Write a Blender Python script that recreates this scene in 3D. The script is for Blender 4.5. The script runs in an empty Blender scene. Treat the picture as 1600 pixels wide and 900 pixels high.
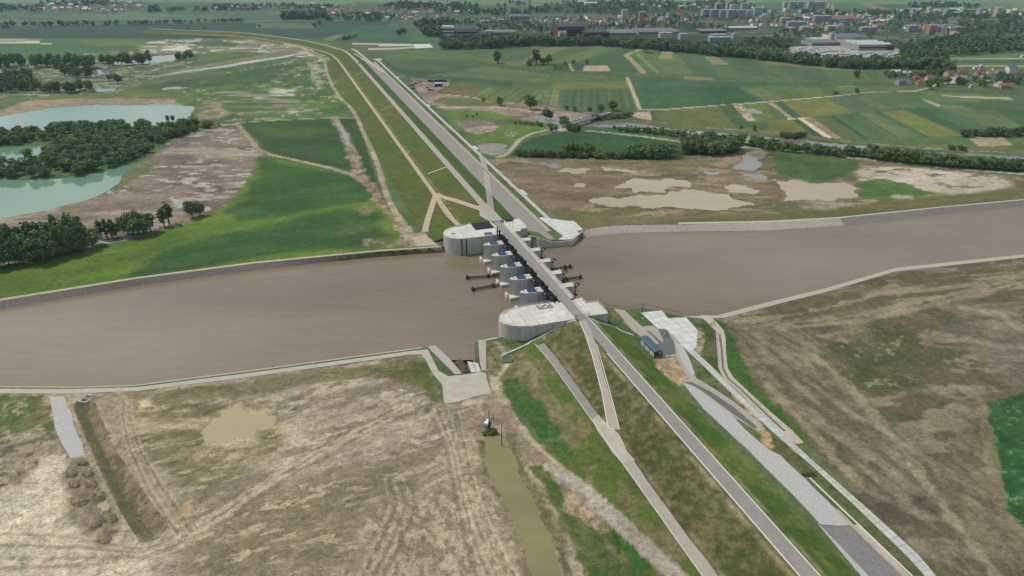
import bpy, bmesh, math, random
import numpy as np
from mathutils import Vector, Matrix
from mathutils.geometry import delaunay_2d_cdt
R = math.radians
PI = math.pi
random.seed(7)
scene = bpy.context.scene
COL = scene.collection

# ------------------------------------------------------------------ camera, sky, sun, exposure
H, F, YH = 155.0, 1067.0, -80.0
PITCH = math.atan((450 - YH) / F)
CP, SP = math.cos(PITCH), math.sin(PITCH)
cam_d = bpy.data.cameras.new("camera")
cam = bpy.data.objects.new("camera", cam_d)
COL.objects.link(cam)
cam.location = (0, 0, H)
cam.rotation_euler = (PI / 2 - PITCH, 0, 0)
cam_d.sensor_width = 36.0
cam_d.lens = 36.0 * F / 1600.0
cam_d.clip_start = 1.0
cam_d.clip_end = 40000.0
scene.camera = cam
SUN_EL, SUN_AZ = R(58), R(159)          # azimuth counter-clockwise from +X, direction towards the sun
sd = bpy.data.lights.new("sun", 'SUN')
sd.energy = 3.3
sd.angle = R(0.53)
sd.color = (1.0, 0.95, 0.87)
sun = bpy.data.objects.new("sun", sd)
COL.objects.link(sun)
sv = Vector((math.cos(SUN_EL) * math.cos(SUN_AZ), math.cos(SUN_EL) * math.sin(SUN_AZ), math.sin(SUN_EL)))
sun.rotation_euler = sv.to_track_quat('Z', 'Y').to_euler()
sun.location = (0, 300, 500)
world = bpy.data.worlds.new("World")
scene.world = world
world.use_nodes = True
wn, wl = world.node_tree.nodes, world.node_tree.links
bg = wn['Background']
sky = wn.new('ShaderNodeTexSky')
sky.sky_type = 'NISHITA'
sky.sun_disc = False
sky.sun_elevation = SUN_EL
sky.sun_rotation = PI / 2 - SUN_AZ
sky.air_density = 1.0
sky.dust_density = 1.5
wtc = wn.new('ShaderNodeTexCoord')
wmp = wn.new('ShaderNodeMapping')
wmp.inputs['Scale'].default_value = (1.0, 1.0, 2.6)
wnz = wn.new('ShaderNodeTexNoise')
wnz.inputs['Scale'].default_value = 2.3
wnz.inputs['Detail'].default_value = 7
wnz.inputs['Roughness'].default_value = 0.55
wrp = wn.new('ShaderNodeValToRGB')
wrp.color_ramp.elements[0].position = 0.44
wrp.color_ramp.elements[1].position = 0.62
wmx = wn.new('ShaderNodeMixRGB')
wmx.inputs[2].default_value = (10.5, 10.6, 11.0, 1)
wl.new(wtc.outputs['Generated'], wmp.inputs['Vector'])
wl.new(wmp.outputs[0], wnz.inputs['Vector'])
wsx = wn.new('ShaderNodeSeparateXYZ'); wl.new(wtc.outputs['Generated'], wsx.inputs[0])
wab = wn.new('ShaderNodeMath'); wab.operation = 'ABSOLUTE'; wl.new(wsx.outputs[0], wab.inputs[0])
wma = wn.new('ShaderNodeMath'); wma.operation = 'MULTIPLY_ADD'; wma.inputs[1].default_value = 0.30; wl.new(wab.outputs[0], wma.inputs[0])
wof = wn.new('ShaderNodeMath'); wof.operation = 'SUBTRACT'; wof.inputs[1].default_value = 0.09; wl.new(wnz.outputs['Fac'], wof.inputs[0])
wl.new(wof.outputs[0], wma.inputs[2])
wl.new(wma.outputs[0], wrp.inputs[0])
wl.new(wrp.outputs[0], wmx.inputs[0])
wl.new(sky.outputs[0], wmx.inputs[1])
wl.new(wmx.outputs[0], bg.inputs[0])
bg.inputs[1].default_value = 0.075
vs = scene.view_settings
vs.view_transform = 'Standard'
vs.look = 'None'
vs.exposure = 0.0
vs.gamma = 1.0
vs.use_curve_mapping = False

# ------------------------------------------------------------------ small maths
def G(px, py, z=3.0):
    """point of the place seen at a photo position, at height z"""
    u = (px - 800) / F
    v = (450 - py) / F
    dy = CP + v * SP
    dz = -SP + v * CP
    k = (z - H) / dz
    return (u * k, dy * k)
A0 = np.array(G(1265, 900, 10))
A1 = np.array(G(550, 87.5, 10))
AX = (A1 - A0) / np.linalg.norm(A1 - A0)           # direction of the dam crest
TX = np.array((AX[1], -AX[0]))                       # to its right
ROT = math.atan2(TX[1], TX[0])
def W(t, s):
    p = A0 + AX * s + TX * t
    return (float(p[0]), float(p[1]))
def st_of(x, y):
    dx, dy = x - A0[0], y - A0[1]
    return dx * AX[0] + dy * AX[1], dx * TX[0] + dy * TX[1]
curve_px = [(540, 80.5), (525, 75.5), (505, 70), (480, 64.5), (450, 59.5), (420, 55.5), (395, 52.6), (360, 50), (300, 47.5), (235, 45)]
_ctrl = [np.array(W(0, -70)), np.array(W(0, 960))] + [np.array(G(a, b, 10)) for a, b in curve_px]
def catmull(c, n=8):
    out = []
    for i in range(1, len(c) - 1):
        p0, p1, p2 = c[i - 1], c[i], c[i + 1]
        p3 = c[i + 2] if i + 2 < len(c) else 2 * c[i + 1] - c[i]
        for k in range(n):
            q = k / n
            out.append(0.5 * ((2 * p1) + (p2 - p0) * q + (2 * p0 - 5 * p1 + 4 * p2 - p3) * q * q + (3 * p1 - p0 - 3 * p2 + p3) * q ** 3))
    out.append(c[-1])
    return out
_c2 = [np.array(W(0, 900)), np.array(W(0, 960))] + _ctrl[2:]
CURVE = catmull(_c2, 5)
AXIS = [np.array(W(0, -70))] + CURVE
AXL = [-70.0]
for a, b in zip(AXIS[:-1], AXIS[1:]):
    AXL.append(AXL[-1] + float(np.linalg.norm(b - a)))
AXL = np.array(AXL)
AXP = np.array(AXIS)
def axis_at(s):
    i = int(np.clip(np.searchsorted(AXL, s) - 1, 0, len(AXL) - 2))
    k = (s - AXL[i]) / (AXL[i + 1] - AXL[i])
    p = AXP[i] * (1 - k) + AXP[i + 1] * k
    def tan(j):
        j0, j1 = max(j - 1, 0), min(j + 1, len(AXP) - 1)
        d = AXP[j1] - AXP[j0]
        return d / np.linalg.norm(d)
    if i == 0 and k < 0.97:
        d = AX
    else:
        d = tan(i) * (1 - k) + tan(i + 1) * k
        d = d / np.linalg.norm(d)
    return p, d, np.array((d[1], -d[0]))
def dam_st(x, y):
    """(s, t) of points by the nearest stretch of the crest axis"""
    x = np.asarray(x, float); y = np.asarray(y, float)
    bs = np.zeros_like(x); bt = np.full_like(x, 1e9); bd = np.full_like(x, 1e18)
    for i in range(len(AXP) - 1):
        p, q = AXP[i], AXP[i + 1]
        d = q - p; L = np.linalg.norm(d); d = d / L
        rx, ry = x - p[0], y - p[1]
        a = rx * d[0] + ry * d[1]
        ac = np.clip(a, 0, L)
        dx, dy = rx - ac * d[0], ry - ac * d[1]
        dd = dx * dx + dy * dy
        m = dd < bd
        bd = np.where(m, dd, bd)
        bs = np.where(m, AXL[i] + ac, bs)
        sg = np.where(rx * d[1] - ry * d[0] > 0, 1.0, -1.0)
        bt = np.where(m, sg * np.sqrt(dd), bt)
    return bs, bt
PT = [-44, -40, -24.5, -19.5, -3.6, 3.6, 17, 18.5]
PZ = [2.9, 3.03, 6.0, 6.15, 10, 10, 3.03, 2.9]
def prof(s, t):
    z = np.interp(t, PT, PZ)
    low = 10 - np.maximum(0, -t - 3.6) * 0.31
    low = np.maximum(low, 2.2)
    k = np.clip((s - 122) / 22.0, 0, 1)
    zz = np.where((t < 0) & (s < 200), z * (1 - k) + np.minimum(z, low) * k, z)
    return zz
def is_dam(s, t):
    return (t > -44) & (t < 18.5) & ((s < 147) | (s > 264))
def hz(x, y):
    s, t = st_of(x, y)
    if s > 900:
        if s > 2600 or t > 900: return 3.0
        s, t = dam_st(np.array([x]), np.array([y])); s, t = float(s[0]), float(t[0])
    if not (-44 < t < 18.5 and (s < 147 or s > 264)): return 3.0
    z = PZ[-1]
    for i in range(len(PT) - 1):
        if t <= PT[i + 1]:
            z = PZ[i] + (PZ[i + 1] - PZ[i]) * (t - PT[i]) / (PT[i + 1] - PT[i]); break
    if t < 0 and s < 200:
        low = max(2.2, 10 - max(0.0, -t - 3.6) * 0.31)
        k = min(1.0, max(0.0, (s - 122) / 22.0))
        z = z * (1 - k) + min(z, low) * k
    return max(3.0, z)
def hit(px, py):
    """where the view through a photo position meets the embankment or the plain"""
    x, y = G(px, py, 3.0); s, t = st_of(x, y)
    x2, y2 = G(px, py, 10.6); s2, t2 = st_of(x2, y2)
    if s < 850 and s2 < 850 and (max(t, t2) < -46 or min(t, t2) > 20 or 150 < min(s, s2) < max(s, s2) < 262): return (x, y)
    z = 10.6
    while z > 3.0:
        x, y = G(px, py, z)
        if hz(x, y) >= z:
            return (x, y)
        z -= 0.12
    return G(px, py, 3.0)
def hpx(px, py, n, z=3.0):
    x, y = G(px, py, z)
    dep = y * CP - (z - H) * SP
    return n * dep / F / CP

def vnoise(x, y, seed=0):
    xi = np.floor(x).astype(np.int64); yi = np.floor(y).astype(np.int64)
    fx = x - xi; fy = y - yi
    fx = fx * fx * (3 - 2 * fx); fy = fy * fy * (3 - 2 * fy)
    def h(a, b):
        n = (a * 374761393 + b * 668265263 + seed * 974634777) & 0xffffffff
        n = ((n ^ (n >> 13)) * 1274126177) & 0xffffffff
        n = (n ^ (n >> 16)) & 0xffffffff
        return n / 4294967295.0
    a = h(xi, yi); b = h(xi + 1, yi); c = h(xi, yi + 1); d = h(xi + 1, yi + 1)
    return (a * (1 - fx) + b * fx) * (1 - fy) + (c * (1 - fx) + d * fx) * fy
def fbm(x, y, sc, seed=0, oc=5, ang=0.0, an=1.0, rough=0.55):
    c, s = math.cos(ang), math.sin(ang)
    u = (x * c + y * s) / (sc * an); v = (-x * s + y * c) / sc
    tot = np.zeros_like(u); amp = 1.0; nrm = 0.0
    for i in range(oc):
        tot += amp * vnoise(u + 17.3 * i, v - 9.1 * i, seed + i * 13)
        nrm += amp; amp *= rough; u = u * 2.03; v = v * 2.03
    return tot / nrm
def sstep(a, b, x):
    q = np.clip((x - a) / (b - a), 0, 1)
    return q * q * (3 - 2 * q)
def sdf_poly(P, x, y):
    """signed distance, negative inside"""
    P = np.asarray(P, float)
    n = len(P); d2 = np.full(x.shape, 1e18); ins = np.zeros(x.shape, bool)
    for i in range(n):
        ax, ay = P[i]; bx, by = P[(i + 1) % n]
        ex, ey = bx - ax, by - ay
        L = ex * ex + ey * ey + 1e-12
        wx, wy = x - ax, y - ay
        q = np.clip((wx * ex + wy * ey) / L, 0, 1)
        dx, dy = wx - q * ex, wy - q * ey
        d2 = np.minimum(d2, dx * dx + dy * dy)
        if ay != by:
            c = ((ay > y) != (by > y)) & (x < (bx - ax) * (y - ay) / (by - ay) + ax)
            ins ^= c
    d = np.sqrt(d2)
    return np.where(ins, -d, d)
def dist_line(P, x, y):
    d2 = np.full(x.shape, 1e18)
    for i in range(len(P) - 1):
        ax, ay = P[i]; bx, by = P[i + 1]
        ex, ey = bx - ax, by - ay
        L = ex * ex + ey * ey + 1e-12
        q = np.clip(((x - ax) * ex + (y - ay) * ey) / L, 0, 1)
        dx, dy = x - ax - q * ex, y - ay - q * ey
        d2 = np.minimum(d2, dx * dx + dy * dy)
    return np.sqrt(d2)
def lin(c):
    out = []
    for v in c[:3]:
        v = v / 255.0
        out.append(v / 12.92 if v <= 0.04045 else ((v + 0.055) / 1.055) ** 2.4)
    return np.array(out)

# ------------------------------------------------------------------ materials
def base_mat(name):
    m = bpy.data.materials.new(name)
    m.use_nodes = True
    return m, m.node_tree.nodes, m.node_tree.links, m.node_tree.nodes['Principled BSDF']
def mat(name, rgb, rough=0.8, var=0.18, scale=0.6, metal=0.0, bump=0.0, dirt=None, spec=0.3, gen=False, stretch=None, detail=6):
    """rgb in display values; colour broken up by noise in place coordinates"""
    m, n, l, b = base_mat(name)
    c = lin(rgb)
    tc = n.new('ShaderNodeTexCoord')
    mp = n.new('ShaderNodeMapping')
    if stretch: mp.inputs['Scale'].default_value = stretch
    l.new(tc.outputs['Object'], mp.inputs[0])
    nz = n.new('ShaderNodeTexNoise')
    nz.inputs['Scale'].default_value = scale
    nz.inputs['Detail'].default_value = detail
    nz.inputs['Roughness'].default_value = 0.62
    l.new(mp.outputs[0], nz.inputs['Vector'])
    rp = n.new('ShaderNodeValToRGB')
    rp.color_ramp.elements[0].position = 0.3
    rp.color_ramp.elements[1].position = 0.7
    lo = c * (1 - var); hi = np.minimum(c * (1 + var), 0.95)
    if dirt is not None: lo = lin(dirt)
    rp.color_ramp.elements[0].color = (*lo, 1)
    rp.color_ramp.elements[1].color = (*hi, 1)
    l.new(nz.outputs['Fac'], rp.inputs[0])
    l.new(rp.outputs[0], b.inputs['Base Color'])
    b.inputs['Roughness'].default_value = rough
    b.inputs['Metallic'].default_value = metal
    b.inputs['Specular IOR Level'].default_value = spec
    if bump:
        bp = n.new('ShaderNodeBump')
        bp.inputs['Strength'].default_value = 0.6
        bp.inputs['Distance'].default_value = bump
        l.new(nz.outputs['Fac'], bp.inputs['Height'])
        l.new(bp.outputs[0], b.inputs['Normal'])
    return m
def ground_mat():
    m, n, l, b = base_mat("painted_soil_and_grass")
    at = n.new('ShaderNodeAttribute'); at.attribute_name = 'Col'
    tc = n.new('ShaderNodeTexCoord')
    def nz(sc, det, rough=0.65, vec=None):
        q = n.new('ShaderNodeTexNoise')
        q.inputs['Scale'].default_value = sc; q.inputs['Detail'].default_value = det; q.inputs['Roughness'].default_value = rough
        l.new(vec or tc.outputs['Object'], q.inputs['Vector'])
        return q
    sc_ = n.new('ShaderNodeSeparateColor'); l.new(at.outputs['Color'], sc_.inputs[0])
    dv = n.new('ShaderNodeMath'); dv.operation = 'DIVIDE'; l.new(sc_.outputs[0], dv.inputs[0]); l.new(sc_.outputs[1], dv.inputs[1])
    so = n.new('ShaderNodeMapRange'); so.inputs[1].default_value = 0.92; so.inputs[2].default_value = 1.12; so.inputs[3].default_value = 0.7; so.inputs[4].default_value = 1.0
    l.new(dv.outputs[0], so.inputs[0])
    def strk(rot, seedoff):
        mp = n.new('ShaderNodeMapping'); mp.inputs['Rotation'].default_value = (0, 0, rot); mp.inputs['Scale'].default_value = (0.3, 1.5, 1); mp.inputs['Location'].default_value = (seedoff, 3, 0)
        l.new(tc.outputs['Object'], mp.inputs[0])
        q = nz(1.0, 5, 0.7, mp.outputs[0]); return q
    sA, sB = strk(R(-25), 11), strk(R(70), 47)
    big = nz(0.02, 3)
    bs_ = n.new('ShaderNodeMapRange'); bs_.inputs[1].default_value = 0.45; bs_.inputs[2].default_value = 0.55; l.new(big.outputs['Fac'], bs_.inputs[0])
    sm = n.new('ShaderNodeMix'); sm.data_type = 'FLOAT'
    l.new(bs_.outputs[0], sm.inputs[0]); l.new(sA.outputs['Fac'], sm.inputs[2]); l.new(sB.outputs['Fac'], sm.inputs[3])
    smr = n.new('ShaderNodeMapRange'); smr.inputs[1].default_value = 0.36; smr.inputs[2].default_value = 0.64; smr.inputs[3].default_value = -0.13; smr.inputs[4].default_value = 0.12
    l.new(sm.outputs[0], smr.inputs[0])
    n1 = nz(0.55, 6, 0.72)
    n3 = nz(2.2, 4, 0.7)
    m3 = n.new('ShaderNodeMapRange'); m3.inputs[1].default_value = 0.34; m3.inputs[2].default_value = 0.66; m3.inputs[3].default_value = -0.22; m3.inputs[4].default_value = 0.20
    l.new(n3.outputs['Fac'], m3.inputs[0])
    ads = n.new('ShaderNodeMath'); l.new(smr.outputs[0], ads.inputs[0]); l.new(m3.outputs[0], ads.inputs[1])
    n4 = nz(0.22, 9, 0.68)
    m4 = n.new('ShaderNodeMapRange'); m4.inputs[1].default_value = 0.485; m4.inputs[2].default_value = 0.515; m4.inputs[3].default_value = -0.08; m4.inputs[4].default_value = 0.06
    l.new(n4.outputs['Fac'], m4.inputs[0])
    ad4 = n.new('ShaderNodeMath'); l.new(ads.outputs[0], ad4.inputs[0]); l.new(m4.outputs[0], ad4.inputs[1])
    fine = n.new('ShaderNodeMath'); fine.operation = 'MULTIPLY_ADD'; fine.inputs[2].default_value = 1.0
    l.new(ad4.outputs[0], fine.inputs[0]); l.new(so.outputs[0], fine.inputs[1])
    n2 = nz(0.045, 6, 0.6)
    mr1 = n.new('ShaderNodeMapRange'); mr1.inputs[1].default_value = 0.3; mr1.inputs[2].default_value = 0.7; mr1.inputs[3].default_value = 0.68; mr1.inputs[4].default_value = 1.3
    mr2 = n.new('ShaderNodeMapRange'); mr2.inputs[1].default_value = 0.3; mr2.inputs[2].default_value = 0.7; mr2.inputs[3].default_value = 0.88; mr2.inputs[4].default_value = 1.12
    l.new(n1.outputs['Fac'], mr1.inputs[0]); l.new(n2.outputs['Fac'], mr2.inputs[0])
    mu = n.new('ShaderNodeMath'); mu.operation = 'MULTIPLY'
    l.new(mr1.outputs[0], mu.inputs[0]); l.new(mr2.outputs[0], mu.inputs[1])
    mf = n.new('ShaderNodeMath'); mf.operation = 'MULTIPLY'; l.new(mu.outputs[0], mf.inputs[0]); l.new(fine.outputs[0], mf.inputs[1])
    vm = n.new('ShaderNodeVectorMath'); vm.operation = 'SCALE'
    l.new(at.outputs['Color'], vm.inputs[0]); l.new(mf.outputs[0], vm.inputs['Scale'])
    l.new(vm.outputs[0], b.inputs['Base Color'])
    b.inputs['Roughness'].default_value = 0.92
    b.inputs['Specular IOR Level'].default_value = 0.15
    bp = n.new('ShaderNodeBump'); bp.inputs['Strength'].default_value = 0.7; bp.inputs['Distance'].default_value = 0.4
    l.new(n1.outputs['Fac'], bp.inputs['Height']); l.new(bp.outputs[0], b.inputs['Normal'])
    return m
def water_mat(name, rgb, rgb2, scale, rough=0.12, ripple=0.03, rsc=0.8, spec=0.5):
    m, n, l, b = base_mat(name)
    tc = n.new('ShaderNodeTexCoord')
    mp = n.new('ShaderNodeMapping'); mp.inputs['Rotation'].default_value = (0, 0, R(-8)); mp.inputs['Scale'].default_value = (0.35, 1, 1)
    l.new(tc.outputs['Object'], mp.inputs[0])
    a = n.new('ShaderNodeTexNoise'); a.inputs['Scale'].default_value = scale; a.inputs['Detail'].default_value = 4
    l.new(mp.outputs[0], a.inputs['Vector'])
    rp = n.new('ShaderNodeValToRGB')
    rp.color_ramp.elements[0].position = 0.36; rp.color_ramp.elements[1].position = 0.64
    rp.color_ramp.elements[0].color = (*lin(rgb), 1); rp.color_ramp.elements[1].color = (*lin(rgb2), 1)
    l.new(a.outputs['Fac'], rp.inputs[0]); l.new(rp.outputs[0], b.inputs['Base Color'])
    b.inputs['Roughness'].default_value = rough
    b.inputs['Specular IOR Level'].default_value = spec
    w = n.new('ShaderNodeTexNoise'); w.inputs['Scale'].default_value = rsc; w.inputs['Detail'].default_value = 3
    l.new(tc.outputs['Object'], w.inputs['Vector'])
    bp = n.new('ShaderNodeBump'); bp.inputs['Strength'].default_value = 0.35; bp.inputs['Distance'].default_value = ripple
    l.new(w.outputs['Fac'], bp.inputs['Height']); l.new(bp.outputs[0], b.inputs['Normal'])
    return m
def leaf_mat(name, dark, light):
    m, n, l, b = base_mat(name)
    oi = n.new('ShaderNodeObjectInfo')
    at = n.new('ShaderNodeAttribute'); at.attribute_name = 'tint'
    ad = n.new('ShaderNodeMath'); ad.operation = 'MULTIPLY_ADD'; ad.inputs[1].default_value = 0.4; 
    l.new(oi.outputs['Random'], ad.inputs[0])
    m2 = n.new('ShaderNodeMath'); m2.operation = 'MULTIPLY'; m2.inputs[1].default_value = 0.65
    l.new(at.outputs['Fac'], m2.inputs[0]); l.new(m2.outputs[0], ad.inputs[2])
    mx = n.new('ShaderNodeMixRGB')
    mx.inputs[1].default_value = (*lin(dark), 1); mx.inputs[2].default_value = (*lin(light), 1)
    l.new(ad.outputs[0], mx.inputs[0]); l.new(mx.outputs[0], b.inputs['Base Color'])
    b.inputs['Roughness'].default_value = 0.75
    b.inputs['Specular IOR Level'].default_value = 0.2
    return m
def joint_mat(name, rgb, size, rot=None):
    """cast slabs with darker joints and stains"""
    m, n, l, b = base_mat(name)
    tc = n.new('ShaderNodeTexCoord'); mp = n.new('ShaderNodeMapping'); mp.inputs['Rotation'].default_value = (0, 0, -ROT if rot is None else rot)
    l.new(tc.outputs['Object'], mp.inputs[0])
    bt = n.new('ShaderNodeTexBrick'); bt.offset = 0; bt.inputs['Scale'].default_value = 1
    bt.inputs['Brick Width'].default_value = size; bt.inputs['Row Height'].default_value = size; bt.inputs['Mortar Size'].default_value = .09; bt.inputs['Bias'].default_value = 0
    c = lin(rgb)
    bt.inputs['Color1'].default_value = (*(c * .93), 1); bt.inputs['Color2'].default_value = (*np.minimum(c * 1.08, .95), 1); bt.inputs['Mortar'].default_value = (*(c * .5), 1)
    l.new(mp.outputs[0], bt.inputs['Vector'])
    nz = n.new('ShaderNodeTexNoise'); nz.inputs['Scale'].default_value = .35; nz.inputs['Detail'].default_value = 9; nz.inputs['Roughness'].default_value = .7
    l.new(tc.outputs['Object'], nz.inputs['Vector'])
    mr = n.new('ShaderNodeMapRange'); mr.inputs[1].default_value = .35; mr.inputs[2].default_value = .65; mr.inputs[3].default_value = .84; mr.inputs[4].default_value = 1.08
    l.new(nz.outputs['Fac'], mr.inputs[0])
    vm = n.new('ShaderNodeVectorMath'); vm.operation = 'SCALE'; l.new(bt.outputs[0], vm.inputs[0]); l.new(mr.outputs[0], vm.inputs['Scale'])
    l.new(vm.outputs[0], b.inputs['Base Color']); b.inputs['Roughness'].default_value = .85
    return m
M = {}
M['ground'] = ground_mat()
M['river'] = water_mat("muddy_river", (100, 88, 68), (128, 116, 95), 0.007, rough=0.16, ripple=0.10, rsc=0.45, spec=0.8)
def river_extra():
    n, l = M['river'].node_tree.nodes, M['river'].node_tree.links
    b = n['Principled BSDF']; src = b.inputs['Base Color'].links[0].from_socket
    tc = n.new('ShaderNodeTexCoord'); mp = n.new('ShaderNodeMapping'); mp.inputs['Rotation'].default_value = (0, 0, R(-10)); mp.inputs['Scale'].default_value = (.12, .6, 1)
    l.new(tc.outputs['Object'], mp.inputs[0])
    q = n.new('ShaderNodeTexNoise'); q.inputs['Scale'].default_value = .5; q.inputs['Detail'].default_value = 8; q.inputs['Roughness'].default_value = .65; q.inputs['Distortion'].default_value = .8
    l.new(mp.outputs[0], q.inputs['Vector'])
    r = n.new('ShaderNodeMapRange'); r.inputs[1].default_value = .35; r.inputs[2].default_value = .7; r.inputs[3].default_value = .93; r.inputs[4].default_value = 1.1
    l.new(q.outputs['Fac'], r.inputs[0])
    v = n.new('ShaderNodeVectorMath'); v.operation = 'SCALE'; l.new(src, v.inputs[0]); l.new(r.outputs[0], v.inputs['Scale']); l.new(v.outputs[0], b.inputs['Base Color'])
    w = n.new('ShaderNodeTexNoise'); w.inputs['Scale'].default_value = .012; w.inputs['Detail'].default_value = 5; l.new(mp.outputs[0], w.inputs['Vector']); w.inputs['Distortion'].default_value = 1.0
    rr = n.new('ShaderNodeMapRange'); rr.inputs[1].default_value = .4; rr.inputs[2].default_value = .62; rr.inputs[3].default_value = .08; rr.inputs[4].default_value = .34
    l.new(w.outputs['Fac'], rr.inputs[0]); l.new(rr.outputs[0], b.inputs['Roughness'])
river_extra()
M['lake'] = water_mat("turquoise_lake", (96, 128, 108), (106, 138, 118), 0.01, rough=0.06, ripple=0.015, spec=.7)
M['pondgrey'] = water_mat("grey_pond", (105, 108, 98), (118, 120, 110), 0.02, rough=0.1, ripple=0.01)
M['pondtan'] = water_mat("tan_puddle", (150, 138, 112), (158, 146, 120), 0.05, rough=0.18, ripple=0.01, spec=0.3)
M['pondolive'] = water_mat("olive_ditch_water", (112, 108, 76), (128, 122, 88), 0.05, rough=0.2, ripple=0.01, spec=0.2)
M['asphalt'] = mat("asphalt", (128, 125, 121), 0.9, 0.10, 0.35, detail=8)
M['asphalt_dark'] = mat("dark_paving", (92, 93, 93), 0.9, 0.14, 0.3, detail=8)
M['concrete_road'] = mat("concrete_road", (148, 143, 133), 0.9, 0.12, 0.4, detail=8)
M['kerb'] = mat("kerb_concrete", (196, 193, 184), 0.85, 0.12, 1.5)
M['slab'] = joint_mat("white_concrete_slab", (182, 184, 181), 4.0)
M['slab2'] = joint_mat("white_revetment", (168, 169, 164), 3.0)
M['conc'] = mat("weir_concrete", (176, 177, 172), 0.85, 0.09, 0.8, stretch=(1, 1, 0.15), dirt=(150, 152, 148))
M['conc_top'] = joint_mat("pale_concrete_top", (186, 184, 178), 5.0, 0)
M['cobble'] = mat("stone_road", (158, 158, 157), 0.95, 0.2, 2.2, bump=0.12, detail=8)
M['cobble_dark'] = mat("wet_stone_road", (112, 112, 111), 0.95, 0.2, 1.2, bump=0.1, detail=8)
M['riprap'] = mat("grey_riprap", (122, 118, 112), 0.95, 0.42, 1.4, bump=0.5, detail=9)
M['riprap_pale'] = mat("pale_riprap", (156, 150, 142), 0.95, 0.34, 1.3, bump=0.4, detail=9)
M['dirtroad'] = mat("dirt_road", (158, 147, 128), 0.95, 0.2, 0.35, detail=9)
M['gravel'] = mat("gravel_path", (160, 155, 143), 0.95, 0.14, 0.3, detail=9)
M['steel'] = mat("dark_steel", (38, 38, 42), 0.5, 0.2, 1.0, metal=0.3)
M['navy'] = mat("navy_gate_steel", (34, 52, 84), 0.5, 0.2, 0.7, spec=0.4)
M['blueglass'] = mat("blue_panel", (28, 58, 92), 0.22, 0.2, 0.9, spec=0.6)
M['black'] = mat("black_cover", (18, 22, 30), 0.5, 0.3, 0.4)
M['brownsteel'] = mat("rust_brown_pipe", (42, 33, 30), 0.6, 0.2, 1.0)
M['shedroof'] = mat("blue_grey_sheet_roof", (58, 82, 96), 0.45, 0.1, 1.2, spec=0.5)
M['white'] = mat("white_paint", (222, 222, 216), 0.6, 0.06, 1.0)
M['grassy'] = mat('short_grass', (84, 92, 48), 0.95, 0.3, 0.8, bump=0.1)
M['dark'] = mat("near_black", (22, 22, 22), 0.8, 0.2, 1.0)
M['bark'] = mat("bark", (74, 62, 50), 0.9, 0.2, 2.0)
M['brush'] = mat("dead_brush", (132, 118, 102), 0.95, 0.35, 1.5, bump=0.1)
M['pondyellow'] = water_mat('yellow_mud_pool', (150, 139, 110), (156, 145, 116), 0.05, rough=0.3, ripple=0.01, spec=0.2)
M['brushg'] = mat("olive_brush", (126, 120, 94), 0.95, 0.35, 1.5, bump=0.1)
M['skin'] = mat("skin", (190, 145, 120), 0.6, 0.05)
M['teal'] = mat("teal_plastic", (70, 130, 128), 0.5, 0.1)
M['plank'] = mat("brown_mud", (92, 78, 62), 0.95, 0.25, 0.8, bump=0.1)
M['leaf_a'] = leaf_mat("willow_leaves", (50, 72, 38), (112, 136, 84))
M['leaf_b'] = leaf_mat("poplar_leaves", (46, 68, 34), (96, 122, 66))
M['leaf_c'] = leaf_mat("far_leaves", (44, 66, 40), (96, 124, 80))

# ------------------------------------------------------------------ object helpers
def tag(o, label=None, cat=None, group=None, kind=None):
    if label: o['label'] = label
    if cat: o['category'] = cat
    if group: o['group'] = group
    if kind: o['kind'] = kind
    return o
def link(name, me, parent=None, loc=(0, 0, 0), rz=0.0, sc=None):
    o = bpy.data.objects.new(name, me)
    COL.objects.link(o)
    o.location = loc
    o.rotation_euler = (0, 0, rz)
    if sc is not None: o.scale = sc if hasattr(sc, '__len__') else (sc, sc, sc)
    if parent: o.parent = parent
    return o
def empty(name, loc, rz=0.0, label=None, cat=None, group=None):
    return tag(link(name, None, None, loc, rz), label, cat, group)
def mesh_np(name, V, Fq, mats, smooth=False, mi=None):
    """V (n,3), Fq (m,k) arrays"""
    me = bpy.data.meshes.new(name)
    V = np.asarray(V, np.float32); Fq = np.asarray(Fq, np.int32)
    k = Fq.shape[1]
    me.vertices.add(len(V)); me.vertices.foreach_set('co', V.ravel())
    me.loops.add(Fq.size); me.loops.foreach_set('vertex_index', Fq.ravel())
    me.polygons.add(len(Fq))
    me.polygons.foreach_set('loop_start', np.arange(0, Fq.size, k, dtype=np.int32))
    me.polygons.foreach_set('loop_total', np.full(len(Fq), k, np.int32))
    if mi is not None: me.polygons.foreach_set('material_index', np.asarray(mi, np.int32))
    me.polygons.foreach_set('use_smooth', np.full(len(Fq), smooth))
    me.update(calc_edges=True)
    for m in mats: me.materials.append(m)
    return me
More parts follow.
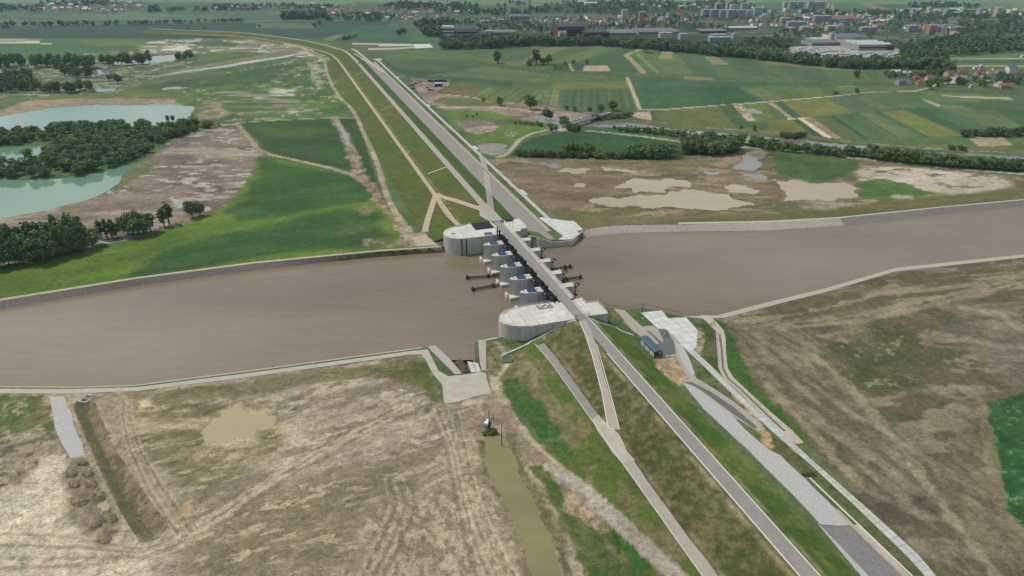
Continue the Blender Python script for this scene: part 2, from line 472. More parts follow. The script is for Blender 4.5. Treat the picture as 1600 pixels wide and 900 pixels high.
class MB:
    """collects boxes, bars, prisms; builds ONE mesh"""
    def __init__(self): self.v = []; self.f = []; self.m = []
    def add(self, vs_, fs, mi=0):
        o = len(self.v)
        self.v += [tuple(map(float, q)) for q in vs_]
        self.f += [tuple(i + o for i in q) for q in fs]
        self.m += [mi] * len(fs)
    def box(self, x0, x1, y0, y1, z0, z1, mi=0):
        v = [(x0, y0, z0), (x1, y0, z0), (x1, y1, z0), (x0, y1, z0), (x0, y0, z1), (x1, y0, z1), (x1, y1, z1), (x0, y1, z1)]
        self.add(v, [(0, 3, 2, 1), (4, 5, 6, 7), (0, 1, 5, 4), (1, 2, 6, 5), (2, 3, 7, 6), (3, 0, 4, 7)], mi)
    def prism(self, pts, z0, z1, mi=0, top=True):
        n = len(pts)
        a = sum(pts[i][0] * pts[(i + 1) % n][1] - pts[(i + 1) % n][0] * pts[i][1] for i in range(n))
        if a < 0: pts = pts[::-1]
        zt = z1 if hasattr(z1, '__len__') else [z1] * n
        zb = z0 if hasattr(z0, '__len__') else [z0] * n
        v = [(p[0], p[1], zb[i]) for i, p in enumerate(pts)] + [(p[0], p[1], zt[i]) for i, p in enumerate(pts)]
        f = [(i, (i + 1) % n, n + (i + 1) % n, n + i) for i in range(n)]
        f.append(tuple(range(n))[::-1]); f.append(tuple(range(n, 2 * n)))
        self.add(v, f, mi)
    def bar(self, p, q, r, n=6, r2=None, mi=0):
        p, q = Vector(p), Vector(q)
        d = (q - p).normalized()
        u = d.orthogonal().normalized(); w = d.cross(u)
        r2 = r if r2 is None else r2
        v = []
        for c, rr in ((p, r), (q, r2)):
            for i in range(n):
                a = 2 * PI * i / n
                v.append(c + (u * math.cos(a) + w * math.sin(a)) * rr)
        f = [(i, (i + 1) % n, n + (i + 1) % n, n + i) for i in range(n)]
        f.append(tuple(range(n))[::-1]); f.append(tuple(range(n, 2 * n)))
        self.add(v, f, mi)
    def build(self, name, mats, parent=None, loc=(0, 0, 0), rz=0.0, smooth=False):
        me = bpy.data.meshes.new(name)
        me.from_pydata(self.v, [], self.f)
        for m in (mats if isinstance(mats, (list, tuple)) else [mats]): me.materials.append(m)
        me.polygons.foreach_set('material_index', self.m)
        if smooth: me.polygons.foreach_set('use_smooth', [True] * len(self.f))
        bm = bmesh.new(); bm.from_mesh(me)
        bmesh.ops.recalc_face_normals(bm, faces=bm.faces)
        bm.to_mesh(me); bm.free()
        return link(name, me, parent, loc, rz)
def fractal(P, it=3, amp=0.18, rnd=random, maxlen=None):
    P = [tuple(p) for p in P]
    for _ in range(it):
        Q = []
        for i in range(len(P)):
            a, b = P[i], P[(i + 1) % len(P)]
            dx, dy = b[0] - a[0], b[1] - a[1]
            o = rnd.uniform(-amp, amp)
            Q += [a, ((a[0] + b[0]) / 2 - dy * o, (a[1] + b[1]) / 2 + dx * o)]
        P = Q
    return P
def dens(P, step, closed=True):
    out = []
    n = len(P)
    for i in range(n if closed else n - 1):
        a, b = P[i], P[(i + 1) % n]
        L = math.dist(a, b); k = max(1, int(L / step))
        for j in range(k):
            q = j / k
            out.append((a[0] + (b[0] - a[0]) * q, a[1] + (b[1] - a[1]) * q))
    if not closed: out.append(P[-1])
    return out
DAMCUT = [-44, -40, -24.5, -19.5, -3.6, 3.6, 17]
def sheet(name, P, material, off=0.06, z=None, thick=0.0, drape=False, kind='structure'):
    """ground cover laid on the plain (or draped over the embankment); P in place coordinates"""
    bm = bmesh.new()
    # drop near-duplicates
    Q = []
    for p in P:
        if not Q or math.dist(p, Q[-1]) > 1e-3: Q.append(p)
    r = delaunay_2d_cdt([Vector(p) for p in Q], [], [list(range(len(Q)))], 1, 1e-4)
    vs_ = [bm.verts.new((v.x, v.y, 0)) for v in r[0]]
    for f in r[2]:
        try: bm.faces.new([vs_[i] for i in f])
        except ValueError: pass
    if drape:
        for tc in DAMCUT:
            c = W(tc, 0)
            bmesh.ops.bisect_plane(bm, geom=bm.verts[:] + bm.edges[:] + bm.faces[:], plane_co=(c[0], c[1], 0), plane_no=(TX[0], TX[1], 0), dist=1e-4)
        for sc in (122, 125, 128, 132, 136, 140, 144):
            c = W(0, sc)
            bmesh.ops.bisect_plane(bm, geom=bm.verts[:] + bm.edges[:] + bm.faces[:], plane_co=(c[0], c[1], 0), plane_no=(AX[0], AX[1], 0), dist=1e-4)
    for v in bm.verts:
        v.co.z = (z if z is not None else (hz(v.co.x, v.co.y) if drape else 3.0)) + off
    bmesh.ops.recalc_face_normals(bm, faces=bm.faces)
    for f in bm.faces:
        if f.normal.z < 0: f.normal_flip()
    me = bpy.data.meshes.new(name); bm.to_mesh(me); bm.free()
    me.materials.append(material)
    return tag(link(name, me), kind=kind)
def pxs(P, z=3.0): return [G(a, b, z) for a, b in P]
def hits(P): return [hit(a, b) for a, b in P]
def strip(P, w):
    """outline of a band of width w (number or list) along a polyline"""
    n = len(P); Lf, Rt = [], []
    for i in range(n):
        a = P[max(i - 1, 0)]; b = P[min(i + 1, n - 1)]
        dx, dy = b[0] - a[0], b[1] - a[1]; L = math.hypot(dx, dy) or 1
        ww = (w[i] if hasattr(w, '__len__') else w) / 2
        Lf.append((P[i][0] - dy / L * ww, P[i][1] + dx / L * ww)); Rt.append((P[i][0] + dy / L * ww, P[i][1] - dx / L * ww))
    return Lf + Rt[::-1]
def stband(s0, s1, t0, t1): return [W(t0, s0), W(t1, s0), W(t1, s1), W(t0, s1)]

# ------------------------------------------------------------------ what grows or lies where (real colours of soil, crop and grass)
LAY = []
def L(P, a, b=None, sc=12, soft=1.0, warp=2.0, thr=(.38, .62), ang=0.0, an=1.0, op=1.0, stripes=None, c=None, csc=6, cthr=(.56, .62), seed=None):
    LAY.append(dict(k='p', P=hits(P), a=a, b=b, sc=sc, soft=soft, warp=warp, thr=thr, ang=ang, an=an, op=op, st=stripes, c=c, csc=csc, cthr=cthr, seed=len(LAY) * 7 + 3 if seed is None else seed))
def T(P, w, a, b=None, soft=0.6, warp=0.8, op=0.9, thr=(.4, .6), sc=6, gap=0.0):
    LAY.append(dict(k='t', P=hits(P), w=w, a=a, b=b, soft=soft, warp=warp, op=op, thr=thr, sc=sc, gap=gap, seed=len(LAY) * 7 + 3))
def dirang(p, q):
    a, b = G(*p), G(*q)
    return math.atan2(b[1] - a[1], b[0] - a[0])
DAMA = math.atan2(AX[1], AX[0])
# --- far plain, left
RIMS = []
L([(-6000, -72), (6000, -72), (6000, 60), (-6000, 60)], (58, 84, 62), (68, 94, 70), sc=60, soft=5, warp=10, an=4)
L([(-6000, -60), (6000, -60), (6000, 9), (1500, 6), (900, 12), (600, 4), (-6000, 6)], (84, 112, 80), (98, 124, 92), sc=90, soft=20, warp=20, an=6)
L([(700, 6), (880, 3), (1000, 8), (1000, 14), (860, 12)], (98, 104, 78), soft=8, warp=4)
L([(-600, 24), (0, 19), (130, 17), (480, 18), (480, 32), (300, 34), (0, 41), (-600, 50)], (60, 86, 64), (80, 104, 76), sc=40, soft=3, warp=6, an=5)
L([(-600, 50), (0, 42), (250, 37), (480, 34), (620, 31), (600, 44), (500, 60), (200, 60), (-600, 64)], (44, 68, 54), (52, 76, 60), sc=60, soft=3, warp=5, an=5)
L([(400, 2), (560, 3), (520, 9), (400, 9)], (92, 118, 88), soft=6, warp=5)
L([(1270, 4), (1330, 4), (1370, 8), (1392, 16), (1370, 17), (1350, 9)], (118, 104, 86), soft=5, warp=4)
L([(1180, 4), (1340, 4), (1362, 14), (1280, 20), (1180, 12)], (66, 100, 70), soft=6, warp=3)
L([(1430, 4), (1600, 0), (2000, -5), (2000, 12), (1600, 18), (1540, 12)], (98, 120, 86), (78, 104, 76), sc=30, soft=4, warp=5, an=5)
L([(400, 36), (490, 35), (490, 44), (400, 44)], (82, 96, 68), soft=3)
L([(505, 60), (530, 54), (560, 53), (540, 64), (505, 64)], (102, 104, 70), soft=3)
L([(560, 42), (720, 42), (720, 66), (660, 68), (560, 66), (520, 64)], (50, 80, 62), (60, 88, 64), sc=30, soft=3)
L([(637, 52), (670, 51), (690, 60), (676, 65), (640, 65)], (66, 98, 50), soft=2)
L([(-900, 66), (0, 60), (130, 60), (220, 61), (260, 64), (232, 72), (200, 76), (150, 82), (60, 92), (-900, 110)], (56, 90, 52), (64, 98, 54), sc=30, soft=2, warp=3)
L([(110, 62), (180, 61), (222, 64), (205, 72), (150, 72)], (86, 104, 48), soft=10, warp=10, op=.8)
L([(-300, 62), (0, 60), (65, 61), (60, 66), (-300, 72)], (110, 112, 84), (140, 138, 116), sc=10, soft=3, warp=3, an=5)
L([(-10, 66), (62, 65.2), (62, 67), (-10, 68.4)], (190, 186, 166), soft=1)
L([(63, 67.6), (81, 67.6), (81, 69.6), (66, 69.6)], (190, 186, 166), soft=1)
L([(-900, 112), (0, 96), (60, 92), (150, 82), (210, 80), (300, 84), (300, 108), (250, 118), (150, 160), (40, 152), (-900, 200)], (66, 84, 52), (84, 98, 62), sc=14, soft=3, warp=5, c=(128, 126, 110), csc=10)
L([(208, 70), (250, 63), (300, 60), (400, 60), (440, 62), (500, 76), (520, 92), (490, 96), (440, 84), (380, 80), (300, 84), (230, 84)], (126, 124, 104), (92, 102, 68), sc=18, soft=4, warp=8, an=3, c=(176, 168, 150), csc=9, thr=(.42, .55))
L([(290, 66), (340, 63), (375, 67), (365, 73), (310, 71)], (62, 88, 62), soft=3, warp=3)
L([(250, 72), (290, 71), (300, 76), (285, 80), (250, 79), (255, 76), (283, 75)], (178, 170, 152), soft=2, warp=3)
L([(240, 118), (300, 104), (380, 90), (450, 78), (470, 82), (440, 86), (300, 114)], (96, 104, 58), (112, 112, 76), sc=12, soft=3, warp=3)
L([(40, 152), (150, 154), (280, 144), (330, 118), (460, 92), (500, 96), (522, 118), (548, 184), (345, 190), (300, 162), (150, 160), (40, 166)], (60, 88, 42), (78, 104, 46), sc=22, soft=2, warp=5, c=(138, 130, 108), csc=9, cthr=(.62, .68))
L([(200, 140), (330, 118), (400, 108), (440, 100), (460, 104), (420, 128), (300, 138)], (48, 76, 46), soft=4, warp=5, op=.7)
L([(330, 136), (470, 140), (470, 178), (340, 178)], (66, 92, 42), (126, 122, 100), sc=8, soft=8, warp=8, an=6, thr=(.5, .62), op=.9)
L([(420, 138), (462, 138), (460, 150), (425, 150)], (170, 168, 158), (96, 106, 70), sc=5, soft=4, warp=6, an=5)
L([(400, 152), (430, 155), (420, 162), (395, 160)], (160, 158, 148), (96, 106, 70), sc=5, soft=4, warp=6, an=5)
L([(450, 170), (468, 172), (467, 180), (452, 178)], (165, 164, 156), (96, 106, 70), sc=5, soft=3, warp=3)
L([(480, 98), (510, 100), (508, 108), (500, 140), (488, 130), (484, 110)], (150, 146, 130), (84, 98, 60), sc=7, soft=4, warp=6)
L([(45, 152), (150, 146), (260, 146), (300, 150), (300, 162), (150, 158), (60, 158)], (78, 100, 42), (92, 108, 52), sc=10, soft=2, warp=2)
L([(-300, 190), (0, 172), (40, 158), (110, 154), (275, 154), (276, 162), (306, 166), (298, 182), (290, 190), (300, 178), (270, 164), (150, 164), (80, 170), (0, 188), (-300, 220)], (120, 112, 88), (138, 126, 104), sc=8, soft=2, warp=3)
L([(305, 176), (320, 160), (345, 163), (355, 175), (345, 185), (310, 190)], (138, 126, 106), (100, 100, 70), sc=8, soft=4, warp=5)
# island of the lakes
L([(-400, 205), (0, 200), (240, 192), (300, 188), (345, 188), (342, 200), (310, 205), (270, 215), (225, 245), (215, 256), (150, 270), (66, 282), (-400, 290)], (58, 84, 36), (76, 98, 48), sc=10, soft=3, warp=3)
# bare soil between lakes and meadow
L([(-900, 560), (-400, 400), (0, 343), (60, 331), (105, 321), (153, 307), (181, 292), (188, 276), (222, 252), (250, 238), (270, 216), (310, 203), (350, 192), (372, 193), (406, 232), (412, 245), (396, 270), (372, 300), (352, 322), (320, 338), (290, 352), (200, 375), (100, 395), (0, 415), (-400, 480)],
  (118, 108, 93), (92, 86, 76), sc=16, soft=2, warp=3, an=3, c=(152, 146, 136), csc=5, cthr=(.60, .66))
L([(-400, 420), (0, 345), (60, 333), (105, 323), (153, 309), (200, 300), (290, 300), (290, 340), (200, 360), (100, 385), (0, 410), (-400, 470)], (142, 128, 108), (108, 98, 82), sc=9, soft=9, warp=8, an=4, op=.85)
L([(181, 292), (190, 275), (222, 255), (240, 262), (232, 272), (210, 280), (196, 292), (180, 302)], (92, 98, 56), soft=3, warp=3, op=.85)
L([(268, 308), (292, 314), (292, 322), (280, 325), (270, 318)], (150, 150, 146), soft=2, warp=2)
L([(345, 285), (385, 282), (388, 290), (350, 296)], (150, 146, 138), (120, 112, 98), sc=4, soft=2, warp=3, an=3)
L([(270, 232), (300, 226), (400, 236), (405, 250), (330, 245), (280, 244)], (150, 138, 118), (110, 102, 88), sc=6, soft=4, warp=5, an=5, op=.8)
# big meadow left of the dam
MA = dirang((0, 460), (600, 385))
L([(-900, 640), (-400, 470), (0, 418), (100, 400), (200, 376), (250, 362), (320, 339), (352, 322), (372, 300), (396, 270), (408, 246), (470, 256), (550, 276), (585, 300), (612, 340), (640, 372), (690, 386), (560, 396), (400, 414), (212, 440), (0, 474), (-900, 660)],
  (72, 100, 26), (86, 110, 32), sc=14, soft=1.5, warp=3, ang=MA, an=4)
L([(407, 247), (470, 257), (550, 278), (590, 300), (585, 312), (520, 322), (440, 340), (372, 345), (360, 330), (385, 300)], (44, 78, 32), (52, 86, 34), sc=14, soft=4, warp=8, ang=MA, an=3)
L([(210, 432), (240, 405), (330, 372), (440, 348), (540, 326), (590, 335), (612, 372), (560, 388), (400, 405), (260, 424)], (42, 76, 33), (52, 84, 36), sc=14, soft=5, warp=9, ang=MA, an=3)
L([(505, 368), (560, 352), (585, 350), (580, 362), (540, 372)], (80, 92, 46), soft=6, warp=6, op=.8)
L([(560, 325), (575, 318), (585, 330), (575, 338)], (120, 108, 86), soft=3, warp=4, op=.8)
L([(-300, 500), (0, 444), (120, 418), (230, 392), (280, 372), (300, 376), (230, 402), (110, 432), (0, 458)], (66, 92, 28), (80, 92, 44), sc=10, soft=5, warp=7, ang=MA, an=4, op=.7)
L([(570, 375), (590, 370), (612, 372), (640, 384), (600, 388), (565, 384)], (128, 120, 98), (84, 92, 56), sc=5, soft=2, warp=3)
# upper triangle fields
L([(375, 190), (520, 184), (535, 195), (553, 262), (540, 268), (470, 250), (420, 240), (395, 210)], (40, 70, 34), (48, 78, 34), sc=16, soft=1.2, warp=1.5, an=3)
L([(390, 200), (500, 198), (520, 206), (480, 216), (410, 214)], (64, 90, 32), soft=9, warp=6, op=.85)
L([(522, 184), (550, 184), (566, 205), (578, 250), (590, 285), (580, 285), (560, 262), (545, 225)], (38, 70, 34), (46, 76, 34), sc=14, soft=1, warp=1)
# dirt tracks at the toe of the dam
T([(370, 193), (384, 210), (403, 233), (425, 242), (470, 252), (520, 263), (550, 273), (575, 290)], 4.2, (158, 144, 122), (138, 126, 106))
T([(366, 192), (450, 187), (520, 184), (552, 184)], 3.2, (140, 134, 108), warp=.5)
T([(520, 184), (532, 202), (546, 228), (556, 255), (562, 270), (578, 290), (594, 312), (612, 335), (626, 355), (638, 372)], 9, (146, 130, 110), (104, 96, 76), warp=4, sc=4, soft=1.5)
T([(528, 192), (540, 212), (546, 228)], 3.5, (140, 140, 134), warp=1)
T([(592, 285), (602, 305), (612, 325)], 6, (84, 88, 62), warp=2)
T([(487, 84), (500, 90), (508, 97), (510, 112), (520, 135), (530, 152), (548, 168), (560, 188), (570, 212), (580, 232), (592, 262), (600, 292), (610, 318), (622, 338), (640, 362), (648, 378)], 4.0, (160, 148, 126), (136, 126, 104), warp=1)
L([(628, 368), (664, 362), (668, 372), (688, 385), (642, 385)], (142, 134, 118), (128, 120, 104), soft=1, warp=1)
T([(180 / 4 + 400, 68), (470, 74), (487, 79), (490, 84)], 5, (160, 152, 134), warp=2)
T([(2 * 5 + 400, 105), (430, 101), (480, 96)], 2.5, (110, 116, 72))
L([(478, 78), (500, 74), (506, 80), (504, 90), (488, 86)], (112, 112, 102), soft=2, warp=2)
# --- right of the dam, far fields
L([(575, 74), (690, 71), (1000, 74), (1200, 92), (1440, 104), (1700, 112), (2600, 130), (2600, 330), (1600, 245), (1150, 192), (900, 182), (700, 160), (640, 120)], (66, 86, 50), (76, 96, 58), sc=20, soft=3, warp=4, an=2)
A1_ = dirang((700, 95), (880, 71))
L([(690, 76), (760, 72), (830, 72), (740, 96), (700, 90)], (60, 88, 50), (68, 96, 54), soft=1, warp=.5, sc=10, stripes=(A1_, 14, .12))
L([(740, 97), (830, 72), (972, 73), (900, 97), (850, 98), (800, 102)], (92, 100, 66), (84, 96, 60), soft=1, warp=.5, sc=10, stripes=(A1_, 18, .14))
L([(850, 99), (905, 96), (975, 75), (1000, 77), (978, 86), (1000, 112), (970, 112), (872, 101)], (54, 84, 52), (62, 90, 56), soft=1, warp=.5)
L([(598, 80), (690, 77), (760, 92), (700, 94), (610, 92)], (72, 94, 52), (80, 100, 58), soft=2, warp=1)
L([(596, 94), (700, 92), (760, 100), (865, 112), (862, 126), (800, 134), (735, 128), (690, 126), (640, 122), (615, 110)], (50, 78, 50), (56, 84, 54), soft=1.5, warp=1.2, sc=30, stripes=(dirang((600, 105), (860, 118)), 20, .06))
L([(676, 142), (724, 129), (758, 136), (738, 150), (700, 148)], (88, 88, 52), (96, 92, 56), soft=1, warp=.6)
L([(738, 151), (760, 137), (850, 140), (842, 164), (790, 160)], (78, 96, 52), (88, 100, 56), soft=1, warp=.6, stripes=(dirang((745, 150), (765, 138)), 10, .14))
L([(855, 139), (868, 129), (985, 127), (986, 137)], (104, 102, 58), (98, 98, 56), soft=.8, warp=.4)
L([(846, 164), (853, 140), (876, 140), (873, 166)], (106, 112, 76), (88, 100, 66), soft=.6, warp=.2, stripes=(dirang((850, 164), (858, 140)), 5, .22))
L([(873, 166), (877, 140), (988, 138), (998, 170), (940, 172)], (64, 88, 52), (70, 92, 56), soft=.6, warp=.3, stripes=(dirang((930, 170), (930, 140)), 9, .12))
L([(800, 128), (865, 120), (985, 127), (870, 128), (852, 140), (800, 137)], (74, 94, 56), soft=1, warp=.5)
A2_ = dirang((1100, 92), (1200, 125))
L([(1000, 76), (1050, 80), (1180, 93), (1300, 104), (1420, 112), (1440, 134), (1300, 131), (1190, 129), (1100, 122), (1006, 114), (984, 92)], (62, 88, 52), (70, 94, 56), sc=10, soft=1, warp=1, stripes=(A2_, 22, .10))
L([(1060, 84), (1110, 90), (1190, 124), (1150, 124), (1080, 108)], (82, 100, 66), (74, 94, 60), soft=2, warp=1, stripes=(A2_, 9, .10))
L([(1180, 96), (1270, 102), (1300, 128), (1230, 126)], (78, 96, 60), soft=3, warp=2, stripes=(A2_, 14, .1))
L([(1028, 92), (1036, 79), (1051, 79), (1051, 93)], (146, 124, 94), soft=.8, warp=.6)
L([(1115, 101), (1100, 88), (1121, 88), (1139, 101)], (140, 122, 92), soft=.8, warp=.6)
L([(1186, 95), (1250, 98), (1345, 106), (1340, 110), (1300, 110), (1200, 100)], (128, 118, 84), soft=1.5, warp=1.5)
L([(911, 110.5), (914, 102), (949, 102), (954, 111)], (158, 138, 116), soft=.5, warp=.3)
L([(865, 101.5), (891, 101.5), (893, 109), (865, 109)], (48, 76, 58), soft=.5, warp=.2, stripes=(dirang((880, 109), (880, 101)), 8, .25))
L([(895, 101.5), (910, 101.5), (909, 110), (898, 110)], (48, 76, 58), soft=.5, warp=.2)
T([(890, 100), (892, 106), (896, 111)], 3, (160, 150, 124), warp=.3)
L([(1069, 119), (1110, 121.5), (1119, 127), (1068, 124.5)], (118, 112, 72), soft=.8, warp=.6)
T([(1003, 76), (988, 82), (978, 86), (990, 97), (1006, 114)], 9, (150, 136, 106), (134, 124, 96), warp=.8)
T([(996, 84), (1008, 96), (1028, 114)], 6, (136, 130, 96), warp=.8)
T([(640, 84), (700, 91), (800, 105), (900, 113), (1000, 121), (1100, 127), (1300, 134), (1600, 147), (2000, 162)], 12, (74, 86, 48), (62, 76, 44), warp=1)
T([(700, 93), (800, 107), (900, 115), (1000, 123), (1100, 129)], 3, (52, 66, 38), warp=1, op=.7)
L([(985, 122), (1110, 128), (1300, 131), (1300, 150), (1195, 158), (1100, 168), (1003, 170)], (50, 84, 50), (56, 90, 54), soft=1, warp=.6, sc=18)
L([(1080, 136.5), (1152, 136), (1190, 158), (1105, 167)], (40, 78, 44), (44, 82, 48), soft=.8, warp=.4)
L([(1152, 136), (1200, 134), (1440, 134), (1470, 138), (1300, 150), (1195, 158)], (80, 94, 52), (74, 96, 50), sc=12, soft=.8, warp=.5, stripes=(dirang((1220, 155), (1200, 136)), 10, .1))
L([(1308, 134), (1335, 133), (1350, 142), (1320, 142)], (128, 120, 78), (92, 102, 56), sc=6, soft=1, warp=1)
T([(1003, 172), (1040, 171), (1100, 166.5), (1200, 159), (1300, 150.5), (1360, 144), (1430, 142), (1450, 138), (1462, 133), (1485, 122), (1500, 117)], 4.0, (168, 160, 140), warp=.5)
T([(980, 121), (986, 136), (1000, 171)], 4.5, (160, 150, 118), warp=.8)
L([(1022, 176), (1033, 173), (1122, 165.5), (1151, 200), (1100, 198), (1030, 187)], (92, 98, 54), (86, 92, 52), soft=.8, warp=.6, sc=14)
L([(1123, 165), (1146, 163), (1182, 190), (1178, 201), (1153, 200)], (58, 84, 46), soft=1, warp=1)
L([(1146, 163.5), (1200, 161), (1208, 185), (1178, 191)], (94, 110, 52), (84, 100, 52), sc=8, soft=1, warp=1)
L([(1145, 164), (1160, 163.5), (1180, 188), (1169, 191)], (166, 150, 124), (96, 104, 60), sc=4, soft=1, warp=2, thr=(.5, .65))
L([(978, 186), (982, 176.5), (1015, 174), (1019, 188)], (160, 142, 122), soft=.6, warp=.4)
L([(1200, 161), (1211, 160), (1240, 184.5), (1234, 186)], (140, 128, 104), soft=.5, warp=.3)
L([(1208, 160), (1222, 158), (1253, 183.5), (1240, 185)], (52, 84, 50), soft=.5, warp=.3)
L([(1222, 158), (1290, 153), (1331, 176), (1255, 183.5)], (108, 108, 58), (98, 102, 54), soft=.5, warp=.3, sc=10, stripes=(dirang((1255, 183), (1222, 158)), 8, .05))
A3_ = dirang((1331, 176), (1290, 153))
L([(1290, 153), (1366, 149), (1426, 169), (1331, 176)], (74, 92, 62), (80, 96, 66), soft=.5, warp=.3, stripes=(A3_, 7, .08))
L([(1366, 149), (1400, 148), (1450, 166), (1426, 169)], (76, 100, 66), soft=1, warp=.4)
L([(1200, 188), (1236, 186), (1272, 213), (1240, 210), (1200, 205)], (98, 102, 52), (88, 94, 50), soft=.6, warp=.4)
L([(1240, 186), (1247, 185.5), (1284, 213), (1271, 213)], (44, 78, 42), soft=.4, warp=.2)
L([(1247, 185.5), (1255, 185), (1302, 216), (1288, 214)], (188, 176, 154), soft=.4, warp=.2)
L([(1255, 184.5), (1269, 184), (1316, 217), (1301, 216)], (138, 116, 94), soft=.4, warp=.3, stripes=(dirang((1300, 216), (1255, 184)), 4, .15))
T([(1232, 186), (1266, 183.5)], 3, (190, 180, 156), warp=.2)
L([(1269, 184), (1295, 181.5), (1351, 218), (1316, 217)], (84, 94, 54), (76, 92, 50), soft=.4, warp=.3)
L([(1295, 181.5), (1304, 180.5), (1359, 217), (1350, 218)], (48, 80, 52), soft=.4, warp=.2)
L([(1304, 180.5), (1375, 174), (1452, 215), (1359, 217)], (72, 92, 60), (78, 98, 62), soft=.4, warp=.3, sc=8, stripes=(dirang((1400, 215), (1340, 177)), 7, .14))
L([(1375, 174), (1412, 171), (1507, 212), (1452, 215)], (104, 108, 56), (94, 104, 54), soft=.5, warp=.3, sc=9)
L([(1412, 171), (1440, 168), (1512, 200), (1507, 211)], (48, 80, 48), (54, 84, 52), soft=.5, warp=.3)
L([(1440, 168), (1466, 165), (1562, 203), (1512, 203)], (68, 96, 64), soft=.5, warp=.3)
L([(1466, 165), (1502, 165), (1610, 200), (1610, 207), (1562, 205)], (96, 108, 74), (90, 106, 72), soft=.5, warp=.4, stripes=(dirang((1570, 200), (1480, 166)), 9, .05))
L([(1502, 165), (1700, 172), (1700, 205), (1610, 200), (1540, 178)], (58, 84, 52), (66, 92, 56), soft=.8, warp=.6)
L([(1440, 142), (1600, 148), (2200, 170), (2200, 200), (1700, 176), (1502, 165), (1440, 158)], (60, 88, 52), (70, 96, 58), soft=.8, warp=1, sc=16, an=3)
L([(1466, 149), (1576, 152), (1585, 156), (1502, 152.5)], (176, 166, 140), soft=.6, warp=.5)
L([(1438, 155), (1446, 155), (1472, 165), (1464, 166)], (150, 140, 112), soft=.6, warp=.5)
L([(1340, 219), (1510, 213), (1532, 231), (1345, 229)], (66, 96, 48), (72, 100, 52), soft=.8, warp=.6)
L([(1512, 215), (1566, 213), (1594, 236), (1532, 231)], (146, 138, 108), (138, 130, 104), soft=.6, warp=.5)
L([(1567, 213), (1640, 212), (1660, 238), (1594, 236)], (74, 104, 52), soft=.8)
L([(1480, 82), (1600, 76), (2000, 70), (2000, 120), (1600, 106), (1480, 104)], (70, 98, 56), (78, 104, 60), soft=1.5, warp=1.5, sc=14, an=5)
for q in ((90, 91.4), (102, 103.5)):
    L([(1480, q[0]), (1620, q[0] + 1), (1620, q[1] + 1.2), (1480, q[1])], (150, 148, 108), soft=.8, warp=.5)
L([(1482, 95), (1640, 94), (1640, 98), (1482, 98)], (52, 84, 52), soft=.8, warp=.5)
_r = random.Random(3)
def strips(A, B, C, D, n, cols, op=.55):
    """narrow parallel plots between edge A-B and edge D-C"""
    q = 0.0
    while q < 1:
        w_ = _r.uniform(.5, 1.6) / n; q2 = min(1, q + w_)
        f = lambda P_, Q_, k: (P_[0] + (Q_[0] - P_[0]) * k, P_[1] + (Q_[1] - P_[1]) * k)
        L([f(A, B, q), f(A, B, q2), f(D, C, q2), f(D, C, q)], _r.choice(cols), None, soft=.5, warp=.2, op=op)
        q = q2
GC = [(58, 88, 50), (70, 98, 56), (88, 108, 62), (96, 108, 66), (76, 94, 54), (104, 112, 70), (52, 82, 52), (82, 104, 54)]
strips((690, 89), (600, 93), (620, 108), (862, 118), 5, GC, .35)
strips((985, 80), (1420, 110), (1440, 133), (1010, 114), 16, GC, .5)
strips((735, 74), (965, 75), (900, 96), (735, 95), 7, GC, .45)
strips((1152, 137), (1430, 136), (1400, 143), (1195, 157), 9, GC, .45)
strips((1290, 153), (1400, 149), (1450, 166), (1331, 175), 5, GC, .4)
strips((1304, 181), (1375, 174), (1452, 214), (1359, 217), 7, GC, .5)
strips((1440, 168), (1600, 172), (1640, 204), (1512, 202), 6, GC, .45)
strips((640, 122), (770, 102), (862, 114), (850, 134), 5, GC, .4)
strips((1000, 123), (1150, 129), (1195, 157), (1003, 169), 4, [(50, 84, 50), (44, 80, 48), (58, 90, 54)], .5)
strips((1440, 143), (1620, 150), (1620, 164), (1440, 156), 3, GC, .4)
# construction yard, banks of the side channel
L([(640, 120), (665, 124), (700, 124), (705, 132), (680, 143), (700, 148), (735, 152), (790, 160), (850, 165), (925, 180), (932, 190), (860, 192), (800, 186), (700, 172), (665, 160), (650, 140)], (138, 124, 108), (108, 98, 84), sc=8, soft=1, warp=3, an=2)
L([(690, 152), (760, 156), (800, 162), (760, 166), (700, 166), (678, 158)], (84, 94, 54), soft=2, warp=3)
T([(700, 148), (740, 152), (765, 160), (800, 161)], 3, (160, 150, 128))
T([(690, 168), (760, 167), (800, 170), (860, 177)], 8, (166, 148, 128), (150, 132, 112), warp=2)
T([(690, 170), (760, 173), (810, 181), (860, 192)], 2.5, (120, 104, 88))
L([(693, 172), (745, 172), (822, 185), (740, 187), (700, 186)], (78, 104, 38), (88, 110, 46), sc=6, soft=1.5, warp=2)
L([(700, 187), (762, 188), (780, 196), (760, 206), (740, 205), (715, 196)], (108, 96, 82), (120, 112, 98), sc=5, soft=1.5, warp=3)
L([(715, 198), (745, 206), (785, 193), (850, 192), (856, 203), (820, 215), (792, 240), (790, 246), (765, 244), (738, 222)], (88, 110, 40), (76, 98, 40), sc=6, soft=1.5, warp=3)
L([(722, 200), (745, 198), (778, 196), (770, 206), (745, 210), (733, 208)], (140, 134, 124), (120, 112, 98), sc=5, soft=1, warp=3)
L([(745, 226), (770, 224), (790, 226), (786, 240), (765, 244), (752, 238)], (134, 130, 122), soft=1.2, warp=3)
L([(788, 206), (806, 208), (803, 214), (790, 213)], (138, 134, 124), (90, 108, 50), sc=3, soft=1, warp=3)
L([(855, 198), (884, 194), (895, 204), (862, 206)], (150, 142, 126), soft=1, warp=1)
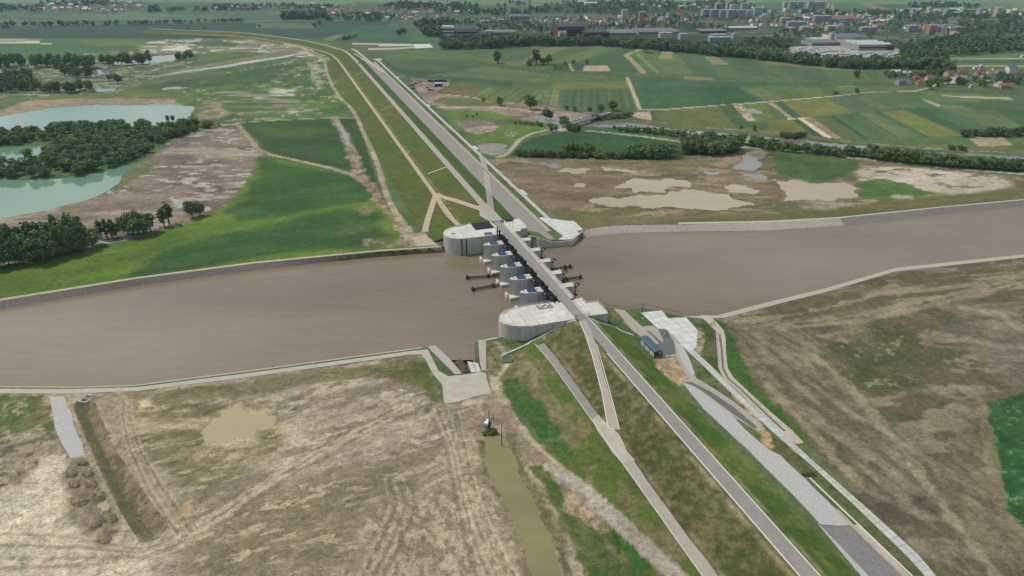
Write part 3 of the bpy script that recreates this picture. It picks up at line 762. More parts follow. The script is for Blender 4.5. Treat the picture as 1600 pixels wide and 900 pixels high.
T([(768, 250), (790, 242), (800, 232), (812, 218), (832, 208), (856, 203), (880, 202), (920, 204), (960, 209), (1010, 214), (1075, 223), (1130, 228), (1200, 232.5), (1300, 243), (1400, 254), (1480, 262), (1600, 272.5), (1800, 290)], 4.4, (166, 160, 144), (150, 144, 124), warp=.4)
L([(890, 196), (950, 199), (1000, 203), (1097, 219), (1200, 227), (1300, 234), (1425, 245), (1600, 252), (1600, 270), (1480, 260), (1340, 246), (1200, 231), (1075, 221), (960, 207), (885, 201)], (56, 86, 40), (70, 96, 46), sc=6, soft=1, warp=2)
L([(922, 186), (972, 189), (1035, 198), (1097, 203), (1200, 212), (1300, 220), (1425, 231), (1525, 238), (1650, 243), (1650, 226), (1530, 228), (1350, 221), (1240, 212), (1180, 200), (1100, 197), (1020, 189), (965, 178), (940, 180)], (70, 88, 44), (94, 92, 66), sc=6, soft=1, warp=2, an=3)
T([(960, 187), (1020, 190), (1100, 199), (1190, 205), (1300, 219), (1425, 230), (1525, 236), (1640, 240)], 4, (130, 124, 104), (90, 96, 60), warp=2)
L([(800, 242), (808, 230), (832, 215), (880, 206), (950, 208), (1075, 224), (1060, 236), (1000, 242), (850, 241)], (40, 76, 36), (46, 82, 40), sc=10, soft=1, warp=.6, stripes=(dirang((830, 235), (1040, 235)), 4, .06))
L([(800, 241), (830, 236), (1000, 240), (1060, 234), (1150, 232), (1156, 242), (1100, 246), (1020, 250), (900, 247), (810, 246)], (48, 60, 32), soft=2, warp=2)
# --- upper right mud plain
L([(765, 248), (800, 244), (830, 245), (1000, 248), (1150, 240), (1160, 234), (1340, 250), (1480, 266), (1600, 276), (2600, 350), (2600, 250), (2600, 420), (1650, 309), (1475, 325), (1312, 342), (1200, 348), (975, 353), (910, 361), (860, 338), (800, 290)],
  (108, 96, 76), (86, 86, 58), sc=14, soft=1.5, warp=3, an=4, c=(132, 116, 94), csc=6, cthr=(.52, .6))
L([(828, 262), (960, 272), (1020, 282), (960, 300), (905, 322), (860, 325), (815, 290)], (122, 104, 84), (100, 88, 68), sc=5, soft=5, warp=7, an=4, op=.9)
L([(1010, 300), (1100, 290), (1140, 292), (1200, 290), (1215, 310), (1180, 320), (1140, 306)], (124, 110, 88), (100, 92, 68), sc=5, soft=3, warp=4, an=4)
L([(830, 338), (900, 330), (1000, 338), (1200, 330), (1330, 320), (1480, 305), (1600, 288), (2400, 380), (1650, 309), (1475, 325), (1312, 342), (1200, 348), (975, 353), (910, 361), (870, 350)], (86, 88, 50), (100, 94, 66), sc=7, soft=5, warp=6, ang=dirang((975, 352), (1475, 324)), an=6)
L([(850, 248), (1000, 250), (1150, 243), (1140, 256), (1060, 264), (900, 258)], (92, 94, 58), (114, 104, 78), sc=6, soft=4, warp=5, an=5)
L([(1200, 240), (1260, 240), (1345, 252), (1345, 262), (1320, 276), (1275, 288), (1215, 270)], (54, 84, 38), (66, 92, 44), sc=7, soft=2, warp=4, an=2)
L([(1327, 268), (1345, 256), (1400, 258), (1500, 268), (1570, 278), (1582, 290), (1530, 300), (1490, 305), (1440, 300), (1400, 290), (1350, 284)], (168, 158, 142), (154, 145, 128), sc=8, soft=3, warp=7, an=4, c=(104, 100, 72), csc=7, cthr=(.62, .66))
L([(1318, 298), (1350, 284), (1380, 280), (1430, 292), (1455, 300), (1430, 308), (1385, 314), (1350, 310)], (62, 92, 36), (78, 100, 46), sc=6, soft=2, warp=5, an=3)
L([(1245, 318), (1300, 316), (1330, 320), (1300, 326), (1255, 326)], (140, 134, 116), (100, 98, 70), sc=4, soft=3, warp=5, an=4)
L([(1390, 306), (1425, 304), (1420, 309), (1395, 311)], (140, 140, 120), soft=2, warp=3)
L([(1150, 236), (1185, 234), (1200, 240), (1160, 252), (1130, 262), (1110, 258)], (130, 116, 92), soft=2, warp=3)
T([(800, 285), (826, 305), (866, 338)], 5, (100, 98, 66), warp=2)
# --- lower right field
RA = DAMA
L([(1095, 494), (1120, 493), (1200, 474), (1290, 453), (1400, 420), (1600, 399), (2600, 260), (3400, 1400), (1520, 1500), (1430, 880), (1340, 780), (1270, 700), (1240, 668), (1180, 620), (1140, 590), (1125, 560)],
  (88, 83, 64), (78, 78, 55), sc=22, soft=1, warp=2, an=2, c=(122, 113, 92), csc=7, cthr=(.54, .62))
L([(1135, 520), (1180, 500), (1240, 500), (1300, 530), (1330, 590), (1400, 660), (1470, 750), (1480, 880), (1380, 800), (1300, 720), (1220, 640), (1160, 570)], (124, 115, 96), (90, 86, 66), sc=3.5, soft=9, warp=14, ang=RA, an=4, thr=(.42, .60), op=.75)
L([(1150, 490), (1300, 450), (1450, 440), (1600, 420), (1700, 450), (1600, 480), (1400, 500), (1250, 510), (1180, 505)], (130, 118, 96), (86, 82, 60), sc=4, soft=9, warp=9, ang=dirang((1200, 500), (1600, 450)), an=8, thr=(.36, .52), op=.85)
L([(1250, 470), (1330, 462), (1400, 470), (1380, 486), (1290, 492), (1240, 486)], (78, 76, 54), (88, 84, 62), sc=7, soft=5, warp=7, op=.9)
L([(1290, 530), (1420, 510), (1470, 560), (1440, 620), (1360, 620), (1290, 580)], (70, 78, 46), (80, 80, 54), sc=9, soft=9, warp=12, op=.85, c=(126, 118, 92), csc=3, cthr=(.64, .7))
L([(1480, 480), (1620, 470), (1700, 560), (1600, 600), (1540, 570), (1490, 530)], (98, 94, 78), (124, 114, 96), sc=5, soft=9, warp=10, an=3, thr=(.45, .62), op=.7)
L([(1480, 640), (1540, 610), (1560, 640), (1545, 720), (1570, 800), (1640, 860), (1700, 1000), (1600, 900), (1500, 820), (1490, 740)], (120, 110, 88), (94, 86, 68), sc=4, soft=8, warp=9, ang=RA, an=2, op=.85)
for q in [((1400, 445), (1340, 470), (1250, 490), (1140, 505)), ((1600, 432), (1480, 462), (1350, 492), (1220, 506)), ((1600, 440), (1480, 470), (1350, 500), (1220, 513)), ((1260, 545), (1330, 606), (1400, 690), (1480, 800), (1560, 900)), ((1600, 520), (1560, 490), (1500, 480)), ((1200, 600), (1290, 700), (1400, 820))]:
    T(list(q), 3.2, (142, 130, 106), warp=2.2, op=.6, soft=1.2, sc=4)
L([(1318, 765), (1350, 768), (1420, 800), (1448, 822), (1436, 828), (1380, 810), (1335, 785)], (76, 70, 54), soft=2, warp=2, op=.9)
L([(1415, 768), (1450, 776), (1478, 800), (1450, 802), (1425, 790)], (74, 70, 56), soft=2, warp=2, op=.9)
# crops at the right edge
L([(1538, 650), (1546, 632), (1572, 622), (1600, 614), (2400, 470), (3400, 1500), (1700, 900), (1640, 845), (1600, 826), (1568, 795), (1556, 740)], (34, 76, 34), (42, 86, 40), sc=5, soft=.6, warp=1.2, c=(84, 110, 64), csc=2, cthr=(.66, .7), stripes=(dirang((1560, 700), (1640, 670)), 3.5, .08))
T([(1536, 640), (1550, 720), (1562, 796), (1600, 832)], 4, (120, 110, 86), warp=1.5, op=.7)
# green band beside the outer path
L([(1096, 500), (1108, 494), (1124, 500), (1140, 518), (1160, 560), (1180, 600), (1220, 640), (1266, 690), (1256, 696), (1236, 680), (1200, 652), (1150, 606), (1134, 575), (1130, 530), (1120, 512)], (50, 84, 26), (60, 92, 34), sc=5, soft=1, warp=1.5)
L([(1076, 496), (1094, 494), (1112, 514), (1120, 535), (1122, 575), (1128, 598), (1110, 585), (1088, 556), (1092, 545), (1091, 512)], (58, 80, 34), (92, 94, 60), sc=4, soft=.6, warp=2)
L([(1088, 512), (1096, 514), (1102, 540), (1094, 552), (1086, 548)], (150, 140, 116), (112, 108, 78), sc=2, soft=1, warp=2)
T([(1224, 694), (1238, 706), (1248, 714)], 5, (150, 140, 108), warp=2)
L([(1244, 716), (1262, 720), (1290, 745), (1330, 772), (1325, 780), (1290, 760), (1262, 740)], (58, 88, 28), soft=1.2, warp=2)
L([(1370, 812), (1420, 850), (1470, 900), (1500, 960), (1480, 960), (1440, 880), (1400, 850)], (92, 96, 60), (66, 88, 36), sc=4, soft=1.5, warp=2)
# verge between service roads
L([(1190, 672), (1200, 672), (1262, 722), (1335, 790), (1422, 880), (1480, 960), (1460, 960), (1400, 880), (1330, 800), (1268, 742), (1230, 706), (1200, 690)], (92, 92, 58), (70, 80, 40), sc=3, soft=.5, warp=1)
L([(1200, 695), (1206, 690), (1240, 712), (1272, 740), (1260, 742), (1230, 722)], (72, 78, 42), (84, 82, 50), sc=3, soft=.6, warp=1)
T([(1150, 618), (1170, 645), (1196, 680), (1200, 696)], 3.5, (160, 142, 108), warp=.8)
L([(1074, 548), (1090, 560), (1130, 606), (1190, 664), (1160, 645), (1110, 608), (1092, 590), (1080, 565)], (96, 96, 68), (66, 84, 38), sc=3, soft=.5, warp=1.5)
L([(1092, 590), (1100, 596), (1150, 630), (1186, 662), (1174, 658), (1120, 615)], (58, 82, 30), soft=.8, warp=1.5)
L([(978, 486), (1001, 489), (1018, 504), (1026, 512), (1010, 511), (990, 500)], (58, 84, 34), (120, 122, 80), sc=2.5, soft=.5, warp=1.5, thr=(.5, .7))
L([(1036, 487), (1064, 494), (1056, 498), (1044, 497)], (54, 82, 32), soft=.5, warp=.5)
L([(948, 482), (960, 484), (974, 504), (976, 512), (962, 502)], (86, 92, 48), (108, 102, 70), sc=3, soft=.6, warp=1.5)
L([(972, 500), (984, 512), (1000, 524), (1010, 538), (1028, 560), (1024, 572), (1060, 602), (1076, 600), (1050, 566), (1000, 520), (990, 506)], (160, 140, 116), (138, 122, 100), sc=2, soft=.6, warp=1.2)
L([(1022, 562), (1056, 556), (1076, 590), (1066, 602), (1046, 590)], (158, 138, 112), (146, 128, 104), sc=3, soft=.5, warp=.8)
# --- lower left building ground
ML = [(-900, 700), (-900, 612), (0, 612), (215, 610), (400, 586), (640, 556), (664, 556), (694, 632), (768, 616), (762, 580), (772, 560), (800, 640), (860, 720), (920, 800), (990, 900), (1100, 1060), (-900, 1700)]
L(ML, (146, 134, 115), (118, 108, 90), sc=7, soft=.6, warp=1, ang=R(28), an=4, c=(158, 146, 126), csc=3, cthr=(.55, .62), thr=(.42, .58))
L([(-900, 616), (64, 618), (76, 636), (84, 664), (84, 672), (40, 672), (0, 684), (-900, 760)], (74, 88, 44), (96, 98, 60), sc=4, soft=1, warp=2, c=(126, 124, 92), csc=2, cthr=(.6, .68))
L([(0, 686), (40, 676), (88, 676), (98, 712), (70, 714), (30, 756), (-200, 800), (-900, 900), (-900, 760)], (146, 132, 110), (120, 110, 90), sc=3, soft=1, warp=2, c=(84, 88, 64), csc=3, cthr=(.6, .68))
T([(0, 704), (40, 692), (66, 686)], 2.5, (92, 94, 72), warp=1.5)
L([(-900, 840), (-200, 780), (0, 775), (36, 756), (66, 716), (98, 712), (102, 760), (106, 800), (124, 838), (156, 872), (196, 876), (250, 880), (250, 960), (-900, 1500)], (180, 170, 148), (170, 160, 138), sc=3, soft=1, warp=3, c=(150, 139, 118), csc=1.5, cthr=(.58, .66))
L([(108, 716), (132, 714), (160, 745), (180, 790), (190, 830), (170, 850), (140, 846), (118, 812), (104, 780), (102, 740)], (120, 108, 88), (142, 128, 106), sc=2.5, soft=1, warp=2)
L([(150, 628), (196, 616), (212, 622), (196, 670), (205, 720), (230, 770), (262, 815), (256, 824), (222, 770), (174, 692)], (152, 138, 116), (134, 122, 100), sc=2, soft=.7, warp=1.5)
L([(96, 618), (116, 622), (118, 640), (152, 722), (194, 805), (220, 846), (190, 850), (184, 800), (140, 740), (128, 700), (108, 650)], (152, 142, 120), (132, 122, 100), sc=2, soft=.7, warp=1.2)
L([(205, 622), (300, 608), (400, 594), (560, 574), (650, 560), (666, 566), (690, 628), (672, 628), (655, 600), (560, 590), (440, 610), (300, 628), (215, 640)], (88, 90, 52), (112, 106, 80), sc=4, soft=1.5, warp=3, ang=dirang((215, 625), (650, 565)), an=5)
L([(640, 566), (666, 566), (693, 628), (676, 628), (650, 590)], (78, 86, 46), soft=2, warp=2)
L([(205, 640), (300, 625), (430, 640), (440, 700), (400, 720), (330, 768), (284, 775), (240, 730), (210, 690)], (98, 94, 66), (124, 114, 88), sc=4, soft=3, warp=5, ang=R(20), an=3, c=(148, 136, 108), csc=2)
L([(196, 668), (205, 655), (240, 650), (260, 660), (300, 655), (330, 648), (320, 665), (260, 676), (215, 680)], (166, 154, 122), (130, 120, 94), sc=2, soft=1.5, warp=3, an=5)
L([(210, 626), (236, 622), (240, 634), (220, 640)], (166, 154, 124), soft=1.5, warp=2)
L([(300, 780), (420, 745), (500, 742), (560, 720), (660, 700), (690, 740), (660, 780), (600, 800), (570, 860), (540, 960), (420, 960), (300, 900), (270, 850)], (112, 102, 81), (124, 113, 92), sc=4, soft=5, warp=8, ang=R(20), an=3, c=(150, 138, 112), csc=2, cthr=(.6, .66))
L([(560, 800), (640, 780), (740, 700), (752, 760), (790, 830), (820, 900), (830, 1000), (560, 1000)], (152, 139, 117), (124, 113, 93), sc=1.6, soft=4, warp=5, ang=R(100), an=1.6, thr=(.44, .54))
L([(640, 740), (700, 700), (746, 640), (756, 700), (770, 740), (740, 760), (660, 760)], (154, 142, 118), (124, 114, 92), sc=2, soft=4, warp=4, ang=R(40), an=4, op=.8)
for k in range(7):
    o = k * 5.5 - 14
    T([(235, 872 + o), (330, 812 + o * .8), (420, 752 + o * .6), (520, 694 + o * .5), (600, 655 + o * .5), (670, 622 + o * .4)], random.uniform(.6, 1.9), (166, 154, 132) if k % 3 else (104, 96, 78), warp=1.6, op=.6, soft=.4)
for k in range(9):
    o = k * 9 - 30 + random.uniform(-4, 4)
    T([(0, 858 + o), (120, 860 + o * .8), (220, 866 + o * .3), (270, 850 + o * .25), (330, 822 + o * .3)], .9, (120, 108, 86) if k % 2 else (178, 166, 140), warp=.8, op=.55, soft=.4)
for k in range(8):
    o = k * 8 - 26 + random.uniform(-4, 4)
    T([(690 + o * .9, 634), (712 + o * .6, 700), (730 + o * .7, 780), (752 + o, 850), (775 + o * 1.2, 900)], .8, (170, 158, 134) if k % 2 else (112, 102, 82), warp=.7, op=.6, soft=.4)
for k in range(6):
    o = k * 8
    T([(560 + o, 900), (590 + o, 840), (610 + o, 790), (600 + o, 750)], .7, (104, 96, 74) if k % 2 else (160, 148, 122), warp=.7, op=.6, soft=.4)
for k in range(7):
    o = k * 5 + random.uniform(-2.5, 2.5)
    T([(196 + o * .3, 620), (190 + o * .5, 650), (200 + o * .7, 700), (226 + o, 760), (258 + o * 1.2, 812), (276 + o, 836)], .8, (110, 100, 78) if k % 2 else (166, 152, 128), warp=.6, op=.6, soft=.4)
for k in range(8):
    T([(640 + k * 9, 640 + k * 2), (655 + k * 7, 620 + k * 3), (690 + k * 6, 636), (740, 632 + k * 3), (760, 650 + k * 8)], .8, (104, 94, 76) if k % 2 else (158, 146, 122), warp=.8, op=.6, soft=.4)
L([(285, 786), (300, 780), (295, 800), (278, 812), (272, 806)], (152, 136, 100), soft=1, warp=1.5)
# ground beside the ditch water and toe of the dam
L([(745, 640), (764, 628), (790, 650), (800, 680), (824, 730), (850, 800), (880, 870), (890, 960), (930, 1000), (880, 820), (850, 740), (800, 660), (770, 620), (760, 700), (745, 690)], (118, 106, 86), (136, 124, 102), sc=3, soft=1, warp=2)
L([(790, 660), (812, 690), (840, 740), (880, 800), (905, 850), (930, 960), (905, 960), (880, 870), (850, 800), (820, 740)], (92, 96, 60), (116, 108, 84), sc=3, soft=1, warp=2)
T([(800, 668), (830, 740), (862, 800), (886, 850), (910, 920), (925, 960)], 3.4, (150, 138, 118), (126, 114, 94), warp=1)
L([(772, 532), (800, 545), (826, 545), (858, 600), (900, 660), (880, 700), (850, 660), (800, 610), (776, 590), (764, 580), (764, 533)], (92, 92, 56), (118, 110, 82), sc=3, soft=1, warp=2)
L([(786, 598), (806, 592), (826, 610), (850, 640), (878, 680), (892, 712), (880, 722), (850, 690), (812, 646), (790, 620)], (46, 80, 30), (64, 92, 40), sc=1.5, soft=1.2, warp=2.5)
L([(776, 535), (790, 545), (800, 556), (790, 562), (778, 545)], (140, 128, 108), soft=1, warp=1.5)
T([(798, 560), (785, 580), (772, 598), (780, 615)], 1.8, (160, 148, 122), warp=1)
L([(830, 730), (860, 728), (880, 770), (930, 830), (960, 860), (1010, 900), (1060, 1000), (940, 1000), (910, 880), (870, 800)], (66, 84, 36), (86, 94, 52), sc=3, soft=1.2, warp=2)
L([(880, 770), (900, 765), (930, 800), (960, 830), (940, 832), (905, 818), (885, 795)], (150, 134, 110), (120, 110, 84), sc=1.5, soft=1.2, warp=2.5)
L([(955, 828), (975, 838), (1000, 862), (1020, 890), (1000, 900), (975, 870), (958, 846)], (40, 84, 24), (54, 96, 32), sc=2, soft=1.2, warp=2)
T([(764, 622), (786, 650), (810, 680), (840, 706), (880, 742), (912, 766)], 5.5, (130, 118, 98), (116, 106, 88), warp=1.2)
T([(860, 728), (885, 746), (912, 766), (950, 800), (1000, 846), (1040, 884), (1075, 920)], 5.0, (156, 148, 134), (142, 133, 118), warp=.7)
T([(820, 680), (850, 706), (882, 736)], 1.6, (160, 146, 122), warp=.8)

# woodland floor and town ground
for P_ in ([(690, 75), (800, 70), (1000, 73), (1100, 84), (1180, 90), (1250, 99), (1330, 106), (1480, 107), (1480, 88), (1400, 62), (1250, 60), (1000, 52), (800, 52), (690, 60)],):
    L(P_, (40, 58, 36), (50, 68, 42), sc=20, soft=4, warp=4)
L([(700, 54), (1000, 48), (1150, 54), (1250, 58), (1400, 60), (1480, 60), (1700, 58), (1700, 20), (1480, 16), (1200, 16), (1000, 22), (830, 28), (700, 36), (640, 50)], (52, 70, 50), (66, 80, 58), sc=18, soft=5, warp=6, an=3, c=(104, 104, 94), csc=12, cthr=(.58, .64))
L([(800, 21), (1000, 22), (1180, 14), (1160, 2), (1020, 3), (940, 2), (850, 8)], (42, 60, 42), (56, 74, 50), sc=20, soft=5, warp=5)
L([(500, 14), (620, 7), (745, 9), (750, 24), (690, 29), (600, 35), (515, 34)], (56, 72, 50), (76, 84, 64), sc=15, soft=5, warp=5, an=3)
L([(10, 12), (100, 5), (230, 3), (225, 14), (180, 22), (100, 21), (30, 18)], (58, 76, 52), (80, 90, 66), sc=15, soft=5, warp=5, an=3)
L([(1230, 73), (1330, 68), (1408, 76), (1408, 90), (1300, 91), (1232, 85)], (112, 108, 98), (92, 94, 80), sc=8, soft=3, warp=3)
L([(850, 250), (905, 258), (900, 272), (860, 270), (822, 256)], (104, 94, 72), soft=2, warp=3, op=.8)
# muddy rims of the pools
for P_, a_, w_ in [
    ([(921, 316), (940, 308), (985, 306), (1035, 305), (1060, 299), (1085, 296), (1105, 300), (1140, 303), (1150, 312), (1180, 322), (1140, 325), (1020, 326), (960, 323)], (88, 78, 56), 1.5),
    ([(958, 292), (978, 286), (1000, 279), (1040, 279), (1080, 285), (1083, 291), (1045, 292), (1040, 301), (990, 301), (985, 294)], (92, 80, 58), 1.5),
    ([(1205, 279), (1225, 284), (1270, 286), (1318, 284), (1343, 295), (1320, 310), (1262, 312), (1222, 314), (1228, 300), (1215, 287)], (96, 86, 64), 1.5)]:
    T(P_ + [P_[0]], 3.6, a_, (112, 100, 78), soft=1.0, warp=1.8, op=.85)
NP = [(310, 700), (318, 662), (345, 645), (366, 630), (380, 628), (386, 640), (414, 642), (440, 650), (430, 668), (402, 674), (396, 690), (360, 698)]
L(NP, (154, 143, 114), (140, 129, 104), sc=3, soft=1.6, warp=4.5, an=3)
L([(210, 640), (300, 652), (330, 668), (300, 682), (220, 672)], (160, 148, 118), (116, 108, 80), sc=2.5, soft=2.5, warp=4, an=5, op=.8)
DW = [(757, 678), (797, 680), (816, 737), (846, 792), (876, 862), (900, 970), (834, 970), (816, 858), (785, 790), (756, 735)]
T([(797, 682), (816, 737), (846, 792), (876, 862), (900, 960)], 3.2, (104, 98, 68), (86, 84, 54), soft=1, warp=1.8)
T([(752, 690), (758, 735), (785, 790), (804, 830), (820, 880), (830, 960)], 2.6, (96, 90, 62), (118, 108, 82), soft=1, warp=1.6)

def slope_color(s, t, x, y):
    """grass on the embankment, by section"""
    n = fbm(x, y, 2.2, 91, 5); n2 = fbm(x, y, 11, 92, 4); n3 = fbm(x, y, 5, 96, 5)
    a = lin((70, 76, 39)); b = lin((96, 92, 62)); g = lin((66, 94, 28)); y_ = lin((80, 86, 40))
    base = a[None] * (1 - sstep(.42, .6, n)[:, None]) + b[None] * sstep(.42, .6, n)[:, None]
    lowl = lin((76, 92, 38))[None] * (1 - sstep(.5, .66, n3)[:, None]) + lin((104, 98, 66))[None] * sstep(.5, .66, n3)[:, None]
    right = g[None] * (1 - sstep(.5, .62, n2)[:, None]) + lin((90, 102, 46))[None] * sstep(.5, .62, n2)[:, None]
    far = lin((66, 88, 30))[None] * (1 - sstep(.4, .6, n2)[:, None]) + lin((78, 86, 36))[None] * sstep(.4, .6, n2)[:, None]
    dry = lin((84, 86, 42))
    band = sstep(.48, .52, vnoise(s / 46.0, np.zeros_like(s) + .5, 5))[:, None] * .6
    far = far * (1 - band) + dry[None] * band
    fr = lin((62, 88, 30))[None] * (1 - sstep(.45, .65, n2)[:, None]) + lin((72, 90, 36))[None] * sstep(.45, .65, n2)[:, None]
    near = s < 200
    out = np.where((near & (t > 0))[:, None], right, np.where((near & (t < -22))[:, None], lowl, base))
    out = np.where((~near & (t > 0))[:, None], fr, out)
    out = np.where((~near & (t <= 0))[:, None], far, out)
    # dry lip along the crest and along the berm
    e = np.exp(-((np.abs(t) - 4.2) / .9) ** 2) * (s < 200) + .7 * np.exp(-((t + 19) / .8) ** 2)
    e = (e * sstep(.35, .6, n3))[:, None]
    out = out * (1 - e) + lin((128, 120, 92))[None] * e
    return out
def paint(x, y, emb=False, s=None, t=None):
    n = len(x)
    g1 = sstep(.35, .65, fbm(x, y, 25, 1, 4))[:, None]
    col = lin((66, 86, 48))[None] * (1 - g1) + lin((84, 98, 60))[None] * g1
    if emb:
        col = slope_color(s, t, x, y)
    for l_ in LAY:
        P = np.array(l_['P'])
        mrg = l_.get('warp', 1) * 2 + l_.get('soft', 1) * 2 + (l_.get('w', 0))
        lo = P.min(0) - mrg; hi = P.max(0) + mrg
        ix = np.nonzero((x > lo[0]) & (x < hi[0]) & (y > lo[1]) & (y < hi[1]))[0]
        if emb:
            # the slopes keep their grass where a field merely touches the foot
            if l_['k'] == 'p' and l_['seed'] in EMBSKIP: continue
            ix = ix[(t[ix] < -30) | (t[ix] > 15)] if l_['k'] == 'p' else ix
        if len(ix) == 0: continue
        X, Y = x[ix], y[ix]
        sd_ = l_['seed']
        w = l_['warp']
        wn_ = (fbm(X, Y, max(w * 2.2, 1.0), sd_, 4, l_.get('ang', 0), min(l_.get('an', 1), 3)) - .5) * 2.4 * w
        if l_['k'] == 'p': d = sdf_poly(P, X, Y) + wn_
        else: d = dist_line(P, X, Y) - l_['w'] / 2 + wn_
        al = (1 - sstep(-l_['soft'], l_['soft'], d)) * l_['op']
        k = al > .004
        if not k.any(): continue
        ix, X, Y, al = ix[k], X[k], Y[k], al[k]
        a = lin(l_['a'])[None]
        if l_['b'] is not None:
            q = sstep(l_['thr'][0], l_['thr'][1], fbm(X, Y, l_['sc'], sd_ + 1, 6, l_.get('ang', 0), l_.get('an', 1)))[:, None]
            c_ = a * (1 - q) + lin(l_['b'])[None] * q
        else:
            c_ = np.repeat(a, len(ix), 0)
        if l_.get('c') is not None:
            q = sstep(l_['cthr'][0], l_['cthr'][1], fbm(X, Y, l_['csc'], sd_ + 2, 5, l_.get('ang', 0), min(2.5, l_.get('an', 1))))[:, None]
            c_ = c_ * (1 - q) + lin(l_['c'])[None] * q
        if l_.get('st'):
            an_, per, am = l_['st']
            am = min(am * 1.7, .3); u = (-X * math.sin(an_) + Y * math.cos(an_)) / per
            v_ = (vnoise(u, np.zeros_like(u) + .5, sd_ + 5) - .5) * 2 + .5 * np.sign(np.sin(u * 2 * PI))
            c_ = c_ * (1 + am * v_)[:, None]
        col[ix] = col[ix] * (1 - al[:, None]) + c_ * al[:, None]
    col *= (.84 + .32 * fbm(x, y, 40, 77, 3))[:, None]
    col *= (.86 + .28 * fbm(x, y, 3.0, 78, 4))[:, None]
    lum = (col * np.array([.25, .65, .10])).sum(1)[:, None]
    gr = np.clip((col[:, 1:2] - col[:, 0:1]) / np.maximum(col[:, 1:2], 1e-4), 0, 1)
    col = col * np.array([[.99, .995, 1.0]]) ; col[:, 2:3] *= 1 + .02 * (1 - np.clip(gr * 6, 0, 1))
    col = col * (1 - .22 * gr) + lum * np.array([[1.05, 1.0, .9]]) * .22 * gr
    return np.clip(col, 0.004, .9)
EMBSKIP = set()

# ------------------------------------------------------------------ ground sheet with river bed, lakes and ditch
Z3 = 3.0
river_top = pxs([(-900, 632), (-400, 548), (0, 470), (212, 436), (400, 411.5), (590, 393), (690, 386)]) + \
    [W(-30, 262), W(13, 252)] + [W(26, 247.2), W(38, 246.6), W(47.6, 253)] + \
    pxs([(910, 360.5), (940, 354.5), (975, 352), (1067, 351), (1200, 347.5), (1312, 341), (1475, 324), (1600, 312.5), (2400, 215)]) + \
    pxs([(2400, 300), (1600, 397), (1400, 418), (1290, 450), (1200, 471.5), (1120, 492.5), (1067, 494), (1005, 480.5), (975, 484.5), (947, 480)]) + \
    [W(8, 159), W(-26, 158)] + \
    pxs([(779, 527.5), (760, 531), (744, 532), (744, 562), (752, 572), (754, 580), (738.7, 581), (724, 583), (702, 558), (681, 540), (668, 542), (400, 578), (210, 602), (120, 605), (0, 604), (-900, 600)])
lakes = {
    'north': pxs([(-500, 215), (0, 181), (80, 167), (150, 162), (270, 162), (304, 165), (300, 178), (286, 191), (230, 204), (100, 208), (0, 212), (-500, 240)]),
    'middle': pxs([(-500, 250), (0, 230), (60, 226), (88, 228), (66, 238), (46, 248), (30, 262), (0, 268), (-500, 285)]),
    'south': pxs([(-500, 300), (0, 278), (66, 279), (100, 276), (153, 267), (188, 259), (221, 251), (219, 256), (192, 274), (179, 291), (153, 306), (105, 320), (61, 331), (0, 342), (-500, 460)]),
    'branch': pxs([(846, 176), (880, 184), (924, 187), (972, 189), (1035, 199), (1097, 204), (1200, 213), (1295, 222), (1425, 233), (1525, 239), (1700, 246), (1700, 256), (1425, 243.5), (1300, 233), (1200, 226), (1097, 216), (1000, 203), (950, 199), (900, 196), (840, 190)]),
    'canal': pxs([(243, 117.5), (300, 107.5), (400, 92.5), (455, 84), (472, 83), (450, 89), (400, 97), (300, 111.5), (250, 118.5)]),
    'wet1': pxs([(92, 112), (150, 108), (186, 108.5), (180, 114), (140, 118), (95, 118)]),
    'wet2': pxs([(175, 96), (240, 87), (280, 84), (275, 94), (230, 99), (180, 101)]),
    'wet3': pxs([(145, 137), (183, 137.5), (180, 142), (150, 143)]),
    'wet4': pxs([(250, 137), (275, 134), (300, 136.5), (275, 139), (252, 140)]),
}
lakes = {k: fractal(v, 2 if k in ('branch', 'canal') else 3, 0.07) for k, v in lakes.items()}
ditch = pxs([(115, 634), (128, 622), (148, 629), (160, 660), (173, 692), (196, 728), (220.5, 767), (259, 815), (262, 824), (245, 842), (220, 847), (193, 805), (172, 764), (151, 722), (132, 678)])
def grow(a, b, n, f):
    """n steps from a, each step growing by f, until b"""
    out = []; st_ = abs(f[0]); x = a; sg = 1 if b > a else -1
    while (x - b) * sg < 0:
        x += sg * st_; st_ *= f[1]; out.append(x)
    return out
SPX = 1.45
cx = np.concatenate([np.array(grow(-60, -7000, 0, (3, 1.12)))[::-1], np.arange(-60, 1661, SPX), np.array(grow(1661, 8600, 0, (3, 1.12)))])
ry = np.concatenate([np.array(grow(-10, -70, 0, (1.6, 1.1)))[::-1], np.arange(-10, 925, SPX), np.array(grow(925, 2600, 0, (3, 1.12)))])
ry = ry[ry > -73]
ry[0] = -73
PXg, PYg = np.meshgrid(cx, ry)
u = (PXg - 800) / F; v = (450 - PYg) / F
dyv = CP + v * SP; dzv = -SP + v * CP
kk = (Z3 - H) / dzv
GX = (u * kk).ravel(); GY = (dyv * kk).ravel()
GZ = np.full(GX.shape, Z3)
def carve(P, slope, depth, x, y, z, wob=0.0):
    P = np.array(P)
    lo, hi = P.min(0) - 2, P.max(0) + 2
    ix = np.nonzero((x > lo[0]) & (x < hi[0]) & (y > lo[1]) & (y < hi[1]))[0]
    if len(ix):
        d = sdf_poly(P, x[ix], y[ix])
        if wob: d = d + (fbm(x[ix], y[ix], 4, 5, 3) - .5) * wob
        z[ix] = np.minimum(z[ix], Z3 - np.clip(-d * slope, 0, depth))
carve(river_top, 3.5, 6.0, GX, GY, GZ)
for k_, P_ in lakes.items(): carve(P_, .5, 2.0, GX, GY, GZ)
carve(ditch, .62, 2.3, GX, GY, GZ, .8)
sS, sT = dam_st(GX, GY)
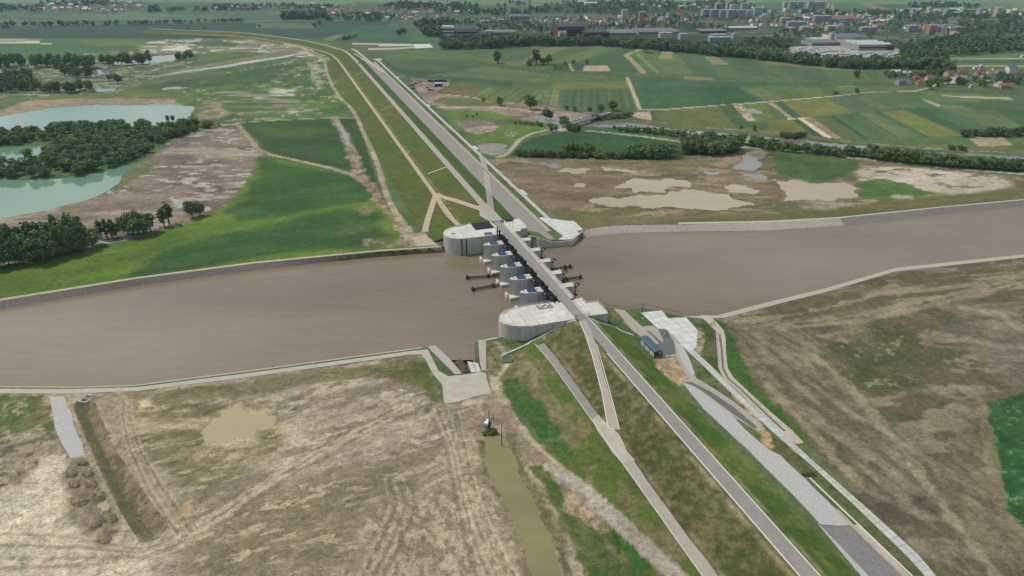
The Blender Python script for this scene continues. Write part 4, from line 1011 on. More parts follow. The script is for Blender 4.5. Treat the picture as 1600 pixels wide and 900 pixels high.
under = (sT > -43) & (sT < 17.5) & ((sS < 146) | (sS > 266)) & (sS < AXL[-1] - 3)
GZ[under] = np.minimum(GZ[under], 2.6)
# gentle unevenness away from roads (kept under the sheets laid on it)
GZ -= np.where(GZ > 2.9, 0.0, 0.0)
gc = paint(GX, GY)
# ditch: bare sides, grassy bottom nearer its left edge
dd_ = sdf_poly(np.array(ditch), GX, GY)
ixd = dd_ < .3
botl = dist_line(np.array(pxs([(124, 636), (157, 711), (184, 772), (214, 838)], 1)), GX, GY)
nb = fbm(GX, GY, 2.0, 44, 4)
cg = lin((92, 92, 66)); cb = lin((122, 108, 88)); cb2 = lin((98, 92, 66))
kb = sstep(.5, 1.7, botl + (nb - .5) * 3.2)[:, None]
mixd = cg[None] * (1 - kb) + (cb[None] * (1 - sstep(.45, .6, nb)[:, None]) + cb2[None] * sstep(.45, .6, nb)[:, None]) * kb
gc = np.where(ixd[:, None], mixd, gc)
# stony river bed near the water
rb = (GZ < 1.2) & ~ixd
gc = np.where(rb[:, None], lin((110, 104, 92))[None] * (.8 + .4 * nb)[:, None], gc)
nr, nc = PXg.shape
idx = np.arange(nr * nc).reshape(nr, nc)
FQ = np.stack([idx[1:, :-1], idx[1:, 1:], idx[:-1, 1:], idx[:-1, :-1]], -1).reshape(-1, 4)
me = mesh_np("ground", np.stack([GX, GY, GZ], 1), FQ, [M['ground']], smooth=False)
ca = me.color_attributes.new("Col", 'FLOAT_COLOR', 'POINT')
ca.data.foreach_set('color', np.concatenate([gc, np.ones((len(gc), 1))], 1).astype(np.float32).ravel())
tag(link("ground", me), kind='structure')

# embankment as a loft along the crest axis
def embank(s0, s1):
    st_ = [s0]
    while st_[-1] < s1:
        p, d, nrm = axis_at(st_[-1])
        dist = math.hypot(p[0], p[1])
        st_.append(st_[-1] + max(.7, dist * .0042))
    st_[-1] = s1
    tt = np.array(sorted(set(list(np.round(np.arange(-44, 18.6, .7), 2)) + PT)))
    V = np.zeros((len(st_), len(tt), 3)); S = np.zeros((len(st_), len(tt)))
    for i, s_ in enumerate(st_):
        p, d, nrm = axis_at(s_)
        V[i, :, 0] = p[0] + nrm[0] * tt; V[i, :, 1] = p[1] + nrm[1] * tt
        S[i] = s_
    Tt = np.repeat(tt[None], len(st_), 0)
    V[:, :, 2] = prof(S, Tt)
    wob = (fbm(V[:, :, 0].ravel(), V[:, :, 1].ravel(), 6, 31, 3) - .5).reshape(S.shape)
    slope_m = ((Tt > -38) & (Tt < -26)) | ((Tt > -18.5) & (Tt < -5)) | ((Tt > 5) & (Tt < 15))
    V[:, :, 2] -= np.where(slope_m, np.abs(wob) * .25, 0)
    idx = np.arange(V.shape[0] * V.shape[1]).reshape(V.shape[:2])
    FQ = np.stack([idx[:-1, :-1], idx[:-1, 1:], idx[1:, 1:], idx[1:, :-1]], -1).reshape(-1, 4)
    x, y = V[:, :, 0].ravel(), V[:, :, 1].ravel()
    c = paint(x, y, True, S.ravel(), Tt.ravel())
    me = mesh_np("embankment", V.reshape(-1, 3), FQ, [M['ground']])
    ca = me.color_attributes.new("Col", 'FLOAT_COLOR', 'POINT')
    ca.data.foreach_set('color', np.concatenate([c, np.ones((len(c), 1))], 1).astype(np.float32).ravel())
    return tag(link("embankment", me), kind='structure')
embank(-60, 145.5)
embank(268, float(AXL[-1]))

# waters
def water(name, P, material, z):
    me = bpy.data.meshes.new(name)
    r = delaunay_2d_cdt([Vector(p) for p in P], [], [list(range(len(P)))], 1, 1e-4)
    me.from_pydata([(q.x, q.y, z) for q in r[0]], [], [tuple(f) for f in r[2]])
    me.materials.append(material)
    return tag(link(name, me), kind='structure')
water("river", [(-2600, 120), (2600, 120), (2600, 900), (-2600, 700)], M['river'], 0.0)
for k_, P_ in lakes.items():
    water("pond" if k_.startswith('wet') else ("river" if k_ in ('branch', 'canal') else "lake"), P_, M['lake'] if k_ in ('north', 'middle', 'south') else M['pondgrey'], 2.4)
def puddle(P, material, it=4, amp=.2, z=3.02):
    return sheet("puddle", fractal(hits(P), it + 1, amp + .05), material, off=.02, z=3.0)
rs = random.getstate()
for P_, m_ in [
    ([(921, 316), (940, 308), (985, 306), (1035, 305), (1060, 299), (1085, 296), (1105, 300), (1140, 303), (1150, 312), (1180, 322), (1140, 325), (1020, 326), (960, 323)], 'pondtan'),
    ([(958, 292), (978, 286), (1000, 279), (1040, 279), (1080, 285), (1083, 291), (1045, 292), (1040, 301), (990, 301), (985, 294)], 'pondtan'),
    ([(1131, 292), (1140, 289), (1165, 290), (1188, 298), (1172, 303), (1138, 300)], 'pondtan'),
    ([(1205, 279), (1225, 284), (1270, 286), (1318, 284), (1343, 295), (1320, 310), (1262, 312), (1222, 314), (1228, 300), (1215, 287)], 'pondtan'),
    ([(1140, 257), (1152, 246), (1180, 240), (1198, 246), (1190, 260), (1170, 267), (1146, 264)], 'pondgrey'),
    ([(1155, 268), (1190, 272), (1200, 281), (1180, 280), (1160, 274)], 'pondgrey'),
    ([(825, 250), (838, 247), (862, 252), (880, 260), (868, 263), (840, 257)], 'pondgrey'),
    ([(885, 262), (925, 264), (915, 271), (895, 272), (870, 268)], 'pondtan'),
    ([(940, 260), (980, 264), (1008, 267), (990, 271), (950, 268)], 'pondtan'),
    ([(898, 287), (912, 286), (912, 293), (900, 293)], 'pondtan'),
    ([(1100, 268), (1124, 268), (1122, 273), (1103, 273)], 'pondgrey'),
    ([(1165, 171), (1180, 169), (1189, 174), (1184, 178), (1170, 176)], 'pondgrey'),
    ([(320, 690), (326, 664), (345, 650), (366, 632), (378, 628), (380, 642), (410, 645), (432, 650), (424, 664), (398, 670), (392, 682), (360, 690)], 'pondyellow'),
    ([(152 + 0, 788), (168, 782), (170, 796), (156, 804)], 'pondtan')]:
    puddle(P_, M[m_])
sheet("ditch_water", fractal(pxs([(760, 680), (776, 676), (790, 684), (799, 705), (809, 737), (824, 765), (838, 792), (854, 826), (868, 862), (879, 900), (890, 970), (838, 970), (831, 897), (820, 858), (806, 825), (789, 790), (773, 760), (762, 735), (757, 700)]), 3, .08), M['pondolive'], off=.02)
random.setstate(rs)
# crest road: carriageway, kerbs
def along(s0, s1, t0, t1, off, name, material, step=14):
    st_ = list(np.arange(s0, min(s1, 955), step)) + [min(s1, 955)]
    if s1 > 955: st_ += list(np.arange(965, s1, 8)) + [s1]
    V, Fc = [], []
    for i, s_ in enumerate(st_):
        p, d, n_ = axis_at(s_)
        for t_ in (t0, t1):
            x, y = p + n_ * t_
            z = float(prof(np.array([s_]), np.array([(t0 + t1) / 2 if abs(t0) < 4 else t_]))[0])
            V.append((x, y, max(z, 3.0) + off))
        if i: a = 2 * i; Fc.append((a - 2, a - 1, a + 1, a))
    me = bpy.data.meshes.new(name); me.from_pydata(V, [], Fc); me.materials.append(material)
    return tag(link(name, me), kind='structure')
along(-60, 145, -2.25, 2.25, .08, "crest_road", M['asphalt'])
along(270, float(AXL[-1]) - 2, -2.3, 2.3, .1, "crest_road", M['concrete_road'])
def curb(name, P, w, h, base, material):
    """raised kerb along points (x, y) with height function"""
    o = MB()
    for a, b in zip(P[:-1], P[1:]):
        dx, dy = b[0] - a[0], b[1] - a[1]; L_ = math.hypot(dx, dy); nx, ny = -dy / L_ * w / 2, dx / L_ * w / 2
        za, zb = base(*a), base(*b)
        o.prism([(a[0] + nx, a[1] + ny), (a[0] - nx, a[1] - ny), (b[0] - nx, b[1] - ny), (b[0] + nx, b[1] + ny)], [za - .3, za - .3, zb - .3, zb - .3], [za + h, za + h, zb + h, zb + h])
    return tag(o.build(name, material), kind='structure')
curb("kerb", [W(2.5, s) for s in range(-60, 146, 5)], .34, .2, lambda x, y: 10.0, M['kerb'])
curb("kerb", [W(-2.5, s) for s in range(-60, 118, 5)], .34, .2, lambda x, y: 10.0, M['kerb'])
# ramp from the crest to the berm
rampP = hits([(905, 502), (914, 520), (921, 545), (930, 575), (940, 612), (951, 672), (968, 672), (958, 635), (948, 602), (938, 566), (931, 540), (925, 520), (916, 502)])
sheet("ramp_road", dens(rampP, 3), M['concrete_road'], off=.12, drape=True)
rl = hits([(905, 503), (914, 522), (925, 555), (940, 612), (951, 672)])
curb("kerb", dens(rl, 2, False), .3, .28, hz, M['kerb'])
rr = hits([(932, 538), (940, 566), (950, 602), (959, 635), (968, 672)])
curb("kerb", dens(rr, 2, False), .25, .22, hz, M['kerb'])
# berm roads
def bermroad(s0, s1, t0, t1, material, wob=.0, name="berm_road"):
    Pl = [W(t0 + random.uniform(-wob, wob), s) for s in np.arange(s0, s1, 4)]
    Pr = [W(t1 + random.uniform(-wob, wob), s) for s in np.arange(s0, s1, 4)]
    return sheet(name, Pl + Pr[::-1], material, off=.09, drape=True)
bermroad(62, 141, -23.6, -20.6, M['asphalt'], .1)
bermroad(-60, 64, -23.9, -20.2, M['concrete_road'], .25)
curb("kerb", [W(-23.9, s) for s in range(-60, 141, 4)], .22, .2, lambda x, y: hz(x, y), M['kerb'])
sheet("road_junction", fractal([W(-24, 58), W(-19.5, 58), W(-19.3, 76), W(-20.6, 84), W(-23.8, 82)], 2, .08), M['gravel'], off=.15, drape=True)
along(296, 952, -23.6, -20.6, .12, "berm_road", M['dirtroad'], 10)
bf = [G(a, b, 6.2) for a, b in [(525, 85), (518, 81), (508, 78), (498, 76), (470, 67), (440, 62), (400, 57.5)]]
me = bpy.data.meshes.new("berm_road")
Q = strip(bf, 3.0); nq = len(bf)
# berm roads beyond the bend follow the berm of the embankment
V, Fc = [], []
for i, s_ in enumerate(list(np.arange(952, float(AXL[-1]) - 60, 10))):
    p, d, n_ = axis_at(s_)
    for t_ in (-23.4, -20.8):
        x, y = p + n_ * t_; V.append((x, y, 6.15))
    if i: a = 2 * i; Fc.append((a - 2, a - 1, a + 1, a))
me.from_pydata(V, [], Fc); me.materials.append(M['dirtroad'])
tag(link("berm_road", me), kind='structure')
# ramps at the far bridgehead
RK = 0
for P_, w_, m_ in [([(773, 346), (768, 335), (765, 310), (760, 275), (755, 252), (752, 246)], 4.2, 'concrete_road'),
                   ([(770, 342), (762, 332), (745, 325), (715, 315), (690, 308), (682, 303)], 3.6, 'dirtroad'),
                   ([(681, 305), (676, 320), (668, 345), (664, 362)], 4.0, 'dirtroad'),
                   ([(683, 306), (690, 322), (702, 338), (716, 352)], 3.2, 'dirtroad')]:
    c_ = hits(P_)
    c_ = catmull([np.array(c_[0])] + [np.array(q) for q in c_] + [np.array(c_[-1])], 3)
    c_ = [tuple(q) for q in c_]
    sheet("ramp_road", dens(strip(c_, w_), 3), M[m_], off=.2 + .03 * RK, drape=True); RK += 1
sheet("bridgehead_apron", dens([W(-3.5, 270), W(3.5, 270), W(3.3, 300), W(-3.2, 300), W(-7, 284), W(-5.5, 275)], 4), M['concrete_road'], off=.36, drape=True)
sheet("stair_path", dens(strip(hits([(668, 272), (698, 262)]), 1.1), 3), M['kerb'], off=.2, drape=True)
sheet("stair_path", dens(strip(hits([(555, 118), (570, 113)]), 1.6), 3), M['gravel'], off=.25, drape=True)
sheet("stair_path", dens(strip(hits([(595, 173), (615, 166)]), 1.4), 3), M['gravel'], off=.25, drape=True)
# kerb line where the slope meets the near abutment
ab = hits([(784, 556), (800, 549), (830, 534), (846, 526), (870, 512), (884, 505), (900, 501)])
curb("kerb", dens(ab, 2, False), .7, .25, hz, M['slab'])
ab2 = hits([(924, 499), (936, 505), (950, 508), (962, 512), (972, 518), (990, 524)])
curb("kerb", dens(ab2, 2, False), .5, .25, hz, M['slab'])
# drainage road, right of the dam
sheet("stone_road", fractal(pxs([(1066, 598), (1100, 640), (1135, 672), (1200, 735), (1282, 820), (1310, 822), (1332, 820), (1300, 790), (1260, 750), (1220, 712), (1200, 702), (1165, 672), (1120, 625), (1085, 600)]), 2, .02), M['cobble'], off=.06)
sheet("stone_road", fractal(pxs([(1283, 820.5), (1355, 897), (1410, 970), (1470, 970), (1407, 897), (1333, 820.5), (1310, 823)]), 2, .03), M['cobble_dark'], off=.061)
sheet("stone_road", pxs([(1333, 820.5), (1407, 897), (1470, 970), (1482, 970), (1418, 897), (1342, 820)]), M['cobble'], off=.063)
sheet("stone_road", pxs([(1276, 817), (1283, 822), (1355, 897), (1410, 970), (1396, 970), (1342, 896)]), M['cobble'], off=.064)
sheet("stone_road", stband(249, 640, 15.2, 28.2), M['asphalt'], off=.07)
sheet("stone_road", stband(640, 985, 16.2, 28.0), M['asphalt'], off=.09)
sheet("gutter", stband(262, 985, 29.6, 31.2), M['dirtroad'], off=.09)
sheet("gutter", stband(-60, 22, 29.2, 30.4), M['dirtroad'], off=.09)
curb("kerb", [W(31.6, s) for s in range(-60, 40, 6)], .45, .25, lambda x, y: 3.0, M['kerb'])
curb("kerb", [W(28.9, s) for s in range(262, 985, 20)], .4, .2, lambda x, y: 3.0, M['kerb'])
# white revetment channel
sheet("concrete_strip", pxs([(1069, 544), (1100, 573), (1129.5, 602), (1170, 640), (1207, 675), (1262, 722.5), (1335, 790), (1420, 872), (1480, 940), (1496, 940), (1434, 866), (1350, 790), (1272, 722), (1221, 675), (1182, 640), (1144.5, 605), (1112, 573), (1082, 545)]), M['slab2'], off=.10)
sheet("concrete_strip", stband(278, 955, 35.9, 38.6), M['slab2'], off=.10)
sheet("concrete_strip", stband(955, 994, 35.9, 38.6), M['slab2'], off=.10)
sheet("concrete_strip", pxs([(583, 92), (596, 91.6), (597, 94.4), (589, 95)]), M['slab2'], off=.2)
def zig(a, b, n, d):
    out = []
    for i in range(n):
        for q, e in ((i / n, 0), ((i + .5) / n, d)):
            out.append((a[0] + (b[0] - a[0]) * q + e, a[1] + (b[1] - a[1]) * q))
    return out
sheet("concrete_apron", pxs([(1001, 488.7), (1018, 487), (1034, 485.5), (1044, 497.7), (1071.7, 495.8), (1089, 515)] + zig((1089, 516), (1087, 545), 6, 2.5) + [(1081, 547), (1070, 544), (1045, 519), (1040, 514.5), (1028, 514)]), M['slab'], off=.12)
sheet("concrete_apron", pxs([(842, 341)] + zig((846, 340), (893, 346), 6, 1.0) + [(897, 346), (904, 352), (911, 359.5), (902, 361), (905, 365), (898, 372), (889, 375), (872, 375), (880, 369)]), M['slab'], off=.16)
for (s_, q) in ((640, 2.2), (455, 3.0), (330, 2.4), (830, 2)):
    sheet("concrete_apron", stband(s_, s_ + 12, 38.4, 38.4 + q), M['slab'], off=.14)
# outer gravel path and its drain
op_l = [(1093, 493), (1106, 505), (1119, 518), (1121, 530), (1121, 545), (1123, 575), (1131, 592), (1150, 608), (1188, 646), (1212, 668), (1232, 686)]
op_r = [(1107, 492.5), (1120, 504), (1131, 516.5), (1134, 530), (1134, 545), (1137, 575), (1146, 590), (1161, 604), (1200, 640), (1237, 672), (1256, 692)]
sheet("gravel_path", pxs(op_l + [(1244, 694)] + op_r[::-1]), M['gravel'], off=.06)
sheet("drain_channel", strip(pxs([(1124, 522), (1127.5, 545), (1129.5, 575), (1138, 592), (1156, 607), (1194, 644), (1226, 674)]), .9), M['asphalt_dark'], off=.10)
curb("kerb", pxs([(1119, 520), (1121, 545), (1123, 575), (1131, 592), (1150, 608), (1188, 646)]), .3, .4, lambda x, y: 3.0, M['gravel'])
# paved yard with the shelter
sheet("paved_yard", pxs([(959, 482.5), (977, 485.5), (1003, 510.5), (1019, 509.5), (1027, 514), (1031, 514.3), (1041, 516), (1046, 520), (1069, 545), (1075, 560), (1088, 592), (1074, 590), (1056, 556), (1036, 558), (1020, 545), (1000, 525), (990, 518), (976, 501)]), M['concrete_road'], off=.05)
sheet("paved_yard", pxs([(991, 518.5), (1010, 517), (1021, 527), (1030, 537), (1040, 551), (1056, 554), (1052, 533), (1044, 518), (1039, 514.5), (1028, 514.5), (1037, 533), (1036, 536), (1022, 524), (1013, 516.5)]), M['asphalt_dark'], off=.085)
sheet("paved_yard", pxs([(1034, 534), (1039, 534), (1053, 533), (1056, 553), (1040, 556), (1014, 540), (1030, 537)]), M['asphalt_dark'], off=.088)
sheet("paved_yard", pxs([(1054, 535), (1065, 538), (1078, 562), (1086, 585), (1080, 588), (1066, 566)]), M['cobble'], off=.09)
sheet("service_road", strip([tuple(q) for q in catmull([np.array(q) for q in pxs([(1050, 590), (1068, 597), (1088, 602), (1120, 620), (1150, 643), (1175, 662), (1190, 671), (1200, 676)])], 4)], [3.5] * 25), M['asphalt'], off=.12) if False else None
sheet("service_road", pxs([(1066, 597), (1080, 590), (1088, 591), (1120, 610), (1150, 630), (1190, 663), (1190, 674), (1182, 673), (1160, 660), (1130, 640), (1100, 615), (1085, 604)]), M['concrete_road'], off=.075)
sheet("service_road", pxs([(1066, 597), (1082, 598), (1110, 612), (1146, 636), (1184, 668), (1178, 670), (1140, 643), (1104, 616), (1084, 603)]), M['asphalt_dark'], off=.11)
# river-side roads
sheet("bank_road", pxs([(-900, 606), (0, 607.5), (110, 608), (215, 605), (400, 581.5), (640, 549), (668, 546), (675, 559), (685, 579), (700, 588), (690, 600), (676, 584), (664, 560), (658, 554), (640, 554.5), (400, 587.5), (215, 611), (110, 615), (0, 614.5), (-900, 612)]), M['gravel'], off=.07)
sheet("gravel_yard", fractal(pxs([(690, 600), (700, 588), (713, 586.7), (753, 581), (758.7, 584), (763, 600), (768, 615), (740, 620), (715, 628), (695, 631)]), 2, .03), M['gravel'], off=.075)
sheet("bank_road", pxs([(-900, 665), (-400, 546.5), (0, 466), (212, 433), (400, 408.5), (590, 390.5), (640, 386), (640, 388), (590, 393), (400, 411.5), (212, 436), (0, 470), (-900, 680)][0:0] + [(-400, 545), (0, 467), (212, 433.2), (400, 408.8), (590, 390.8), (688, 384.5), (690, 386), (590, 393), (400, 411.5), (212, 436), (0, 470), (-400, 548)]), M['dirtroad'], off=.06)
sheet("access_strip", fractal(pxs([(77, 620), (100, 619), (112, 645), (132, 712), (110, 716)]), 2, .04), M['cobble'], off=.05)
sheet("gravel_yard", pxs([(644, 372), (664, 366), (684, 383), (650, 385)]), M['dirtroad'], off=.05)
# revetments sloping into the water
def revet(top, wat, name, material, zb=-.4, zt=3.05):
    """sheet from the bank edge down into the water; positions of top at z=3 and waterline at z=0"""
    tp = [Vector((*G(a, b, 3.0), zt)) for a, b in top]
    bt = [Vector((*G(a, b, 0.0), 0.0)) for a, b in wat]
    V, Fc = [], []
    N = 60
    def samp(L_, q):
        d = [0]
        for a, b in zip(L_[:-1], L_[1:]): d.append(d[-1] + (b - a).length)
        x = q * d[-1]
        for i in range(len(L_) - 1):
            if x <= d[i + 1] or i == len(L_) - 2:
                k = (x - d[i]) / (d[i + 1] - d[i]); return L_[i].lerp(L_[i + 1], k)
    for i in range(N + 1):
        a, b = samp(tp, i / N), samp(bt, i / N)
        e = b + (b - a) * .5
        V += [tuple(a), tuple(b + Vector((0, 0, .03))), tuple(e)]
        if i: k = 3 * i; Fc += [(k - 3, k - 2, k + 1, k), (k - 2, k - 1, k + 2, k + 1)]
    me = bpy.data.meshes.new(name); me.from_pydata(V, [], Fc); me.materials.append(material)
    return tag(link(name, me), kind='structure')
revet([(-400, 548), (0, 470), (212, 436), (400, 411.5), (600, 392)], [(-400, 562), (0, 483), (212, 447), (400, 422.5), (600, 399.6)], "riprap_bank", M['riprap'])
revet([(600, 392), (690, 386)], [(600, 399.6), (694, 394)], "riprap_bank", M['riprap_pale'])
revet([(909, 360), (940, 354.5), (975, 352), (1067, 351), (1200, 347.5), (1312, 341)], [(910, 371), (940, 367), (975, 363.5), (1067, 361.5), (1200, 360), (1320, 352)], "riprap_bank", M['riprap_pale'])
revet([(1312, 341), (1475, 324), (1600, 312.5), (2000, 262)], [(1320, 352), (1475, 334.5), (1600, 322.5), (2000, 271)], "riprap_bank", M['riprap'])
sheet("bank_road", pxs([(1060, 347.6), (1200, 345.2), (1312, 339), (1475, 322.5), (1600, 311), (2000, 261), (2000, 262), (1600, 312.5), (1475, 324), (1312, 341), (1200, 347.5), (1060, 350.6)]), M['gravel'], off=.06)
sheet("bank_lining", pxs([(1067, 494.5), (1120, 493), (1200, 472), (1290, 450.5), (1400, 418.5), (1600, 397.5), (2000, 348), (2000, 354), (1600, 402.5), (1400, 424), (1290, 456.5), (1204, 478), (1130, 497), (1098, 498)]), M['riprap_pale'], off=.05)
sheet("bank_lining", pxs([(668, 542), (680, 540), (701, 558.7), (722, 583.5), (711, 585.3), (687, 561.3)]), M['riprap_pale'], off=.08)
sheet("bank_lining", pxs([(747, 531.5), (759.3, 530.7), (759.3, 579), (753, 579), (750, 568)]), M['riprap_pale'], off=.08)
sheet("bank_lining", pxs([(760, 530.2), (777, 527.2), (777, 528.8), (760, 531.8)]), M['slab'], off=.12)
sheet("bank_lining", pxs([(-400, 603), (0, 603.4), (120, 604.4), (210, 601.4), (400, 577.4), (660, 542.4), (660, 544), (400, 579.5), (210, 603.5), (120, 606.2), (0, 605.4), (-400, 606)]), M['riprap_pale'], off=.07)

# ------------------------------------------------------------------ the weir (local axes: x across the crest to the right, y along it)
def wthing(name, t, s, z, label, cat, group=None):
    x, y = W(t, s)
    return empty(name, (x, y, z), ROT, label, cat, group)
def copy_tree(o, parent=None):
    c = o.copy(); COL.objects.link(c)
    if parent: c.parent = parent
    for ch in [q for q in ALLCH.get(o.name, [])]: copy_tree(ch, c)
    return c
ALLCH = {}
def index_children():
    ALLCH.clear()
    for o in COL.objects:
        if o.parent: ALLCH.setdefault(o.parent.name, []).append(o)
def railing(P, parent, name="railing", h=1.05, step=2.0, r=.04, material=None):
    """posts and two rails along 3D points"""
    o = MB()
    for a, b in zip(P[:-1], P[1:]):
        L_ = math.dist(a, b); n = max(1, int(L_ / step))
        for i in range(n + 1):
            q = [a[k] + (b[k] - a[k]) * i / n for k in range(3)]
            o.bar(q, (q[0], q[1], q[2] + h), r, 4)
        for hh in (h, h * .55):
            o.bar((a[0], a[1], a[2] + hh), (b[0], b[1], b[2] + hh), r, 4)
    return o.build(name, material or M['white'], parent)
def arc_pts(cx_, cy_, rx, ry_, a0, a1, n):
    return [(cx_ + rx * math.cos(R(a0 + (a1 - a0) * i / n)), cy_ + ry_ * math.sin(R(a0 + (a1 - a0) * i / n))) for i in range(n + 1)]
M['seam'] = mat("wall_seam", (96, 98, 98), 0.9, 0.1)
M['grate'] = mat("grey_floor_plate", (120, 118, 112), 0.8, 0.12, 1.2)
# near abutment (origin t=0, s=145)
na = wthing("weir_abutment", 0, 145, 0, "near rounded concrete abutment of the weir with a broad white deck", "abutment")
left = [(-3.4, 0)] + [(-10, .3), (-18, .4)] + arc_pts(-23, 9.3, 12.4, 8.9, 270, 90, 22)[1:] + [(-18, 18.6), (-10, 18.4), (-3.4, 18.0)]
mid = [(-3.4, 0), (3.3, 0), (3.3, 18), (-3.4, 18)]
right = [(3.3, 1.0), (12.7, .4), (12.7, 12), (7.2, 12.6), (7.2, 18), (3.3, 18)]
w_ = MB(); w_.prism(left, -4, 9.6); w_.prism(right, -4, 9.6); w_.prism(mid, -4, 9.55)
w_.build("wall", M['conc'], na)
w_ = MB(); w_.prism(left, 9.6, 9.98); w_.prism(right, 9.6, 9.96); w_.build("deck", M['conc_top'], na)
w_ = MB()
for k in range(3, 21, 1):
    a = left[k]; b = left[k + 1]
    w_.prism([a, b, (b[0] * .985 - .35, b[1] * .96 + .37), (a[0] * .985 - .35, a[1] * .96 + .37)], 9.98, 10.3)
w_.build("parapet", M['conc_top'], na)
for (x_, y_) in ((-14, .35), (-21, .55)):
    w_ = MB(); w_.box(x_ - .08, x_ + .08, y_ - .12, y_ + .1, -1, 9.55); w_.build("wall_seam", M['seam'], na)
railing([(-4, .5, 10), (-10, .8, 10), (-18, .9, 10), (-24, 1.2, 10), (-29, 2.6, 10), (-32.6, 5, 10), (-34.5, 8, 10), (-33.9, 12, 10), (-31, 15.6, 10), (-26, 17.6, 10), (-18, 18.2, 10), (-8, 18, 10)], na)
railing([(3.6, 1.4, 10), (12.3, .8, 10), (12.3, 11.6, 10), (7, 12.2, 10), (6.8, 17.6, 10)], na)
w_ = MB(); w_.box(-15.5, -8.4, 13.0, 17.4, 9.98, 10.03); hp = w_.build("hatch_plate", M['grate'], na)
for (x_, y_) in ((-14, 15.8), (-11.8, 14.2), (-10.2, 16.2), (-12.6, 16.6)):
    q = MB(); q.box(x_ - .4, x_ + .4, y_ - .4, y_ + .4, 10.03, 10.35); q.build("vent", M['white'], hp)
w_ = MB()
for x_ in (-3.2, 3.1): w_.box(x_ - .12, x_ + .12, -.1, .1, 10, 12.0)
for z_ in (11, 11.9): w_.bar((-3.2, 0, z_), (3.1, 0, z_), .05, 4)
for i in range(8): w_.bar((-3.0 + i * .8, 0, 10.1), (-3.0 + i * .8, 0, 11.9), .03, 4)
w_.build("gate", M['steel'], na)
# far abutment (origin t=0, s=250)
fa = wthing("weir_abutment", 0, 250, 0, "far rounded concrete abutment of the weir with a black hatch on its deck", "abutment")
left = [(-3.4, 0), (-10, -.1), (-18, .1)] + arc_pts(-24, 9.8, 11.2, 9.6, 270, 90, 20)[1:] + [(-18, 21), (-10, 21.4), (-3.4, 21.4)]
right = [(3.3, 1.5), (5, 1.5), (8.6, 1.5), (8.6, 4.4), (13.4, 4.4), (13.4, 20), (3.3, 20)]
w_ = MB(); w_.prism(left, -4, 9.6); w_.prism(right, -4, 9.6); w_.prism([(-3.4, 0), (3.3, 0), (3.3, 20), (-3.4, 20)], -4, 9.55)
w_.build("wall", M['conc'], fa)
w_ = MB(); w_.prism(left, 9.6, 9.98); w_.prism(right, 9.6, 9.96); w_.build("deck", M['conc_top'], fa)
for x_ in (-27.2, -24.6):
    w_ = MB(); w_.box(x_ - .2, x_ + .2, .1 if x_ < -25 else -.12, .62, -1, 9.6); w_.build("wall_slot", M['dark'], fa)
w_ = MB()
w_.box(-15.5, -15.36, -.2, .1, -1, 9.5)
w_.build("wall_seam", M['seam'], fa)
w_ = MB(); w_.box(-16.2, -5.2, 10.6, 20.4, 9.98, 10.5); w_.build("hatch_cover", M['black'], fa)
w_ = MB(); w_.box(4.5, 9.0, 17.5, 20.6, 9.98, 10.5); w_.build("hatch_cover", M['black'], fa)
w_ = MB(); w_.box(-13.2, -8.6, .8, 4.6, 9.98, 10.2); w_.build("glass_roof", M['blueglass'], fa)
w_ = MB(); w_.box(-31, -28.6, 8, 10, 9.98, 10.1); w_.build("floor_hatch", M['grate'], fa)
railing([(-4, .4, 10), (-10, .3, 10), (-18, .5, 10), (-24, .8, 10), (-29, 2.0, 10), (-33, 5, 10), (-34.8, 9, 10), (-33.4, 14, 10), (-29, 18, 10), (-24, 19, 10), (-16, 20.6, 10)], fa)
railing([(8.2, 2, 10), (8.2, 4.8, 10), (13, 4.8, 10), (13, 19.6, 10)], fa)
w_ = MB(); w_.box(-5.2, -4.6, 4.0, 4.5, 9.98, 12.6); w_.box(-6.4, -4.6, 4.0, 4.3, 12.3, 12.6); w_.build("hoist_post", M['steel'], fa)
# masts on the far abutment
for (t_, s_, lb) in ((5.2, 256.5, "thin dark mast on the far abutment nearer the river"), (4.2, 259.5, "thin dark mast on the far abutment beside the dark blue hatch")):
    m_ = wthing("mast", t_, s_, 9.98, lb, "mast", "masts on the weir")
    w_ = MB(); w_.bar((0, 0, 0), (0, 0, 6.2), .09, 6, .06); w_.build("pole", M['steel'], m_)
    w_ = MB(); w_.box(-.2, .2, -.2, .2, 0, .12); w_.build("base_plate", M['grate'], m_)

